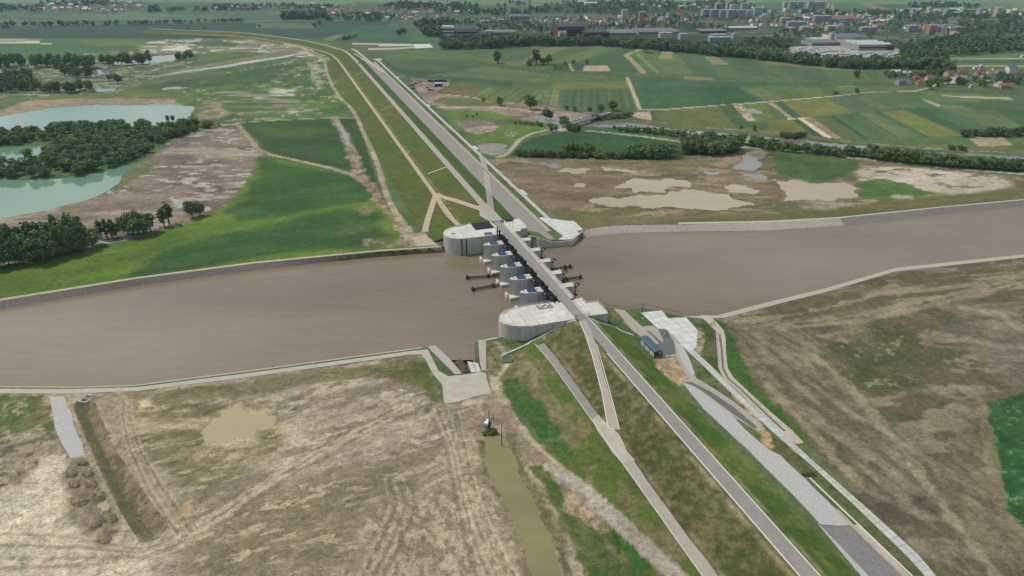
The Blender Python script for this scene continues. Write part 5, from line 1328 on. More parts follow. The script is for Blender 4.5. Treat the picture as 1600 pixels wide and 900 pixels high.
# piers
def make_pier(i, s):
    lb = ["concrete weir pier nearest the near abutment", "second concrete weir pier from the near abutment", "middle one of the five concrete weir piers",
          "second concrete weir pier from the far abutment", "concrete weir pier nearest the far abutment"][i] + ", pointed nose and blue glass roof"
    p = wthing("weir_pier", 0, s, 0, lb, "pier", "pointed piers of the weir")
    nose = [(-18.2, 0), (-16.9, -1.1), (-15.4, -1.8), (-13.8, -2.25), (-11.8, -2.5), (-9.2, -2.5), (-9.2, 2.5), (-11.8, 2.5), (-13.8, 2.25), (-15.4, 1.8), (-16.9, 1.1)]
    b = MB(); b.prism(nose, -4, 9.7)
    b.box(-9.2, -8.5, -2.1, 2.1, -4, 9.4)
    b.box(-8.5, -6.8, -2.45, 2.45, -4, 9.6)
    b.box(-6.8, -3.2, -1.7, 1.7, -4, 7.6)
    b.box(-3.2, 3.4, -1.7, 1.7, -4, 9.1)
    b.box(3.4, 9.2, -1.95, 1.95, -4, 9.6)
    b.build("body", M['conc'], p)
    c = MB(); c.prism(nose, 9.7, 9.98); c.build("coping", M['conc_top'], p)
    c = MB(); c.box(-8.6, -6.8, -2.5, 2.5, 9.6, 9.97); c.build("coping", M['conc_top'], p)
    c = MB(); c.box(3.5, 9.3, -2.0, 2.0, 9.6, 9.97); c.build("coping", M['conc_top'], p)
    g = MB(); g.prism([(-14.2, -1.85), (-9.9, -2.3), (-9.9, 2.3), (-14.2, 1.85)], 9.98, 10.22); gl = g.build("glass_roof", M['blueglass'], p)
    k = MB(); k.bar((-16, 0, 9.98), (-16, 0, 10.9), .16, 6); k.bar((-16, 0, 10.9), (-16, 0, 11.0), .3, 8); k.build("bollard", M['steel'], p)
    for (x_, y_, h_) in ((-8.9, -1.6, .4), (-8.9, 1.6, .4), (-7.6, 0, .7)):
        k = MB(); k.box(x_ - .22, x_ + .22, y_ - .3, y_ + .3, 9.98, 9.98 + h_); k.build("equipment_box", M['white'], p)
    k = MB(); k.box(-7.9, -7.2, -2.52, -2.4, 8.0, 8.9); k.build("opening", M['dark'], p)
    # footing step round the nose
    f_ = MB(); f_.prism([(-19.0, -4.2), (-13.2, -3.9), (-10.6, -2.4), (-17.6, -.2), (-19.0, 0)], -3, 1.5); f_.box(-19.9, -18.95, -1.6, 1.6, -3, 2.3); f_.build("footing", M['conc_top'], p)
    # downstream steel rack
    r_ = MB()
    for y_ in (-.9, .9): r_.box(10.0, 10.35, y_ - .16, y_ + .16, .4, 9.2)
    for z_ in (1.2, 4.6, 8.6): r_.box(9.3, 10.9, -1.3, 1.3, z_, z_ + .3)
    for y_ in (-1.3, 1.3): r_.bar((10.1, y_, 8.7), (12.0, y_, 10.1), .16, 4)
    r_.box(11.6, 12.2, -1.5, 1.5, 9.7, 10.2)
    r_.box(10.4, 11.8, -.3, .3, 3.6, 4.3)
    r_.build("steel_rack", M['steel'], p)
    railing([(3.7, -1.7, 9.97), (9.0, -1.7, 9.97), (9.0, 1.7, 9.97)], p, r=.035, step=1.4)
    return p
PS = [177.5 + 15.25 * i for i in range(5)]
for i, s in enumerate(PS): make_pier(i, s)
# gates and their hoists: one per opening
openings = [(163.2, PS[0] - 2.05)] + [(PS[i] + 2.05, PS[i + 1] - 2.05) for i in range(4)] + [(PS[4] + 2.05, 249.9)]
names6 = ["in the opening at the near abutment", "in the second opening from the near abutment", "in the third opening from the near abutment",
          "in the third opening from the far abutment", "in the second opening from the far abutment", "in the opening at the far abutment"]
for i, (a, b) in enumerate(openings):
    w = b - a
    g = wthing("sluice_gate", -4.9, a, 0, "navy blue steel sluice gate " + names6[i], "sluice gate", "gates of the weir")
    q = MB(); q.add([(-1.6, .1, -1), (-1.6, w - .1, -1), (.3, w - .1, 9.0), (.3, .1, 9.0), (-1.3, .1, -1), (-1.3, w - .1, -1), (.6, w - .1, 9.0), (.6, .1, 9.0)],
                    [(0, 1, 2, 3), (7, 6, 5, 4), (0, 4, 5, 1), (1, 5, 6, 2), (2, 6, 7, 3), (3, 7, 4, 0)])
    q.build("panel", M['navy'], g)
    q = MB()
    for z_ in (1.2, 3.4, 5.6, 7.8):
        xo = -1.6 + (z_ + 1) * .19
        q.box(xo - .25, xo, .15, w - .15, z_, z_ + .28)
    for y_ in (w * .25, w * .5, w * .75): q.bar((-1.7, y_, -.6), (.2, y_, 8.9), .1, 4)
    q.build("rib", M['navy'], g)
    h = wthing("gate_hoist", -5.1, a, 9.0, "black steel hoist frame " + names6[i] + " beside the bridge", "hoist frame", "hoist frames of the weir")
    q = MB()
    q.box(-.5, .5, w - .6, w + .3, -1.6, 3.4); q.box(-1.7, .5, w - .55, w + .25, 2.9, 3.4); q.box(-1.7, -1.3, w - .5, w + .2, .6, 3.0)
    q.build("post", M['steel'], h)
    q = MB()
    for x_ in (-1.2, .9): q.box(x_ - .3, x_ + .3, -1.6, w - .6, .55, 1.35)
    for k in range(4): q.box(-1.2, .9, 1 + k * (w - 3) / 3, 1.4 + k * (w - 3) / 3, .6, 1.2)
    for k in range(3):
        y0 = 1 + k * (w - 3) / 3
        q.bar((-1.2, y0, .9), (.9, y0 + (w - 3) / 3, .9), .12, 4)
    q.build("beam", M['steel'], h)
    q = MB(); q.box(-1.1, .9, 1.0, 2.9, .2, 2.1)
    for (x_, y_) in ((-.8, 1.1), (-.8, 2.5), (.5, 1.1), (.5, 2.5)): q.box(x_ - .13, x_ + .13, y_ - .13, y_ + .13, -1.4, 3.0)
    q.box(-1.0, .7, .9, 1.15, 2.7, 2.95); q.box(-1.0, .7, 2.45, 2.7, 2.7, 2.95)
    q.build("winch_frame", M['steel'], h)
    q = MB(); q.bar((-.9, 1.8, 2.1), (.5, 1.8, 2.1), .38, 8); q.build("winch_drum", M['brownsteel'], h)
# bridge
br = wthing("road_bridge", 0, 163, 0, "straight grey road bridge carried across the weir piers between the abutments", "bridge")
q = MB(); q.box(-2.9, 3.1, .02, 86.9, 9.2, 10.02); q.box(-2.0, -1.3, .1, 86.8, 8.2, 9.2); q.box(1.2, 1.9, .1, 86.8, 8.2, 9.2); q.build("deck", M['conc'], br)
q = MB(); q.box(-2.75, 1.75, -18.0, 107.2, 10.02, 10.10); q.build("carriageway", M['asphalt'], br)
q = MB()
for k in range(58): q.box(1.85, 2.55, .2 + k * 1.5, 1.25 + k * 1.5, 10.02, 10.5)
q.build("kerb_block", M['conc_top'], br)
q = MB(); q.box(2.65, 3.1, 0, 86.9, 10.02, 10.55); q.box(3.35, 3.5, 0, 86.9, 10.4, 10.9); q.build("parapet", M['conc_top'], br)
q = MB(); q.box(-2.9, -2.75, 0, 86.9, 10.02, 10.3); q.build("edge_beam", M['conc_top'], br)
q = MB(); q.box(2.4, 2.62, 0, 86.9, 10.02, 10.25); q.build("drain", M['asphalt_dark'], br)
railing([(-2.8, 0, 10.3), (-2.8, 86.9, 10.3)], br, h=.8, step=2.4, r=.03, material=M['steel'])
railing([(3.45, 0, 10.8), (3.45, 86.9, 10.8)], br, h=.7, step=2.0, r=.03)
# floating beams moored to the piers
def boom(p, q_, label, z=.75):
    x, y = p
    L_ = math.dist(p, q_); rz = math.atan2(q_[1] - y, q_[0] - x)
    o = empty("floating_boom", (x, y, 0), rz, label, "boom", "steel booms beside the weir")
    b = MB()
    for yy in (-.7, .7): b.bar((0, yy, z), (L_, yy, z), .27, 6)
    for k in range(5): b.bar((L_ * (k + .5) / 5, -.7, z), (L_ * (k + .5) / 5, .7, z), .1, 4)
    b.build("beam", M['brownsteel'], o)
    for xx in (0.3, L_ * .6 if L_ > 14 else L_ * .25):
        b = MB(); b.bar((xx, -1.0, z + .05), (xx, 1.0, z + .05), .7, 10); b.bar((xx, -1.25, z), (xx, 1.25, z), .3, 6); b.box(xx - .25, xx + .25, -.5, .5, z + .8, z + 1.5); b.build("float", M['steel'], o)
    return o
boom(G(729, 433.5, .8), W(-14, 216.5), "dark twin pipe boom upstream of the weir, the one nearer the far abutment")
boom(G(738, 452, .8), W(-15, 206.5), "dark twin pipe boom upstream of the weir, the one nearer the near abutment")
boom(G(892, 416, .8), W(10.6, 215.2), "dark twin pipe boom downstream of the weir, the one nearer the far abutment")
boom(G(908, 432.5, .8), W(10.4, 201.5), "dark twin pipe boom downstream of the weir, the one nearer the near abutment")
# downstream wing wall of the far abutment
ww = empty("wing_wall", (0, 0, 0), 0, "curved grey concrete wing wall leading from the far abutment downstream", "wall")
tp = [(*W(12.5, 252.5), 6.2), (*W(17, 249), 6.0), (*G(843.75, 372.8, 5.6), 5.6), (*G(863.75, 377.8, 3.4), 3.4), (*G(892.5, 375.6, 3.35), 3.35), (*G(910.5, 360.5, 3.4), 3.4)]
q = MB()
for a, b in zip(tp[:-1], tp[1:]):
    dx, dy = b[0] - a[0], b[1] - a[1]; L_ = math.hypot(dx, dy); nx, ny = -dy / L_ * .3, dx / L_ * .3
    q.prism([(a[0] + nx, a[1] + ny), (a[0] - nx, a[1] - ny), (b[0] - nx, b[1] - ny), (b[0] + nx, b[1] + ny)], -3, [a[2], a[2], b[2], b[2]])
q.build("wall_panel", M['conc'], ww)
railing([(p[0], p[1], p[2]) for p in tp], ww, r=.03, step=2.5, material=M['steel'])
q = MB(); q.prism([W(13.5, 252.6), W(17, 249.2), (tp[2][0], tp[2][1]), (tp[3][0], tp[3][1]), W(23, 262), W(13.5, 262)], 2.0, [6.0, 5.9, 5.5, 3.1, 3.1, 6.0]); q.build("backfill", M['grassy'] if 'grassy' in M else M['plank'], ww)
# wing wall near side is the slope; fence along the downstream bank
def fence_line(P, label, name="bank_fence", h=1.1, z=3.0):
    o = empty(name, (*P[0], z), 0, label, "fence")
    x0, y0 = P[0]
    return railing([(p[0] - x0, p[1] - y0, 0) for p in P], o, "rail", h=h, step=2.5, r=.035, material=M['steel'])
fence_line(pxs([(948, 479), (975, 482.5), (1008, 478), (1036, 484.5), (1066, 492)]), "thin dark rail fence along the river bank downstream of the near abutment")

# ------------------------------------------------------------------ trees
def crown_arrays(kind, nclump, nleaf, leaf, seed):
    rg = np.random.RandomState(seed)
    if kind == 'round': C0, RR = (0, 0, .54), (.33, .33, .44)
    elif kind == 'poplar': C0, RR = (0, 0, .55), (.16, .16, .44)
    elif kind == 'bush': C0, RR = (0, 0, .47), (.52, .52, .46)
    else: C0, RR = (0, 0, .52), (.44, .44, .46)
    V, Q, Tn = [], [], []
    for c in range(nclump):
        d = rg.normal(size=3); d /= np.linalg.norm(d)
        r = rg.uniform(.35, 1.0) ** .5 * (1 + .22 * math.sin(3.1 * c + seed))
        cc = np.array(C0) + d * np.array(RR) * r * .86
        cr = rg.uniform(.45, .8) * min(RR[0], RR[2]) * .55
        tn = rg.uniform(0, 1)
        for k in range(nleaf):
            n = rg.normal(size=3); n /= np.linalg.norm(n)
            if n[2] < -.3: n[2] *= -1
            p = cc + n * cr * rg.uniform(.65, 1.12)
            m = n + rg.normal(size=3) * .55; m /= np.linalg.norm(m)
            a = np.cross(m, rg.normal(size=3)); a /= np.linalg.norm(a); b = np.cross(m, a)
            s = leaf * rg.uniform(.6, 1.25)
            o = len(V)
            V += [p + a * s, p + b * s * .8, p - a * s, p - b * s * .8]
            Q.append((o, o + 1, o + 2, o + 3)); Tn.append(np.clip(tn + rg.uniform(-.25, .25), 0, 1))
    V = np.array(V); V[:, 2] = np.clip(V[:, 2], .02, 1.15)
    V[:, 2] /= V[:, 2].max()
    return V, np.array(Q), np.array(Tn)
def tint(me, Tn):
    at = me.attributes.new("tint", 'FLOAT', 'FACE'); at.data.foreach_set('value', np.asarray(Tn, np.float32))
def trunk_arrays(kind, seed):
    rg = random.Random(seed)
    m = MB(); h = {'round': .4, 'poplar': .75, 'bush': .3, 'willow': .35}[kind]
    m.bar((0, 0, -.02), (rg.uniform(-.01, .01), rg.uniform(-.01, .01), h), .028, 6, .015)
    for i in range(4):
        a = i * 1.7 + seed; z = h * rg.uniform(.45, .95); r = {'round': .18, 'poplar': .08, 'bush': .25, 'willow': .22}[kind]
        m.bar((0, 0, z), (r * math.cos(a), r * math.sin(a), z + .2), .012, 5, .005)
    return m
PROTO = {}
for kd, lm in (('round', 'leaf_a'), ('poplar', 'leaf_b'), ('bush', 'leaf_a'), ('willow', 'leaf_a')):
    for v_ in range(3):
        V, Q, Tn = crown_arrays(kd, {'round': 46, 'poplar': 46, 'bush': 26, 'willow': 44}[kd], 44, {'round': .036, 'poplar': .026, 'bush': .05, 'willow': .04}[kd], 11 * v_ + len(kd))
        cm = mesh_np("crown", V, Q, [M[lm]]); tint(cm, Tn)
        tk = trunk_arrays(kd, v_)
        to = tk.build("trunk", M['bark']); tm = to.data; bpy.data.objects.remove(to)
        # one-mesh version for trees a few pixels high
        tv = np.array([tuple(q.co) for q in tm.vertices]); quads = [tuple(p.vertices) for p in tm.polygons if len(p.vertices) == 4]
        V2 = np.concatenate([V, tv]); Q2 = np.concatenate([Q, np.array(quads) + len(V)])
        om = mesh_np("tree", V2, Q2, [M[lm], M['bark']], mi=[0] * len(Q) + [1] * len(quads)); tint(om, list(Tn) + [0] * len(quads))
        PROTO[(kd, v_)] = (cm, tm, om)
trng = random.Random(5)
def tree(px, py, hp, kind, label, group=None, parts=True, z=3.0, name=None, wide=1.0, cat="tree"):
    x, y = G(px, py, z)
    h = hpx(px, py, hp, z)
    v_ = trng.randrange(3); cm, tm, om = PROTO[(kind, v_)]
    w = h * wide * trng.uniform(.88, 1.15)
    rz = trng.uniform(0, 6.28)
    nm = name or {'round': 'broadleaf_tree', 'poplar': 'poplar_tree', 'bush': 'shrub', 'willow': 'willow_tree'}[kind]
    if parts:
        o = empty(nm, (x, y, z - .05), rz, label, cat, group); o.scale = (w, w, h)
        link("trunk", tm, o); link("crown", cm, o)
    else:
        o = tag(link(nm, om, None, (x, y, z - .05), rz, (w, w, h)), label, cat, group)
    return o
def along_px(P, n, jx=0, jy=0):
    out = []; Ls = [math.dist(a, b) for a, b in zip(P[:-1], P[1:])]; tot = sum(Ls)
    for i in range(n):
        d = tot * (i + trng.random()) / n
        for (a, b), l_ in zip(zip(P[:-1], P[1:]), Ls):
            if d <= l_: break
            d -= l_
        q = min(1, d / l_)
        out.append((a[0] + (b[0] - a[0]) * q + trng.uniform(-jx, jx), a[1] + (b[1] - a[1]) * q + trng.uniform(-jy, jy)))
    return out
def inpoly(P, x, y):
    c = False; n = len(P)
    for i in range(n):
        (ax, ay), (bx, by) = P[i], P[(i + 1) % n]
        if (ay > y) != (by > y) and x < (bx - ax) * (y - ay) / (by - ay) + ax: c = not c
    return c
def scatter(P, n):
    """n positions inside a photo outline, spread evenly over the ground it covers"""
    Wp = pxs(P); xs = [p[0] for p in Wp]; ys = [p[1] for p in Wp]; out = []; g = 0
    while len(out) < n and g < n * 60:
        g += 1
        x, y = trng.uniform(min(xs), max(xs)), trng.uniform(min(ys), max(ys))
        if inpoly(Wp, x, y): out.append((x, y))
    return out
def unproj(x, y, z=3.0):
    dep = y * CP - (z - H) * SP; up = y * SP + (z - H) * CP
    return 800 + F * x / dep, 450 - F * up / dep
# shelter belt above the meadow
GR = "trees of the belt above the green meadow"
for (x, y) in along_px([(-40, 428), (10, 418), (60, 411), (95, 402), (130, 391)], 30, 3, 1.5):
    tree(x, y - 2, trng.uniform(34, 48), trng.choice(['round', 'round', 'poplar', 'willow']), "dark green tree in the dense left part of the belt above the meadow", GR, wide=.72)
for (x, y) in along_px([(-40, 410), (30, 403), (80, 396), (130, 380)], 18, 3, 3):
    tree(x, y - 3, trng.uniform(34, 50), trng.choice(['round', 'poplar']), "dark green tree in the dense left part of the belt above the meadow", GR, wide=.8)
for (x, y, h, k, w, lb) in [(124, 395, 26, 'bush', .9, "pale rounded willow bush at the meadow edge right of the dense belt"), (46, 413, 20, 'bush', 1, "small pale bush at the foot of the dense belt on the left"),
        (146, 384, 28, 'willow', .9, "rounded tree just right of the pale willow bush"), (160, 374, 30, 'poplar', 1.1, "slim poplar, leftmost of the loose middle group of the belt"),
        (168, 373, 31, 'poplar', 1.1, "slim poplar, second from left in the loose middle group"), (176, 372, 29, 'poplar', 1.1, "slim poplar in the middle of the loose middle group"),
        (183, 371, 25, 'willow', .8, "rounded tree at the right end of the loose middle group"), (200, 366, 34, 'round', .9, "tall tree at the left of the broad rounded clump"),
        (209, 368, 35, 'willow', 1, "broad pale willow at the front of the rounded clump"), (217, 365, 38, 'round', .9, "tallest tree at the back of the broad rounded clump"),
        (225, 366, 32, 'willow', .9, "rounded tree right of the middle of the broad clump"), (236, 362, 28, 'poplar', 1.4, "narrow tree at the right end of the broad clump"),
        (257, 354, 28, 'poplar', 1.5, "dark narrow tree standing in front of its taller neighbour"), (265, 350, 34, 'poplar', 1.4, "taller narrow tree behind its dark neighbour on bare soil"),
        (301, 340, 25, 'willow', .9, "left tree of the lone pair between bare soil and meadow"), (313, 337, 23, 'round', 1.0, "right tree of the lone pair, with a visible trunk"),]:
    tree(x, y, h, k, lb, wide=w)
# wood on the lake island
ISL = [(-60, 216), (30, 208), (110, 202), (240, 198), (268, 200), (290, 198), (340, 191), (344, 197), (300, 206), (268, 216), (240, 232), (222, 244), (190, 257), (160, 266), (120, 275), (104, 270), (100, 256), (60, 256), (40, 250), (90, 236), (88, 224), (-60, 228)]
clear_ = [[(104, 206), (122, 208), (124, 222), (108, 222)], [(155, 240), (170, 240), (172, 256), (158, 256)]]
k = 0
for (x, y) in scatter(ISL, 1100):
    a, b = unproj(x, y)
    if any(inpoly(c_, a, b) for c_ in clear_): continue
    if k >= 298: break
    k += 1
    tree(a, b, trng.uniform(10, 16) * (1.1 if b > 240 else .9), trng.choice(['round', 'willow', 'bush']), "dark green tree in the dense wood between the turquoise lakes", "trees of the wood between the lakes", parts=False, wide=1.25)
for (x, y) in along_px([(-20, 272), (20, 275), (40, 272)], 9, 3, 3) + along_px([(55, 276), (75, 275)], 3, 2, 1) + along_px([(0, 258), (40, 262), (90, 262)], 8, 4, 4):
    tree(x, y, trng.uniform(9, 17), trng.choice(['bush', 'willow']), "pale bush on the grassy tip of the wood beside the southern lake", "bushes on the grassy tip by the lake", parts=False, wide=1.1, cat="bush")
# wetland trees, upper left
for P_, n, h0, h1 in [([(-40, 108), (20, 104), (60, 104), (110, 104), (150, 106)], 26, 12, 20), ([(100, 118), (120, 120), (145, 117)], 8, 12, 18), ([(-60, 122), (20, 125), (50, 122)], 16, 10, 16),
                      ([(-60, 142), (30, 142), (75, 143), (110, 143), (148, 140)], 34, 11, 17), ([(-60, 134), (40, 132), (60, 136)], 18, 12, 17), ([(160, 103), (185, 100), (240, 98)], 16, 11, 18), ([(275, 94), (303, 90)], 6, 8, 12)]:
    for (x, y) in along_px(P_, n, 3, 3):
        tree(x, y, trng.uniform(h0, h1), trng.choice(['round', 'willow', 'round', 'bush']), "dark tree in the wetland above the northern lake", "trees of the upper left wetland", parts=False, wide=.85)
tree(185, 130, 13, 'willow', "lone rounded tree on pale ground above the northern lake")
tree(173, 125, 8, 'bush', "small bush left of the lone rounded tree above the northern lake", cat="bush")
tree(263, 191, 10, 'poplar', "left one of two slim trees rising over the right end of the lake wood", wide=1.6)
tree(271, 191, 10, 'poplar', "right one of two slim trees rising over the right end of the lake wood", wide=1.6)
# single trees of the plain, right
S_ = [(829, 171, 20, 'willow', 1.1, "broad tree on pale mud left of the arch bridge, the upper one of two"), (853, 187, 18, 'willow', .8, "rounded tree by the side channel left of the arch bridge"),
      (860, 187, 12, 'willow', .8, "small tree touching the rounded tree by the side channel"), (881, 198, 16, 'willow', 1.1, "bushy tree at the left end of the arch bridge"),
      (957, 173, 16, 'round', 1.2, "dark round tree above the right end of the arch bridge"), (938, 175, 12, 'willow', 1.2, "pale bushy tree above the middle of the arch bridge"),
      (921, 177, 9, 'bush', .9, "low dark bush by the channel above the arch bridge"), (885, 172, 7, 'bush', .9, "small dark bush at the edge of the striped crop"),
      (898, 174, 7, 'bush', 1.0, "low dark bush between two others at the crop edge"), (777, 99, 19, 'round', .8, "tall lone tree standing in the fields right of the dam"),
      (838, 101, 21, 'poplar', 1.5, "tallest tree of the small field copse"), (829, 102, 10, 'bush', 1.3, "low left tree of the small field copse"), (848, 101, 10, 'bush', 1.0, "low middle tree of the small field copse"),
      (857, 101, 14, 'round', 1.1, "broad right tree of the small field copse"), (781, 165, 14, 'round', 1.1, "lone tree beside the track below the yellowish field"), (755, 158, 5, 'bush', 1.5, "low dark bush on the verge left of the lone track tree"),
      (917, 101, 7, 'round', 1, "small tree at the head of the brown plot"), (883, 101, 5, 'bush', 1, "small bush at the head of the teal plots"), (896, 100, 6, 'bush', 1, "small bush right of the teal plots"),
      (745, 181, 5, 'round', 1, "tiny tree on the bright green patch, highest of three"), (739, 184, 4, 'round', 1, "tiny tree on the bright green patch, lowest of three"), (730, 183, 4, 'bush', 1, "tiny bush on the bright green patch, leftmost of three"),
      (1178, 204, 9, 'round', 1.1, "dark round bush on the river bank below the fields"), (1158, 202, 5, 'bush', 1, "tiny bush left of the dark round one on the river bank"),
      (1008, 82, 16, 'willow', 1, "rounded tree standing out in front of the wood edge"), (1338, 121, 11, 'bush', 1.0, "dark round bush alone in the fields near the village"), (1338, 145, 8, 'bush', .9, "dark bush beside the pale field road"),
      (1306, 147, 4, 'bush', 2, "flat low bush left of the one at the field road"), (862, 207, 9, 'willow', .9, "bush at the bend of the gravel road below the arch bridge"), (868, 205, 7, 'bush', .9, "little bush right of the one at the road bend"),
      (1310, 60 + 80, 1, 'bush', 1, "")]
for (x, y, h, k, w, lb) in S_:
    if lb: tree(x, y, h, k, lb, wide=w, cat="bush" if k == 'bush' else "tree")
def row(P, n, h0, h1, kinds, label, group, jx=2, jy=1.5, wide=1.1, cat="tree"):
    for (x, y) in along_px(P, n, jx, jy):
        tree(x, y, trng.uniform(h0, h1), trng.choice(kinds), label, group, parts=False, wide=wide, cat=cat)
row([(808, 243), (850, 245), (900, 246), (960, 247), (1040, 248)], 42, 8, 12, ['bush', 'willow'], "dark shrub in the hedge along the lower edge of the long crop field", "shrubs of the hedge below the long crop", cat="bush")
row([(880, 242), (925, 242)], 9, 14, 20, ['round', 'willow'], "taller dark tree in the left part of the hedge below the long crop", "taller trees in the crop hedge")
row([(975, 246), (1048, 247)], 14, 14, 23, ['round', 'willow'], "taller dark tree in the right part of the hedge below the long crop", "taller trees at the right of the crop hedge")
row([(1068, 238), (1100, 240), (1150, 238)], 18, 16, 22, ['round', 'willow', 'bush'], "dark tree of the copse at the right end of the long crop", "trees of the copse at the crop end", jy=4)
row([(1085, 226), (1140, 228)], 10, 10, 18, ['willow', 'bush'], "dark tree of the copse at the right end of the long crop", "trees of the copse at the crop end", jy=2)
row([(1100, 222), (1160, 225), (1200, 233), (1250, 238), (1300, 243), (1355, 246)], 34, 12, 17, ['willow', 'willow', 'round'], "pale green willow in the river-side row right of the copse, in its left half", "willows of the river row")
row([(1355, 247), (1420, 254), (1500, 261), (1600, 267), (1660, 272)], 48, 15, 21, ['willow', 'willow', 'round'], "pale green willow in the river-side row, in its right half", "willows of the river row, right half")
row([(965, 204), (1030, 209), (1100, 216)], 22, 5, 9, ['bush', 'willow'], "low shrub on the green river bank above the gravel road", "shrubs on the river bank", cat="bush")
row([(975, 198), (1010, 202), (1060, 206), (1090, 208)], 16, 2.5, 4, ['bush'], "small shrub standing on a river bar near the arch bridge", "shrubs on the river bars", jy=1, cat="bush")
row([(885, 203), (905, 205)], 8, 8, 11, ['bush', 'willow'], "dark shrub hiding the left foot of the arch bridge", "shrubs at the foot of the arch bridge", cat="bush")
row([(803, 193), (830, 195), (850, 197), (870, 200)], 14, 4, 6, ['bush'], "low dark shrub along the track left of the arch bridge", "shrubs along the track by the channel", jy=1, cat="bush")
row([(925, 186), (940, 188), (960, 186), (990, 180)], 14, 5, 8, ['bush', 'willow'], "green shrub under the right end of the arch bridge", "shrubs under the arch bridge", cat="bush")
row([(1217, 213), (1235, 215), (1255, 214)], 14, 6, 9, ['bush'], "dark shrub of the thicket by the river below the striped plots", "shrubs of the river thicket", cat="bush")
row([(1505, 213), (1530, 213), (1560, 212), (1620, 211)], 20, 9, 15, ['round', 'willow', 'bush'], "dark tree of the hedge above the bare plot at the right edge", "trees of the hedge above the bare plot")
row([(1485, 233), (1510, 236)], 5, 6, 8, ['bush'], "dark bush on the river bank below the green plot at right", "bushes on the right river bank", cat="bush")
row([(620, 57), (634, 52)], 5, 6, 10, ['round'], "small tree of the short row beside the factory field", "trees beside the factory field")
row([(536, 63), (556, 57)], 8, 3, 5, ['bush'], "tiny tree of the slanting row above the dam bend", "tiny trees above the dam bend")
row([(490, 41), (500, 39)], 3, 4, 6, ['bush'], "dark bush of the pair in the far field", "bushes in the far field")
tree(406, 44, 6, 'poplar', "tiny dark tree alone in the far field left of the dam bend", parts=False, wide=1.6)
# front rank of the long wood beyond the fields: each tree its own
FW = [(688, 76), (720, 76), (768, 75), (800, 71), (870, 71), (940, 71), (1000, 76), (1060, 80), (1100, 86), (1180, 91), (1260, 101), (1330, 107), (1400, 107), (1470, 108), (1485, 110)]
row(FW, 165, 9, 17, ['round', 'bush', 'round', 'bush'], "dark green tree in the front edge of the long wood beyond the fields", "front trees of the long wood", jx=3, jy=1.5, wide=1.2)
row([(1385, 118), (1410, 122), (1440, 118), (1480, 114)], 20, 7, 11, ['round', 'bush'], "tree among the houses at the left of the near village", "village trees, left", jx=4, jy=4)
row([(1450, 132), (1500, 130), (1560, 128), (1600, 124), (1640, 120)], 26, 7, 12, ['round', 'bush'], "tree among the houses at the right of the near village", "village trees, right", jx=6, jy=7)
tree(1451, 139, 15, 'round', "dark round tree where the field road enters the village", wide=1.1)
# masses that read as one
V0, Q0, T0 = crown_arrays('willow', 9, 9, .13, 3)
V1, Q1, T1 = crown_arrays('round', 9, 9, .12, 9)
def wood(name, label, spec):
    Vs, Qs, Ts = [], [], []; o = 0
    for P_, n, h0, h1 in spec:
        for (x, y) in scatter(P_, n):
            Vb, Qb, Tb = (V0, Q0, T0) if trng.random() < .5 else (V1, Q1, T1)
            h = trng.uniform(h0, h1); w = h * trng.uniform(.95, 1.35); a = trng.uniform(0, 6.28); c, s = math.cos(a), math.sin(a)
            P = np.stack([(Vb[:, 0] * c - Vb[:, 1] * s) * w + x, (Vb[:, 0] * s + Vb[:, 1] * c) * w + y, Vb[:, 2] * h + 2.9], 1)
            Vs.append(P); Qs.append(Qb + o); Ts.append(np.clip(Tb + trng.uniform(-.35, .35), 0, 1)); o += len(P)
    me = mesh_np(name, np.concatenate(Vs), np.concatenate(Qs), [M['leaf_c']]); tint(me, np.concatenate(Ts))
    return tag(link(name, me), label, "wood", None, 'stuff')
wood("far_woodland", "dark woodland belt beyond the fields, behind its front trees", [
    ([(690, 75), (768, 73), (800, 70), (800, 64), (740, 62), (690, 66)], 110, 9, 15), ([(800, 70), (1000, 73), (1000, 68), (800, 66)], 120, 7, 12),
    ([(1000, 74), (1100, 84), (1180, 90), (1250, 98), (1200, 86), (1150, 80), (1100, 74), (1000, 69)], 190, 7, 13), ([(1150, 70), (1210, 62), (1240, 70), (1230, 78), (1160, 78)], 60, 8, 12),
    ([(1200, 94), (1330, 105), (1480, 106), (1480, 90), (1560, 84), (1600, 82), (1600, 64), (1480, 62), (1405, 74), (1404, 94), (1330, 96), (1250, 92)], 470, 7, 13),
    ([(1480, 60), (1600, 60), (1700, 58), (1700, 30), (1600, 32), (1500, 38), (1480, 50)], 300, 7, 12)])
wood("town_greenery", "dark tree masses between the buildings of the far town", [
    ([(700, 62), (800, 50), (1000, 50), (1000, 46), (1150, 52), (1150, 42), (1000, 34), (900, 40), (840, 36), (760, 30), (700, 36), (640, 50)], 420, 5, 10),
    ([(830, 36), (1000, 32), (1130, 36), (1300, 40), (1400, 52), (1480, 48), (1480, 30), (1300, 28), (1100, 24), (1000, 22), (830, 30)], 420, 5, 9),
    ([(800, 21), (1000, 22), (1180, 14), (1160, 2), (1020, 3), (940, 2), (850, 8)], 300, 8, 13), ([(1180, 22), (1300, 26), (1480, 30), (1600, 32), (1600, 22), (1480, 20), (1300, 19)], 230, 7, 12),
    ([(1420, 8), (1500, 6), (1540, 12), (1480, 16), (1420, 14)], 100, 8, 12), ([(1200, 60), (1350, 62), (1400, 60), (1330, 48), (1220, 48)], 90, 5, 8)])
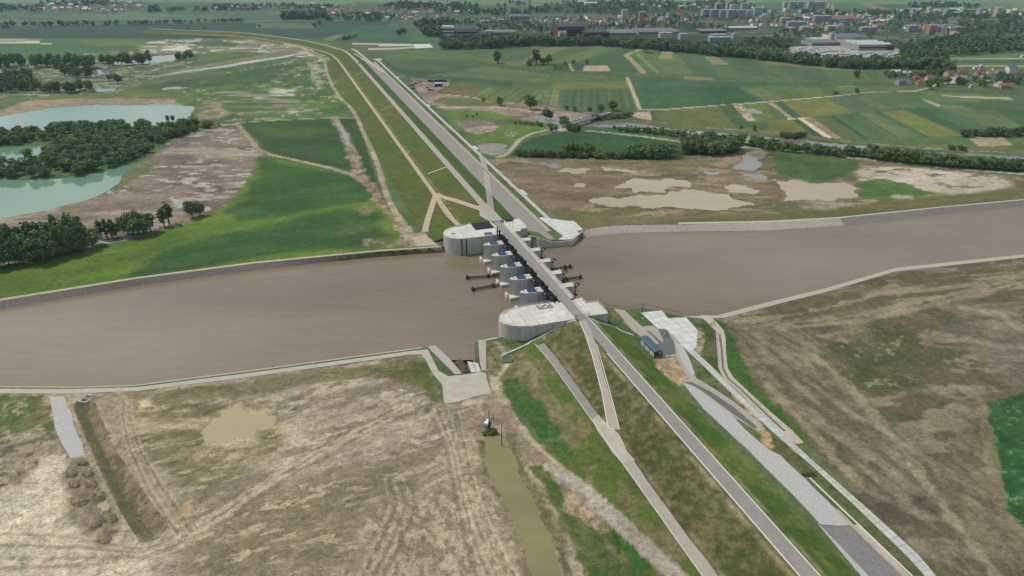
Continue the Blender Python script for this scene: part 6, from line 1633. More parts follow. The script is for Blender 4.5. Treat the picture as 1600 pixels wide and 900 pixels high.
wood("far_hedgerows", "thin dark hedgerows and copses of the far left plain", [
    ([(-100, 21), (45, 19), (75, 22), (60, 14), (20, 12), (-100, 14)], 60, 11, 16), ([(60, 12), (100, 10), (190, 10), (180, 4), (60, 5)], 60, 8, 14),
    ([(0, 41.5), (200, 40), (200, 39), (0, 40)], 44, 8, 12), ([(200, 39.6), (380, 35), (380, 33.5), (200, 38)], 46, 7, 10), ([(-60, 46), (14, 46), (10, 42), (-60, 43)], 16, 9, 13),
    ([(441, 31.5), (510, 31), (510, 24), (441, 25)], 110, 12, 16), ([(510, 33), (600, 34), (620, 28), (600, 24), (510, 26)], 80, 8, 13), ([(590, 14), (700, 20), (750, 24), (745, 8), (620, 6)], 210, 9, 14),
    ([(233, 20), (250, 20), (250, 14), (233, 14)], 20, 10, 14), ([(262, 20), (290, 20), (290, 15), (262, 15)], 14, 8, 11), ([(305, 20), (325, 20), (325, 14), (305, 14)], 14, 9, 12), ([(330, 18), (400, 18), (400, 10), (330, 11)], 60, 8, 12), ([(400, 15), (520, 15), (520, 9), (400, 9)], 70, 8, 12),
    ([(265, 47), (325, 46.5), (325, 45.5), (265, 46)], 14, 3, 4), ([(650, 44), (680, 42), (720, 38), (700, 32), (660, 36), (640, 40)], 70, 8, 13), ([(745, 22), (800, 28), (830, 26), (830, 20), (760, 16)], 60, 8, 12),
    ([(770, 12), (840, 10), (830, 4), (770, 8)], 20, 8, 12), ([(660, 58), (690, 60), (690, 50), (662, 50)], 40, 10, 14)])
# rough herbage on the wood tip and banks
wood("bank_scrub", "low green scrub along the near river bank and lake shores", [
    ([(345, 196), (300, 206), (268, 216), (240, 232), (222, 246), (216, 240), (262, 212), (300, 202)], 60, 2, 4), ([(960, 204), (1100, 220), (1200, 230), (1100, 214), (1000, 202), (940, 200)], 150, 1.5, 4),
    ([(1260, 236), (1600, 262), (1600, 266), (1260, 240)], 90, 2, 4)])

# ------------------------------------------------------------------ picnic shelter
shp = W(21.5, 121.9)
sh = empty("picnic_shelter", (shp[0], shp[1], 3.1), ROT, "long open shelter with a curved blue-grey metal roof beside the paved yard", "shelter")
q = MB(); n = 7
prof_ = [(-1.95 + 3.9 * i / n, 2.55 + .75 * math.sin(PI * (.12 + .76 * i / n))) for i in range(n + 1)]
for (a, b) in zip(prof_[:-1], prof_[1:]):
    q.prism([(a[0], -6.4), (b[0], -6.4), (b[0], 6.4), (a[0], 6.4)], [a[1] - .1, b[1] - .1, b[1] - .1, a[1] - .1], [a[1], b[1], b[1], a[1]])
rf = q.build("roof", M['shedroof'], sh)
q = MB()
for k in range(9): q.box(-1.9, 1.9, -6.3 + k * 1.56, -6.22 + k * 1.56, 3.36, 3.42)
for x_ in (-1.75, 1.75):
    for y_ in (-6.1, -2.1, 2.1, 6.1):
        p_ = MB(); p_.box(x_ - .12, x_ + .12, y_ - .12, y_ + .12, 0, 2.85); p_.build("post", M['steel'], sh)
q = MB(); q.box(-1.72, -1.64, -6, 6, 0, 1.7); q.build("side_wall", M['slab'], sh)
q = MB()
for y_ in (-6.2, 6.2): q.bar((-1.8, y_, 2.8), (1.8, y_, 2.8), .08, 4); q.bar((-1.8, y_, 2.0), (0, y_, 3.1), .06, 4); q.bar((1.8, y_, 2.0), (0, y_, 3.1), .06, 4)
for x_ in (-1.78, 1.78): q.bar((x_, -6.2, 2.75), (x_, 6.2, 2.75), .08, 4)
q.build("roof_frame", M['steel'], sh)
q = MB(); q.box(-1.6, 1.9, -6.2, 6.2, -.05, .06); q.build("floor", M['asphalt_dark'], sh)
for y_ in (-4, -1, 2, 4.6):
    q = MB(); q.box(-.9, .9, y_ - .35, y_ + .35, .72, .78); q.box(-.1, .1, y_ - .1, y_ + .1, 0.05, .72); q.box(-.9, .9, y_ - .85, y_ - .6, .42, .46); q.box(-.9, .9, y_ + .6, y_ + .85, .42, .46); q.box(-.8, -.7, y_ - .8, y_ + .8, .05, .42); q.box(.7, .8, y_ - .8, y_ + .8, .05, .42); q.build("table", M['plank'], sh)
# ------------------------------------------------------------------ utility poles
def pole(px, py, h, label, arms=True):
    x, y = G(px, py)
    o = empty("utility_pole", (x, y, 3), R(20), label, "pole")
    q = MB(); q.bar((0, 0, 0), (0, 0, h), .16, 8, .11); q.build("shaft", M['dark'], o)
    q = MB()
    if arms: q.box(-.9, .9, -.08, .08, h - 1.6, h - 1.4)
    else: q.box(-.3, .3, -.06, .06, h - .4, h - .25); q.build("crossarm", M['dark'], o)
    return o
pole(784, 697, 9, "tall thin dark pole with a long shadow beside the olive ditch water")
pole(764.5, 676, 9.5, "dark pole rising from the dark scrub at the head of the ditch water")
pole(1003.5, 489, 5, "short dark post on the river bank left of the white apron", False)
# pump trailer by the ditch
x, y = G(761, 664)
pt = empty("pump_unit", (x, y, 3), R(75), "white and grey pump unit by the dark pole at the head of the ditch", "pump")
q = MB(); q.box(-1.6, 1.4, -.7, .7, .5, .7); q.bar((-1.6, 0, .6), (-2.6, 0, .5), .06, 5); q.build("chassis", M['steel'], pt)
q = MB(); q.box(-1.5, -.2, -.6, .6, .7, 1.8); q.build("housing", M['white'], pt)
q = MB(); q.bar((.1, 0, 1.3), (1.3, 0, 1.3), .5, 12); q.build("tank", M['white'], pt)
for (a, b) in ((-.9, .75), (-.9, -.75), (.8, .75), (.8, -.75)):
    q = MB(); q.bar((a, b - .1, .38), (a, b + .1, .38), .38, 12); q.build("wheel", M['dark'], pt)
q = MB(); q.bar((1.4, 0, .9), (4.6, -1.2, .2), .12, 6); q.build("hose", M['steel'], pt)
for (a, b, w_) in ((768, 677, 5.5), (762, 674, 4), (774, 678, 4), (758, 679, 3)):
    tree(a, b, w_ + 3, 'bush', "dark scrub at the head of the olive ditch water", "scrub at the head of the ditch", wide=1.3, cat="bush") if 'tree' in globals() else None
# round teal basin
x, y = G(793, 561, 3.2)
tb = empty("stock_basin", (x, y, hz(x, y)), 0, "round teal plastic basin lying on rough grass below the near abutment", "basin")
q = MB(); N = 20
for i in range(N):
    a0, a1 = 2 * PI * i / N, 2 * PI * (i + 1) / N
    q.prism([(2.5 * math.cos(a0), 2.5 * math.sin(a0)), (2.5 * math.cos(a1), 2.5 * math.sin(a1)), (2.2 * math.cos(a1), 2.2 * math.sin(a1)), (2.2 * math.cos(a0), 2.2 * math.sin(a0))], -.3, .55)
q.build("rim", M['teal'], tb)
q = MB(); q.prism([(2.25 * math.cos(2 * PI * i / N), 2.25 * math.sin(2 * PI * i / N)) for i in range(N)], -.3, .15); q.build("liner", M['grassy'], tb)
# inlet: concrete slab steps and mound
sl = pxs([(730, 566), (746.7, 568.7), (754.7, 580), (738.7, 580.7)], 2.6)
bs = empty("boat_slip", (*sl[0], 0), 0, "white concrete slip of two slabs running down into the inlet", "slipway")
rel = [(p[0] - sl[0][0], p[1] - sl[0][1]) for p in sl]
mid1 = [((rel[0][k] + rel[1][k]) / 2 for k in (0, 1)), ((rel[3][k] + rel[2][k]) / 2 for k in (0, 1))]
mA, mB = tuple(mid1[0]), tuple(mid1[1])
q = MB(); q.prism([rel[0], (mA[0] - .15, mA[1]), (mB[0] - .15, mB[1]), rel[3]], -1, [.8, .8, 3.1, 3.1]); q.build("slab", M['slab'], bs)
q = MB(); q.prism([(mA[0] + .15, mA[1]), rel[1], rel[2], (mB[0] + .15, mB[1])], -1, [.8, .8, 3.1, 3.1]); q.build("slab", M['slab'], bs)
def mound(P, h, material, name, label, cat, z=3.0, group=None, kind=None, seed=0):
    """low heap with an uneven top over an outline"""
    P = np.array(P); c = P.mean(0); lo, hi = P.min(0) - .3, P.max(0) + .3
    n = 26; xs = np.linspace(lo[0], hi[0], n); ys = np.linspace(lo[1], hi[1], n)
    X, Y = np.meshgrid(xs, ys); X = X.ravel(); Y = Y.ravel()
    d = -sdf_poly(P, X, Y); dm = max(d.max(), .1)
    Z = h * np.clip(d / dm, -.3, 1) ** 1 * (d > 0) ** 1 if False else np.where(d > 0, h * (np.clip(d / dm, 0, 1)) ** .6, -.4)
    Z = Z + (d > 0) * (fbm(X, Y, 1.2, 3 + seed, 4) - .5) * h * .7
    idx = np.arange(n * n).reshape(n, n)
    FQ = np.stack([idx[:-1, :-1], idx[:-1, 1:], idx[1:, 1:], idx[1:, :-1]], -1).reshape(-1, 4)
    me = mesh_np(name, np.stack([X - c[0], Y - c[1], Z], 1), FQ, [material], smooth=False)
    return tag(link(name, me, None, (c[0], c[1], z)), label, cat, group, kind)
mound(pxs([(706, 566), (720, 560), (728, 566), (736, 580), (722, 583), (714, 572)], 1.0), 1.8, M['plank'], "earth_bank", "dark brown heap of earth and driftwood beside the boat slip", "earth heap", z=.4)
# brush heaps
heaps = [(129, 724, 7, 3, 'brushg'), (112, 739, 8, 5, 'brush'), (137, 741, 8, 4, 'brush'), (116, 757, 7, 5, 'brush'), (143, 757, 8, 5, 'brush'), (155, 777, 8, 6, 'brushg'), (124, 784, 11, 6, 'brush'), (172, 810, 9, 6, 'brushg'), (146, 815, 12, 8, 'brush'), (163, 840, 9, 8, 'brush')]
for k, (a, b, rx, ry_, m_) in enumerate(heaps):
    rx, ry_ = rx * 1.35, ry_ * 1.4
    P_ = pxs([(a + rx * math.cos(2 * PI * i / 12), b + ry_ * math.sin(2 * PI * i / 12)) for i in range(12)])
    x, y = G(a, b)
    hp_ = mound(fractal(P_, 1, .12), 1.5, M[m_], "brush_heap", ["olive brush heap at the end of the grey strip, topmost of the heaps", "brown brush heap, leftmost of the second row", "rounded brown brush heap right of the leftmost one", "grey-brown brush heap, left of the fourth row",
        "rounded tan brush heap next to the ditch rim", "olive striped brush heap above the tan puddle", "wide brown brush heap left of the tan puddle", "olive striped brush heap below the tan puddle", "wide brown brush heap with dark hollow, second from the bottom", "lowest brush heap, brown, at the edge of pale soil"][k], "brush heap", group="brush heaps beside the ditch", seed=k)
    q = MB()
    for i in range(46):
        t_ = random.uniform(-1, 1) * rx * .2; u_ = random.uniform(-1, 1) * ry_ * .32
        a_ = random.gauss(k * .7, .35); L_ = random.uniform(.8, 2.0)
        q.bar((t_ - math.cos(a_) * L_ / 2, u_ - math.sin(a_) * L_ / 2, random.uniform(.5, 1.3)), (t_ + math.cos(a_) * L_ / 2, u_ + math.sin(a_) * L_ / 2, random.uniform(.6, 1.7)), .05, 3)
    q.build("branches", M[m_], hp_)
# culvert mouth
x, y = G(135, 625, 2.6)
cv = empty("culvert_mouth", (x, y, 1.7), R(-8), "pale concrete culvert frame at the head of the ditch under the bank road", "culvert")
q = MB()
for (x0, x1, y0, y1) in ((-1.7, -1.35, -1.9, 1.9), (1.35, 1.7, -1.9, 1.9), (-1.35, 1.35, 1.55, 1.9), (-1.35, 1.35, -1.9, -1.6)): q.box(x0, x1, y0, y1, -.8, 2.2 if y0 > 1 else 1.5)
q.build("frame", M['slab'], cv)
q = MB(); q.box(-1.35, 1.35, -1.6, 1.55, -.8, .9); q.build("opening", M['dark'], cv)
# plank bridge over the side drain
x, y = G(1263, 742)
pb = empty("drain_bridge", (x, y, 3.1), ROT - .3, "small dark plank crossing over the drain between the stone road and the concrete strip", "footbridge")
q = MB(); q.box(-2.2, 2.2, -.5, .5, .1, .22); q.build("deck", M['brownsteel'], pb)
q = MB(); q.box(-2.2, 2.2, -.7, -.52, -.1, .4); q.build("side_beam", M['plank'], pb)
# ------------------------------------------------------------------ arch bridge
RC_GREY = mat('weathered_steel_paint', (146, 148, 146), .6, .1)
a_, b_ = G(899, 190.5, 6), G(951, 175.5, 6)
L_ = math.dist(a_, b_); rz = math.atan2(b_[1] - a_[1], b_[0] - a_[0])
ab_ = empty("arch_bridge", (*a_, 3), rz, "grey steel arch bridge over the side river beyond the mud flats", "bridge")
q = MB(); q.box(-6, L_ + 4, -3.2, 3.2, 1.6, 2.6); q.build("deck", M['asphalt'], ab_)
span = L_ * .68
for y_ in (-3.3, 3.3):
    q = MB(); N = 14
    P_ = [(span * i / N, y_, 2.4 + 6.0 * 4 * (i / N) * (1 - i / N)) for i in range(N + 1)]
    for p0, p1 in zip(P_[:-1], P_[1:]): q.bar(p0, p1, .42, 6)
    q.build("arch", RC_GREY, ab_)
    q = MB()
    for i in range(2, N - 1, 2): q.bar(P_[i], (P_[i][0], y_, 2.4), .16, 4)
    q.build("hangers", M['kerb'], ab_)
    q = MB(); q.box(-6, L_ + 4, y_ - .15, y_ + .15, 2.6, 3.5); q.build("parapet", RC_GREY, ab_)
q = MB()
for i in range(3, N - 2, 2): q.bar((P_[i][0], -3.3, P_[i][2]), (P_[i][0], 3.3, P_[i][2]), .25, 4)
q.build("cross_brace", M['kerb'], ab_)
for xx in (0, span, L_ - 1):
    q = MB(); q.box(xx - 1, xx + 1, -3, 3, -2.5, 1.6); q.build("bridge_pier", M['conc'], ab_)
# ------------------------------------------------------------------ people (standing, a few pixels each)
def person(px, py, rz, top, bottom, label, z=3.1, hair='dark'):
    x, y = G(px, py, z)
    ob = empty("person", (x, y, z), rz, label, "person")
    bm = bmesh.new()
    def ring(cx_, cy_, z_, rx, ry_, n=10): return [bm.verts.new((cx_ + rx * math.cos(2 * PI * i / n), cy_ + ry_ * math.sin(2 * PI * i / n), z_)) for i in range(n)]
    def loft(rs, cap0=True, cap1=True, mi=0):
        for r0, r1 in zip(rs[:-1], rs[1:]):
            for i in range(len(r0)): f = bm.faces.new((r0[i], r0[(i + 1) % len(r0)], r1[(i + 1) % len(r0)], r1[i])); f.smooth = True
        if cap0: bm.faces.new(rs[0][::-1])
        if cap1: bm.faces.new(rs[-1])
    loft([ring(0, 0, z_, a, b) for z_, a, b in ((.84, .15, .1), (.95, .165, .12), (1.08, .14, .1), (1.25, .18, .12), (1.4, .2, .11), (1.46, .12, .08), (1.5, .055, .055), (1.56, .055, .06), (1.6, .085, .1), (1.68, .09, .11), (1.76, .08, .1), (1.8, .03, .04))])
    for s_ in (-1, 1):
        loft([ring(s_ * (.09 + .05 * (1 - z_)), .06 * s_ * (1 - z_), z_, a, a * 1.1, 8) for z_, a in ((.9, .095), (.5, .07), (.3, .062), (.08, .045))] + [ring(s_ * .14, .06 * s_ - .04, .0, .05, .12, 8)])
        loft([ring(s_ * x_, y_, z_, a, a, 8) for x_, y_, z_, a in ((.2, 0, 1.42, .06), (.24, 0, 1.2, .05), (.25, -.04, 1.05, .042), (.24, -.1, .86, .032), (.235, -.12, .76, .035))])
    loft([ring(0, -.105, z_, a, .03, 6) for z_, a in ((1.63, .012), (1.66, .018), (1.69, .01))])
    bmesh.ops.remove_doubles(bm, verts=bm.verts, dist=.0005)
    me = bpy.data.meshes.new("body")
    for f in bm.faces:
        c = f.calc_center_median()
        f.material_index = 0 if c.z > 1.5 or (abs(c.x) > .2 and c.z < 1.1) else (1 if c.z > .93 else (2 if c.z > .07 else 3))
    bm.to_mesh(me); bm.free()
    for m_ in (M['skin'], top, bottom, M['dark']): me.materials.append(m_)
    link("body", me, ob)
    h = MB(); h.bar((0, .015, 1.70), (0, .02, 1.82), .1, 10, .06); h.build("hair", M[hair], ob, smooth=True)
    return ob
M['cloth_white'] = mat("white_cloth", (214, 212, 204), .9, .05)
M['cloth_dark'] = mat("dark_cloth", (34, 36, 44), .9, .1)
M['cloth_red'] = mat("red_brown_cloth", (92, 50, 42), .9, .1)
person(1038, 525.5, 2.4, M['cloth_white'], M['cloth_dark'], "person in a white top on the dark paving near the white apron, left of two")
person(1042, 525.8, -.4, M['cloth_dark'], M['cloth_dark'], "person in all dark clothes on the dark paving near the white apron, right of two")
person(1112, 508, .6, M['cloth_white'], M['cloth_dark'], "person in a white top standing on the outer gravel path")
person(1115.2, 507, 1.6, M['cloth_dark'], M['cloth_dark'], "person in dark clothes on the outer gravel path beside one in white")
person(1067.5, 352.5, .8, M['cloth_white'], M['cloth_dark'], "person in a white top alone on the far stone bank downstream")
person(638.5, 384, .2, M['cloth_red'], M['cloth_dark'], "person in reddish-brown clothes on the bank upstream near the far abutment")
def bicycle(px, py, rz, label, z=3.1):
    x, y = G(px, py, z)
    o = empty("bicycle", (x, y, z), rz, label, "bicycle")
    for wx in (-.52, .52):
        q = MB(); N = 14
        for i in range(N):
            a0, a1 = 2 * PI * i / N, 2 * PI * (i + 1) / N
            q.bar((wx + .33 * math.cos(a0), 0, .34 + .33 * math.sin(a0)), (wx + .33 * math.cos(a1), 0, .34 + .33 * math.sin(a1)), .025, 4)
            if i % 2: q.bar((wx, 0, .34), (wx + .33 * math.cos(a0), 0, .34 + .33 * math.sin(a0)), .006, 3)
        q.build("wheel", M['dark'], o)
    q = MB()
    for a, b in (((-.52, 0, .34), (-.08, 0, .3)), ((-.08, 0, .3), (-.2, 0, .85)), ((-.2, 0, .8), (-.52, 0, .34)), ((-.2, 0, .8), (.36, 0, .84)), ((-.08, 0, .3), (.38, 0, .76)), ((.52, 0, .34), (.34, 0, .98))): q.bar(a, b, .025, 5)
    q.build("frame", M['cloth_dark'], o)
    q = MB(); q.box(-.32, -.08, -.07, .07, .86, .92); q.build("saddle", M['dark'], o)
    q = MB(); q.bar((.34, -.28, 1.0), (.34, .28, 1.0), .02, 5); q.build("handlebar", M['dark'], o)
bicycle(1109.5, 508.2, .5, "dark bicycle on the outer gravel path left of the two people")
# ------------------------------------------------------------------ vehicles
def car(px, py, rz, body, label, z=3.1, long_=4.2, van=False, off=None):
    x, y = off or G(px, py, z)
    o = empty("van" if van else "parked_car", (x, y, z), rz, label, "van" if van else "car")
    h1, h2 = (1.0, 2.1) if van else (.78, 1.42)
    L2 = long_ / 2
    q = MB(); q.prism([(-L2, -.82), (-L2 + .15, -.88), (L2 - .3, -.88), (L2, -.7), (L2, .7), (L2 - .3, .88), (-L2 + .15, .88), (-L2, .82)], .28, h1); q.build("body", body, o)
    q = MB(); q.add([(-L2 * .92, -.8, h1), (L2 * (.75 if van else .45), -.8, h1), (L2 * (.75 if van else .45), .8, h1), (-L2 * .92, .8, h1), (-L2 * .86, -.68, h2), (L2 * (.5 if van else .18), -.68, h2), (L2 * (.5 if van else .18), .68, h2), (-L2 * .86, .68, h2)],
          [(0, 1, 5, 4), (1, 2, 6, 5), (2, 3, 7, 6), (3, 0, 4, 7), (4, 5, 6, 7)]); q.build("window", M['black'], o)
    q = MB(); q.box(-L2 * .85, L2 * (.5 if van else .17), -.67, .67, h2, h2 + .05); q.build("roof", body, o)
    for wx in (-L2 * .62, L2 * .62):
        for wy in (-.8, .8):
            q = MB(); q.bar((wx, wy - .11, .32), (wx, wy + .11, .32), .32, 12); q.build("wheel", M['dark'], o)
    return o
M['car_white'] = mat("white_car_paint", (225, 225, 222), .35, .03); M['car_dark'] = mat("dark_car_paint", (28, 30, 34), .35, .05); M['car_grey'] = mat("grey_car_paint", (120, 124, 128), .35, .05)
car(0, 0, ROT + PI / 2, M['car_dark'], "dark car driving on the crest road just before the dam bend", z=10.1, off=tuple(axis_at(925)[0]))
yard = [(642, 131, .3, 'car_white'), (645, 134, 1.2, 'car_dark'), (650, 131, .2, 'car_dark'), (657, 129, .9, 'car_grey'), (660, 132.5, .1, 'car_white'), (668, 137.5, .5, 'car_grey'), (672, 141, 0, 'car_dark'), (676, 140, .4, 'car_white'), (646, 139, .3, 'car_dark')]
ylab = ["white car at the left corner of the earthworks yard", "dark car, second from left in the earthworks yard", "dark car in the upper row of the earthworks yard", "grey car behind the white one in the earthworks yard", "white car in the middle of the earthworks yard",
        "grey car left of the lower pair in the earthworks yard", "dark car, lowest right in the earthworks yard", "white car above the lowest dark one in the earthworks yard", "dark car, lowest left in the earthworks yard"]
for (a, b, r_, c_), lb in zip(yard, ylab): car(a, b, r_, M[c_], lb, long_=4.8)
M['contblue'] = mat("blue_container_paint", (52, 74, 96), .6, .1); M['contgreen'] = mat("green_container_paint", (52, 86, 84), .6, .1)
def container(px, py, rz, m_, label, L_=6, w=2.5, h=2.6):
    x, y = G(px, py)
    o = empty("site_container", (x, y, 3), rz, label, "container", "site containers in the earthworks yard")
    q = MB(); q.box(-L_ / 2, L_ / 2, -w / 2, w / 2, .1, h)
    for k in range(int(L_ / .6)): q.box(-L_ / 2 + .25 + k * .6, -L_ / 2 + .5 + k * .6, -w / 2 - .04, w / 2 + .04, .25, h - .15)
    q.build("body", m_, o)
    q = MB(); q.box(-L_ / 2 + .05, L_ / 2 - .05, -w / 2 + .05, w / 2 - .05, h, h + .08); q.build("roof", M['white'] if w > 3 else m_, o)
    q = MB(); q.box(-L_ / 2 - .05, -L_ / 2, -w * .35, w * .35, .2, h - .2); q.build("door", M['steel'], o)
container(685, 135, .25, M['navy'], "largest dark blue site container with a pale roof", 9, 5, 4)
container(691, 127.5, .1, M['contgreen'], "long green-blue site container at the right back of the yard", 12)
container(682, 128, .1, M['contblue'], "blue site container with its end to the crop, middle of the back row", 6)
container(673, 128, .1, M['contgreen'], "green-blue site container at the left of the back row", 7)
container(686, 131, .2, M['contblue'], "blue site container between the back row and the largest one", 6)
# spillway gate tower at the dam bend
x, y = G(510.5, 76.5, 6)
tw = empty("intake_tower", (x, y, 5), ROT, "small pale twin-post tower on the dam slope at its bend", "tower")
for x_ in (-1.6, 1.6):
    q = MB(); q.box(x_ - .5, x_ + .5, -.6, .6, 0, 8.5); q.build("post", M['white'], tw)
q = MB(); q.box(-1.1, 1.1, -.4, .4, 6.6, 7.4); q.build("crossbeam", M['white'], tw)
q = MB(); q.box(-4, 4, -2.5, -.6, -1, .9); q.build("base", M['slab'], tw)
x, y = G(1321 / 1, 162.5)
for (a, b, hh, lb) in ((1130, 163, 4.0, "short pale post beside the field road in the crops"), (904, 357.5, 6, "thin mast on the far white apron by the wing wall")):
    x, y = G(a, b)
    o = empty("marker_post", (x, y, 3), 0, lb, "post"); q = MB(); q.bar((0, 0, 0), (0, 0, hh), .12 if hh < 5 else .05, 6); q.build("shaft", M['white'] if hh < 5 else M['steel'], o)
    q = MB(); q.box(-.25, .25, -.25, .25, 0, .15); q.build("base", M['kerb'], o)

# ------------------------------------------------------------------ houses, halls, blocks
RC = {'red': mat("red_tile_roof", (128, 74, 62), .8, .15), 'grey': mat("grey_roof", (104, 104, 108), .8, .12), 'brown': mat("brown_roof", (96, 74, 66), .8, .12), 'pale': mat("pale_sheet_roof", (160, 164, 166), .6, .06), 'blue': mat("slate_blue_roof", (84, 100, 116), .7, .1), 'dark': mat("dark_hall_roof", (62, 66, 74), .7, .12)}
WC = {'white': mat("white_render", (206, 204, 196), .85, .06), 'cream': mat("cream_render", (196, 178, 136), .85, .06), 'pink': mat("pink_render", (180, 150, 138), .85, .06), 'grey': mat("grey_render", (140, 140, 136), .85, .08), 'brick': mat("dark_red_brick", (86, 58, 54), .85, .12), 'orange': mat("orange_brick", (168, 124, 92), .85, .1)}
def block_mat(name, wall, win, sx=3.2, sz=2.9):
    m, n, l, b = base_mat(name)
    tc = n.new('ShaderNodeTexCoord'); sp = n.new('ShaderNodeSeparateXYZ'); l.new(tc.outputs['Object'], sp.inputs[0])
    ad = n.new('ShaderNodeMath'); l.new(sp.outputs[0], ad.inputs[0]); l.new(sp.outputs[1], ad.inputs[1])
    cb = n.new('ShaderNodeCombineXYZ'); l.new(ad.outputs[0], cb.inputs[0]); l.new(sp.outputs[2], cb.inputs[1])
    bt = n.new('ShaderNodeTexBrick'); bt.offset = 0; bt.inputs['Scale'].default_value = 1
    bt.inputs['Brick Width'].default_value = sx; bt.inputs['Row Height'].default_value = sz; bt.inputs['Mortar Size'].default_value = .75; bt.inputs['Mortar Smooth'].default_value = 0
    bt.inputs['Color1'].default_value = (*lin(win), 1); bt.inputs['Color2'].default_value = (*(lin(win) * 1.5), 1); bt.inputs['Mortar'].default_value = (*lin(wall), 1)
    l.new(cb.outputs[0], bt.inputs['Vector']); l.new(bt.outputs[0], b.inputs['Base Color']); b.inputs['Roughness'].default_value = .7
    return m
BM = {'pale': block_mat("pale_panel_block", (158, 164, 170), (58, 68, 80)), 'grey': block_mat("grey_panel_block", (140, 146, 154), (54, 62, 72)), 'cream': block_mat("cream_block", (186, 174, 146), (64, 66, 70)), 'orange': block_mat("orange_block", (160, 124, 98), (60, 58, 60))}
def gable(L_, w, h, rise, over=.4):
    wall = MB(); wall.prism([(-L_ / 2, -w / 2), (L_ / 2, -w / 2), (L_ / 2, w / 2), (-L_ / 2, w / 2)], 0, h)
    wall.add([(-L_ / 2, -w / 2, h), (-L_ / 2, w / 2, h), (-L_ / 2, 0, h + rise), (L_ / 2, -w / 2, h), (L_ / 2, w / 2, h), (L_ / 2, 0, h + rise)], [(0, 1, 2), (3, 5, 4), (0, 2, 5, 3), (1, 4, 5, 2)])
    roof = MB()
    e = over; k = rise / (w / 2)
    for s_ in (-1, 1):
        y0 = s_ * (w / 2 + e); z0 = h - k * e + .1
        roof.add([(-L_ / 2 - e, y0, z0), (L_ / 2 + e, y0, z0), (L_ / 2 + e, 0, h + rise + .1), (-L_ / 2 - e, 0, h + rise + .1), (-L_ / 2 - e, y0, z0 + .25), (L_ / 2 + e, y0, z0 + .25), (L_ / 2 + e, 0, h + rise + .35), (-L_ / 2 - e, 0, h + rise + .35)],
                 [(0, 1, 2, 3), (4, 7, 6, 5), (0, 4, 5, 1), (1, 5, 6, 2), (2, 6, 7, 3), (3, 7, 4, 0)])
    return wall, roof
def house(px, py, wpx, roof, wall, rz, label, flat=False, hk=1.0):
    x, y = G(px, py); L_ = hpx(px, py, wpx) * CP; w = L_ * .75; h = max(3.0, L_ * .42) * hk
    o = empty("house", (x, y, 3), rz, label, "house", "houses of the near village")
    wl_, rf_ = gable(L_, w, h, w * .36)
    wl_.build("wall", WC[wall], o); r_ = rf_.build("roof", RC[roof], o)
    q = MB(); q.box(L_ * .18, L_ * .18 + .7, -.9, -.3, h + w * .2, h + w * .36 + .9); q.build("chimney", WC['brick'], r_)
    for i, xx in enumerate((-L_ * .3, 0, L_ * .3)):
        q = MB(); q.box(xx - .6, xx + .6, -w / 2 - .06, -w / 2 + .02, h * .4, h * .75); q.build("window", M['black'], o)
    q = MB(); q.box(L_ / 2 - .02, L_ / 2 + .06, -.5, .5, 0.02, 2.1); q.build("door", M['plank'], o)
NV = [(1406, 132, 14, 'blue', 'grey', .3, "slate-roofed grey house, leftmost of the near village"), (1420, 131, 9, 'grey', 'white', 1.2, "small grey-roofed house beside the slate-roofed one"), (1436, 133, 10, 'red', 'pink', 1.3, "pink house with red gable roof left of the round tree"),
      (1430, 124, 9, 'red', 'pink', .2, "small red-roofed house behind the pink one"), (1452, 126, 12, 'red', 'pink', .1, "red-roofed house behind the round tree"), (1398, 118, 13, 'pale', 'white', 0, "long low white shed at the left back of the village"), (1415, 119, 12, 'pale', 'white', .1, "low pale shed right of the long white shed"),
      (1482, 119, 13, 'brown', 'pink', .3, "brown-roofed house at the head of the village street"), (1492, 118, 9, 'brown', 'white', .6, "brown-roofed house with white wall right of the street head"), (1503, 117, 13, 'brown', 'pink', -.2, "wide brown-roofed house in the middle of the village"), (1500, 127, 11, 'pale', 'grey', .4, "pale green-grey roofed house beside the street"),
      (1508, 128, 10, 'grey', 'grey', .1, "grey-roofed low house right of the pale roof"), (1526, 117, 10, 'red', 'pink', .5, "red-roofed house below the tall cream one"), (1532, 112, 8, 'cream' if False else 'red', 'white', .1, "small red-roofed house right of the tall cream one"), (1532, 107, 7, 'pale', 'cream', 1.4, "tall cream house at the top of the village"),
      (1524, 108, 7, 'pale', 'white', 0, "low pale hut left of the tall cream house"), (1536, 121, 7, 'brown', 'pink', .3, "small pinkish-roofed house in the village centre"), (1546, 115, 9, 'red', 'white', 1.2, "white-gabled house with red roof right of centre"), (1554, 111, 9, 'red', 'cream', .2, "bright red and cream house at the upper right"),
      (1561, 116, 12, 'grey', 'grey', .1, "wide grey-roofed house right of the white gable"), (1578, 113, 15, 'blue', 'white', .2, "wide slate-roofed house at the right of the village"), (1559, 135, 11, 'pale', 'white', .5, "white two-storey house beside the orange roof"), (1570, 139, 13, 'red', 'grey', -.4, "grey house with orange-red roof at the lower right"),
      (1587, 126, 15, 'brown', 'white', .3, "large brown-roofed house at the right edge"), (1598, 121, 12, 'brown', 'pink', .1, "brown-roofed pink house touching the right edge"), (1516, 137, 4, 'pale', 'white', .2, "tiny white hut in the meadow below the village"), (1542, 130, 5, 'pale', 'white', .2, "tiny white shed among trees, left of the white two-storey house"), (1597, 90, 5, 'pale', 'white', .2, "tiny white hut in the striped fields at the right edge")]
for r_ in NV: house(*r_)
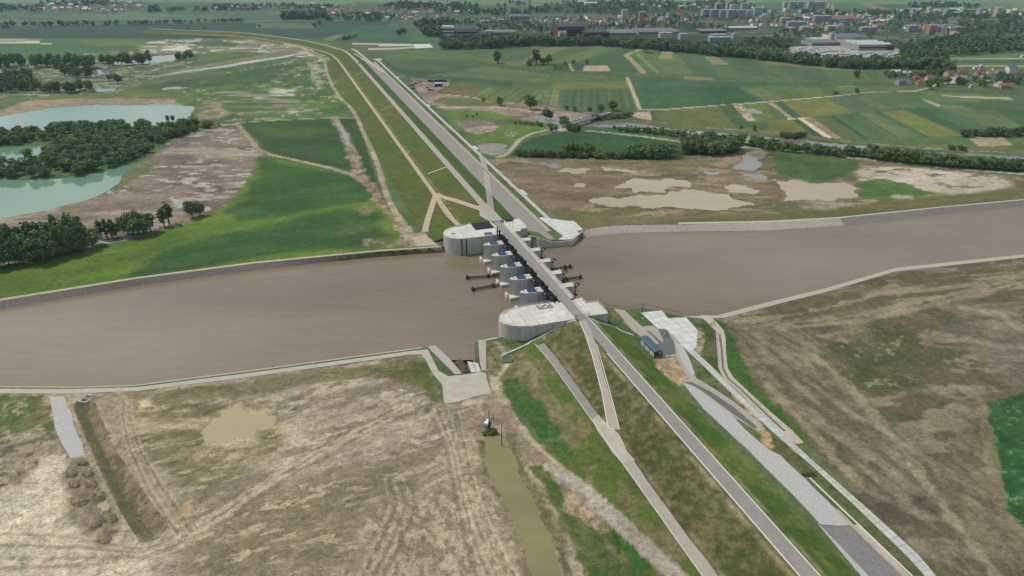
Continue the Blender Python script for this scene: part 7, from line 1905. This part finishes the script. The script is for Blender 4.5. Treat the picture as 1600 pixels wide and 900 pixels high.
# far houses: one small mesh each
FH = {}
for rk in ('red', 'brown', 'grey', 'pale'):
    for wk in ('white', 'pink', 'grey'):
        wl_, rf_ = gable(10, 8, 4.6, 3.0)
        q = MB(); q.add(wl_.v, wl_.f, 0); q.add(rf_.v, rf_.f, 1)
        o = q.build("house", [WC[wk], RC[rk]]); FH[(rk, wk)] = o.data; bpy.data.objects.remove(o)
hrng = random.Random(21)
ADJ = {'red': 'red', 'brown': 'brown', 'grey': 'grey', 'pale': 'pale'}
stuffV, stuffF, stuffM = [], [], []
def fartown(P, n, where, cap, weights):
    for i, (x, y) in enumerate(scatter2(P, n)):
        rk = hrng.choices(('red', 'brown', 'grey', 'pale'), weights)[0]; wk = hrng.choice(('white', 'pink', 'grey'))
        sc = hrng.uniform(.55, 1.15); rz = hrng.choice((.2, 1.75)) + hrng.uniform(-.25, .25)
        if i < cap:
            o = link("house", FH[(rk, wk)], None, (x, y, 3), rz, (sc * hrng.uniform(.9, 1.5), sc, sc))
            tag(o, "tiny %s-roofed %s house %s" % (rk, {'white': 'white', 'pink': 'pinkish', 'grey': 'grey'}[wk], where), "house", "houses " + where)
        else:
            me = FH[(rk, wk)]; c, s = math.cos(rz) * sc, math.sin(rz) * sc; b = len(stuffV)
            for v in me.vertices: stuffV.append((v.co.x * c - v.co.y * s + x, v.co.x * s + v.co.y * c + y, v.co.z * sc + 3))
            for p in me.polygons: stuffF.append(tuple(a + b for a in p.vertices)); stuffM.append({'pale': 0, 'red': 1, 'brown': 2, 'grey': 3}[rk] if p.material_index else 4)
def scatter2(P, n):
    out = []; xs = [p[0] for p in P]; ys = [p[1] for p in P]; g = 0
    while len(out) < n and g < n * 50:
        g += 1; a, b = hrng.uniform(min(xs), max(xs)), hrng.uniform(min(ys), max(ys))
        if inpoly(P, a, b): out.append(G(a, b))
    return out
fartown([(15, 12), (100, 8), (150, 3), (230, 4), (225, 13), (180, 22), (120, 20), (40, 16)], 85, "in the far village at upper left", 55, (2, 2, 3, 5))
fartown([(300, 14), (400, 10), (470, 9), (470, 15), (300, 17)], 34, "in the thin far village left of centre", 22, (1, 2, 3, 3))
fartown([(500, 12), (560, 10), (640, 8), (740, 12), (745, 22), (690, 28), (600, 34), (520, 34), (505, 24)], 190, "in the dense far village above the dam bend", 90, (4, 5, 3, 2))
fartown([(1000, 24), (1090, 22), (1095, 34), (1010, 38), (830, 40), (830, 32)], 70, "in the far town left of the tall blocks", 30, (5, 3, 3, 3))
fartown([(1200, 16), (1290, 20), (1400, 26), (1400, 36), (1300, 46), (1200, 46), (1150, 34)], 110, "in the far town right of the tall blocks", 50, (3, 3, 5, 4))
fartown([(1400, 16), (1590, 15), (1600, 24), (1400, 24)], 70, "in the far suburb at upper right", 30, (2, 2, 3, 6))
fartown([(1000, 8), (1200, 8), (1200, 14), (1000, 14)], 40, "on the far slope behind the tall blocks", 12, (2, 2, 3, 5))
me = bpy.data.meshes.new("distant_houses"); me.from_pydata(stuffV, [], stuffF)
for m_ in (RC['pale'], RC['red'], RC['brown'], RC['grey'], WC['white']): me.materials.append(m_)
me.polygons.foreach_set('material_index', stuffM)
tag(link("distant_houses", me), "further tiny houses filling the gaps of the far villages and town", "houses", None, 'stuff')
for i, px_ in enumerate((1415.5, 1423, 1430, 1436, 1444, 1447, 1458, 1463.5, 1472.5, 1476.5, 1485.5, 1489.5)):
    x, y = G(px_, 45.5); o = link("house", FH[('red' if i < 6 else 'grey', 'white')], None, (x, y, 3), 1.55, (.9, .85, 1.25))
    tag(o, "white-gabled house with %s roof in the far row right of the red town roofs" % ('red' if i < 6 else 'grey'), "house", "white-gabled row houses")
def block(px, py, wpx, hp, mk, label, depth=12, rz=.15, cat="apartment block", name="apartment_block", group=None, roof='pale'):
    x, y = G(px, py); w = hpx(px, py, wpx) * CP; h = hpx(px, py, hp)
    o = empty(name, (x, y, 3), rz, label, cat, group)
    q = MB(); q.box(-w / 2, w / 2, 0, depth, 0, h); q.build("wall", BM[mk] if mk in BM and not mk.startswith('_') else WC[mk], o)
    q = MB(); q.box(-w / 2 - .2, w / 2 + .2, -.2, depth + .2, h, h + .5); q.box(-w * .2, -w * .2 + 3, depth * .3, depth * .3 + 3, h + .5, h + 2.6); q.build("roof", RC[roof], o)
    return o
for r_ in [(1103, 27, 12, 10, 'pale', "tall pale slab block, leftmost of the front row of blocks"), (1116, 27.5, 12, 10, 'grey', "tall grey slab block, second of the front row"), (1130, 28, 11, 10, 'pale', "tall pale slab block, third of the front row"), (1143, 29, 13, 11, 'grey', "tall grey slab block in the middle of the front row"), (1158, 29, 13, 11, 'grey', "tall grey slab block right of the middle of the front row"),
           (1171, 28.5, 10, 10, 'pale', "pale slab block near the right of the front row"), (1184, 24, 12, 10, 'pale', "pale slab block at the right end of the front row"), (1194, 23, 7, 9, 'grey', "narrow grey block closing the front row"), (1124, 15, 11, 8, 'pale', "pale block, leftmost of the back row"), (1138, 16, 5, 10, 'pale', "white-sided tower block in the back row"),
           (1147, 17, 10, 8, 'cream', "cream block in the back row behind the tall slabs"), (1163, 15, 9, 8, 'pale', "pale block right of the cream one in the back row"), (1227, 13, 5, 8, 'cream', "narrow cream tower left of the far right slabs"), (1238, 14, 10, 9, 'grey', "grey slab in the far right group, left one"), (1250, 14, 9, 9, 'grey', "grey slab in the far right group, right one"),
           (1266, 13, 8, 9, 'pale', "pale end slab of the wide far group"), (1280, 13, 16, 8, 'grey', "wide grey slab of the far group"), (1297, 13, 4, 6, 'cream', "small cream tower right of the wide slab"), (1303, 14, 4, 6, 'cream', "second small cream tower right of the wide slab"), (1304, 20, 3, 7, 'pale', "slim pale tower in front of the small cream ones")]:
    block(*r_, group="slab blocks of the far town")
for i, (px_, w_, h_) in enumerate(((1427, 5, 10), (1452, 5, 12), (1478, 4, 9), (1504, 5, 10), (1531, 5, 10), (1560, 9, 11))):
    block(px_, 26, w_, h_, 'cream' if i % 2 else 'pale', ["first", "second", "third", "fourth", "fifth", "widest and last"][i] + " from left of the spaced tower blocks at upper right", group="spaced tower blocks")
for r_ in [(976, 35, 9, 16, 'cream', "tall cream industrial tower building behind the factory halls"), (1003, 37, 9, 15, 'orange', "tall orange-brown tower building behind the factory halls"), (793, 34, 4, 10, 'pale', "slim white tower left of the chimneys"), (1300, 66, 7, 11, 'cream', "cream silo block behind the yard halls")]:
    block(*r_, depth=10, cat="tower", name="tower_building")
for r_ in [(1041, 61, 20, 8, 'cream', "wide pale office block in the trees right of the factory"), (1068, 63, 12, 8, 'pale', "white stepped office block right of the wide pale one"), (1124, 59, 24, 4, 'pale', "long white office block beyond the trees"), (1125, 65.5, 34, 6, 'grey', "long grey office block in front of the long white one"),
           (1148, 61, 6, 6, 'pale', "small white block right of the long grey one"), (1228, 38, 16, 8, 'grey', "grey block left of the cream gabled one"), (1245, 45, 30, 9, 'grey', "broad grey apartment block in front of the town centre"), (1285, 36, 28, 9, 'grey', "wide slate-grey block left of the red roofs"), (1358, 50, 26, 6, 'grey', "long grey block below the red roofs"),
           (1239, 48, 9, 4, 'cream', "low pale block left below the broad grey one"), (1259, 48, 13, 5, 'cream', "low cream block right below the broad grey one"), (1299, 48, 14, 6, 'cream', "cream block with white end beside trees"), (1456, 54, 11, 12, 'orange', "dark brownish block below the white-gabled row"), (1466, 50, 9, 7, 'grey', "grey block right of the brownish one"),
           (1426, 50, 14, 8, 'grey', "grey block below the left of the white-gabled row"), (1498, 52, 13, 8, 'orange', "brownish block right of the white-gabled row"), (1493, 59, 10, 7, 'cream', "cream block with red roof neighbour"), (760, 36, 16, 3, 'cream', "low cream block at the left of the old works"), (773, 36, 6, 6, 'cream', "small cream block in the old works"), (783, 37, 10, 5, 'orange', "low orange block in the old works"),
           (764, 56, 12, 6, 'pale', "white frame building right of the striped factory"), (1033, 36, 7, 4, 'cream', "small pale block in the trees, far town"), (1073, 37, 5, 5, 'pale', "small white block in the trees, far town")]:
    block(*r_, depth=12, cat="building", name="office_block")
def hall(px, py, wpx, hp, dep, roof, wall, label, rz=.1, rise=2.0):
    x, y = G(px, py); w = hpx(px, py, wpx) * CP; h = hpx(px, py, hp)
    o = empty("industrial_hall", (x, y, 3), rz, label, "factory hall")
    q = MB(); q.box(-w / 2, w / 2, 0, dep, 0, h); q.build("wall", WC[wall], o)
    q = MB(); n = max(1, int(dep / 18))
    for k in range(n):
        y0, y1 = dep * k / n, dep * (k + 1) / n
        q.add([(-w / 2, y0, h), (w / 2, y0, h), (w / 2, y1, h), (-w / 2, y1, h), (-w / 2, (y0 + y1) / 2, h + rise), (w / 2, (y0 + y1) / 2, h + rise)], [(0, 1, 5, 4), (3, 4, 5, 2), (0, 4, 3), (1, 2, 5), (0, 3, 2, 1)])
    q.build("roof", RC[roof], o)
    q = MB()
    q.box(-w / 2 + 1, w / 2 - 1, -.15, .05, h * .4, h * .6)
    q.build("window_row", M['black'], o)
for r_ in [(892, 58, 42, 14, 60, 'dark', 'brick', "tall dark factory hall with long roof beyond the fields"), (932, 60, 40, 8, 60, 'dark', 'brick', "low dark red factory wing right of the tall hall"), (880, 60, 12, 8, 20, 'grey', 'pink', "pale end building at the left foot of the tall dark hall"), (970, 56, 50, 4, 60, 'grey', 'grey', "long low grey factory hall right of the dark red wing"),
           (1030, 54, 66, 4, 60, 'grey', 'grey', "very long low grey hall behind the pale offices"), (1115, 52, 42, 3, 40, 'grey', 'brick', "long low hall with brick wall left of the red and white roof"), (1160, 47, 50, 3, 30, 'pale', 'grey', "long thin pale hall behind the brick one"), (940, 31, 44, 4, 45, 'brown', 'white', "white-fronted hall with brown roof in the far trees"),
           (1366, 79, 54, 8, 55, 'pale', 'grey', "large grey-white hall at the right of the storage yard"), (1342, 79, 5, 9, 20, 'pale', 'white', "white end tower of the large grey-white hall"), (1391, 79, 11, 7, 20, 'dark', 'brick', "dark end bay of the large grey-white hall"), (1282, 66, 30, 4, 25, 'pale', 'grey', "low white-roofed hall left of the cream silo"),
           (1330, 62, 52, 4, 50, 'blue', 'white', "long slate-roofed hall right of the cream silo"), (1290, 72, 46, 5, 40, 'grey', 'grey', "grey hall in front of the cream silo"), (1328, 69, 20, 5, 30, 'grey', 'pink', "grey-roofed shed in the middle of the yard"), (727, 57, 38, 10, 70, 'dark', 'grey', "large blue-grey hall of the striped factory"),
           (752, 57, 30, 4, 40, 'dark', 'grey', "low dark wing right of the striped factory"), (785, 55, 44, 4, 40, 'grey', 'grey', "low long building at the right of the striped factory"), (661, 9, 12, 4, 30, 'pale', 'white', "pale far hall end on the upper edge"), (686, 9, 38, 3, 40, 'grey', 'grey', "long far grey hall beside the pale end"), (1321, 34, 50, 5, 45, 'red', 'white', "wide bright red roofed market hall in the town"),
           (604, 31, 9, 3, 20, 'pale', 'white', "white shed in the fields above the dam bend"), (488, 9, 9, 3, 20, 'pale', 'white', "white shed on the far slope left of centre"), (905, 5, 22, 2, 30, 'pale', 'white', "pale hall on the far wooded slope, left one"), (925, 7, 22, 2, 30, 'pale', 'white', "pale hall on the far wooded slope, right one"), (1376, 45, 12, 5, 20, 'red', 'pink', "red steep roofed hall right of the long grey block"),
           (812, 31, 30, 5, 40, 'blue', 'grey', "blue-grey hall beside the leftmost chimney"), (1179, 42, 6, 4, 12, 'red', 'white', "small red and white dome-like hall right of the town woods")]:
    hall(*r_)
# striped factory front with saw teeth
x, y = G(699, 57.5); w = hpx(699, 57.5, 17) * CP; h = hpx(699, 57.5, 13)
o = empty("industrial_hall", (x, y, 3), -.25, "white and blue striped factory front with saw-toothed roof edge", "factory hall")
q = MB(); q.box(-w / 2, w / 2, 0, 12, 0, h * .3); q.box(-w / 2, w / 2, 0, 12, h * .5, h * .62); q.box(-w / 2, w / 2, 0, 12, h * .85, h); q.build("wall", WC['white'], o)
q = MB(); q.box(-w / 2, w / 2, .3, 12, h * .3, h * .5); q.box(-w / 2, w / 2, .3, 12, h * .62, h * .85); q.build("window_band", RC['blue'], o)
q = MB()
for k in range(6):
    x0 = -w / 2 + w * k / 6; q.add([(x0, 0, h), (x0 + w / 6, 0, h), (x0 + .3, 0, h + 2.2), (x0, 12, h), (x0 + w / 6, 12, h), (x0 + .3, 12, h + 2.2)], [(0, 1, 2), (3, 5, 4), (0, 2, 5, 3), (1, 4, 5, 2), (0, 3, 4, 1)])
q.build("roof", WC['white'], o)
def chimney(px, py, hp, r, label):
    x, y = G(px, py); h = hpx(px, py, hp)
    o = empty("factory_chimney", (x, y, 3), 0, label, "chimney", "factory chimneys")
    q = MB(); q.bar((0, 0, 0), (0, 0, h), r, 12, r * .65); q.build("shaft", WC['grey'], o, smooth=True)
    q = MB(); q.bar((0, 0, h - 1.2), (0, 0, h), r * .8, 12, r * .8); q.build("rim", RC['dark'], o)
    q = MB(); q.box(-r * 1.6, r * 1.6, -r * 1.6, r * 1.6, 0, 4); q.build("base", WC['brick'], o)
chimney(862, 54, 24, 1.6, "tall chimney left of the dark factory hall"); chimney(942, 48, 19, 1.3, "white chimney behind the dark red factory wing"); chimney(817, 36, 22, 1.5, "far chimney beside the blue-grey hall"); chimney(1120, 44, 7, .9, "short chimney behind the white offices")
# storage yard: rows of low pale stacks
st_i = 0
for (x, y) in scatter2([(1250, 74), (1300, 76), (1335, 78), (1335, 88), (1290, 88), (1240, 82)], 46) + scatter2([(1345, 82), (1400, 82), (1400, 88), (1345, 88)], 26):
    o = link("goods_stack", FH[('pale', 'grey')], None, (x, y, 2.6), hrng.uniform(-.1, .2), (.8, .35, .42))
    tag(o, "low pale goods stack in the storage yard before the white-grey halls", "goods stack", "stacks of the storage yard")
sheet("yard_paving", pxs([(1232, 74), (1300, 70), (1406, 78), (1406, 90), (1300, 90), (1240, 86)]), M['concrete_road'], off=.15)
sheet("village_street", pxs([(1478, 124), (1500, 117.5), (1512, 119), (1506, 123), (1490, 131), (1474, 131)]), M['concrete_road'], off=.12)
sheet("concrete_strip", pxs([(592, 70.5), (644, 69.3), (646, 71.8), (592, 72.8)]), M['slab2'], off=.25)
sheet("concrete_apron", pxs([(645, 69.2), (672, 69), (677, 74.6), (649, 76)]), M['slab'], off=.3)
sheet("service_road", pxs([(575, 75.5), (620, 74.6), (646, 72.8), (650, 75), (620, 77.4), (575, 78.5)]), M['dirtroad'], off=.2)
sheet("service_road", pxs([(550, 67), (592, 68), (640, 68.5), (640, 69.2), (592, 70.4), (550, 69.5)]), M['dirtroad'], off=.15)
sheet("service_road", strip(pxs([(549, 76), (556, 79), (566, 87), (582, 101), (600, 113)]), 5), M['dirtroad'], off=.12)
sheet("service_road", strip(pxs([(553, 84), (562, 90), (575, 97), (596, 108)]), 4), M['gravel'], off=.2)

# ------------------------------------------------------------------ air
q = MB(); q.box(-7000, 7000, -1200, 16500, -4.2, 162)
hz_ = q.build("haze", M['dark']); hz_.data.materials.clear()
hm = bpy.data.materials.new("haze_air"); hm.use_nodes = True
hn, hl = hm.node_tree.nodes, hm.node_tree.links
for n_ in list(hn):
    if n_.type != 'OUTPUT_MATERIAL': hn.remove(n_)
pv = hn.new('ShaderNodeVolumePrincipled')
pv.inputs['Color'].default_value = (0.50, 0.78, 0.98, 1)
pv.inputs['Density'].default_value = 0.000055
pv.inputs['Anisotropy'].default_value = 0.2
hl.new(pv.outputs[0], [n_ for n_ in hn if n_.type == 'OUTPUT_MATERIAL'][0].inputs['Volume'])
hz_.data.materials.append(hm)
tag(hz_, "thin bluish haze over the whole plain", "haze", None, 'stuff')
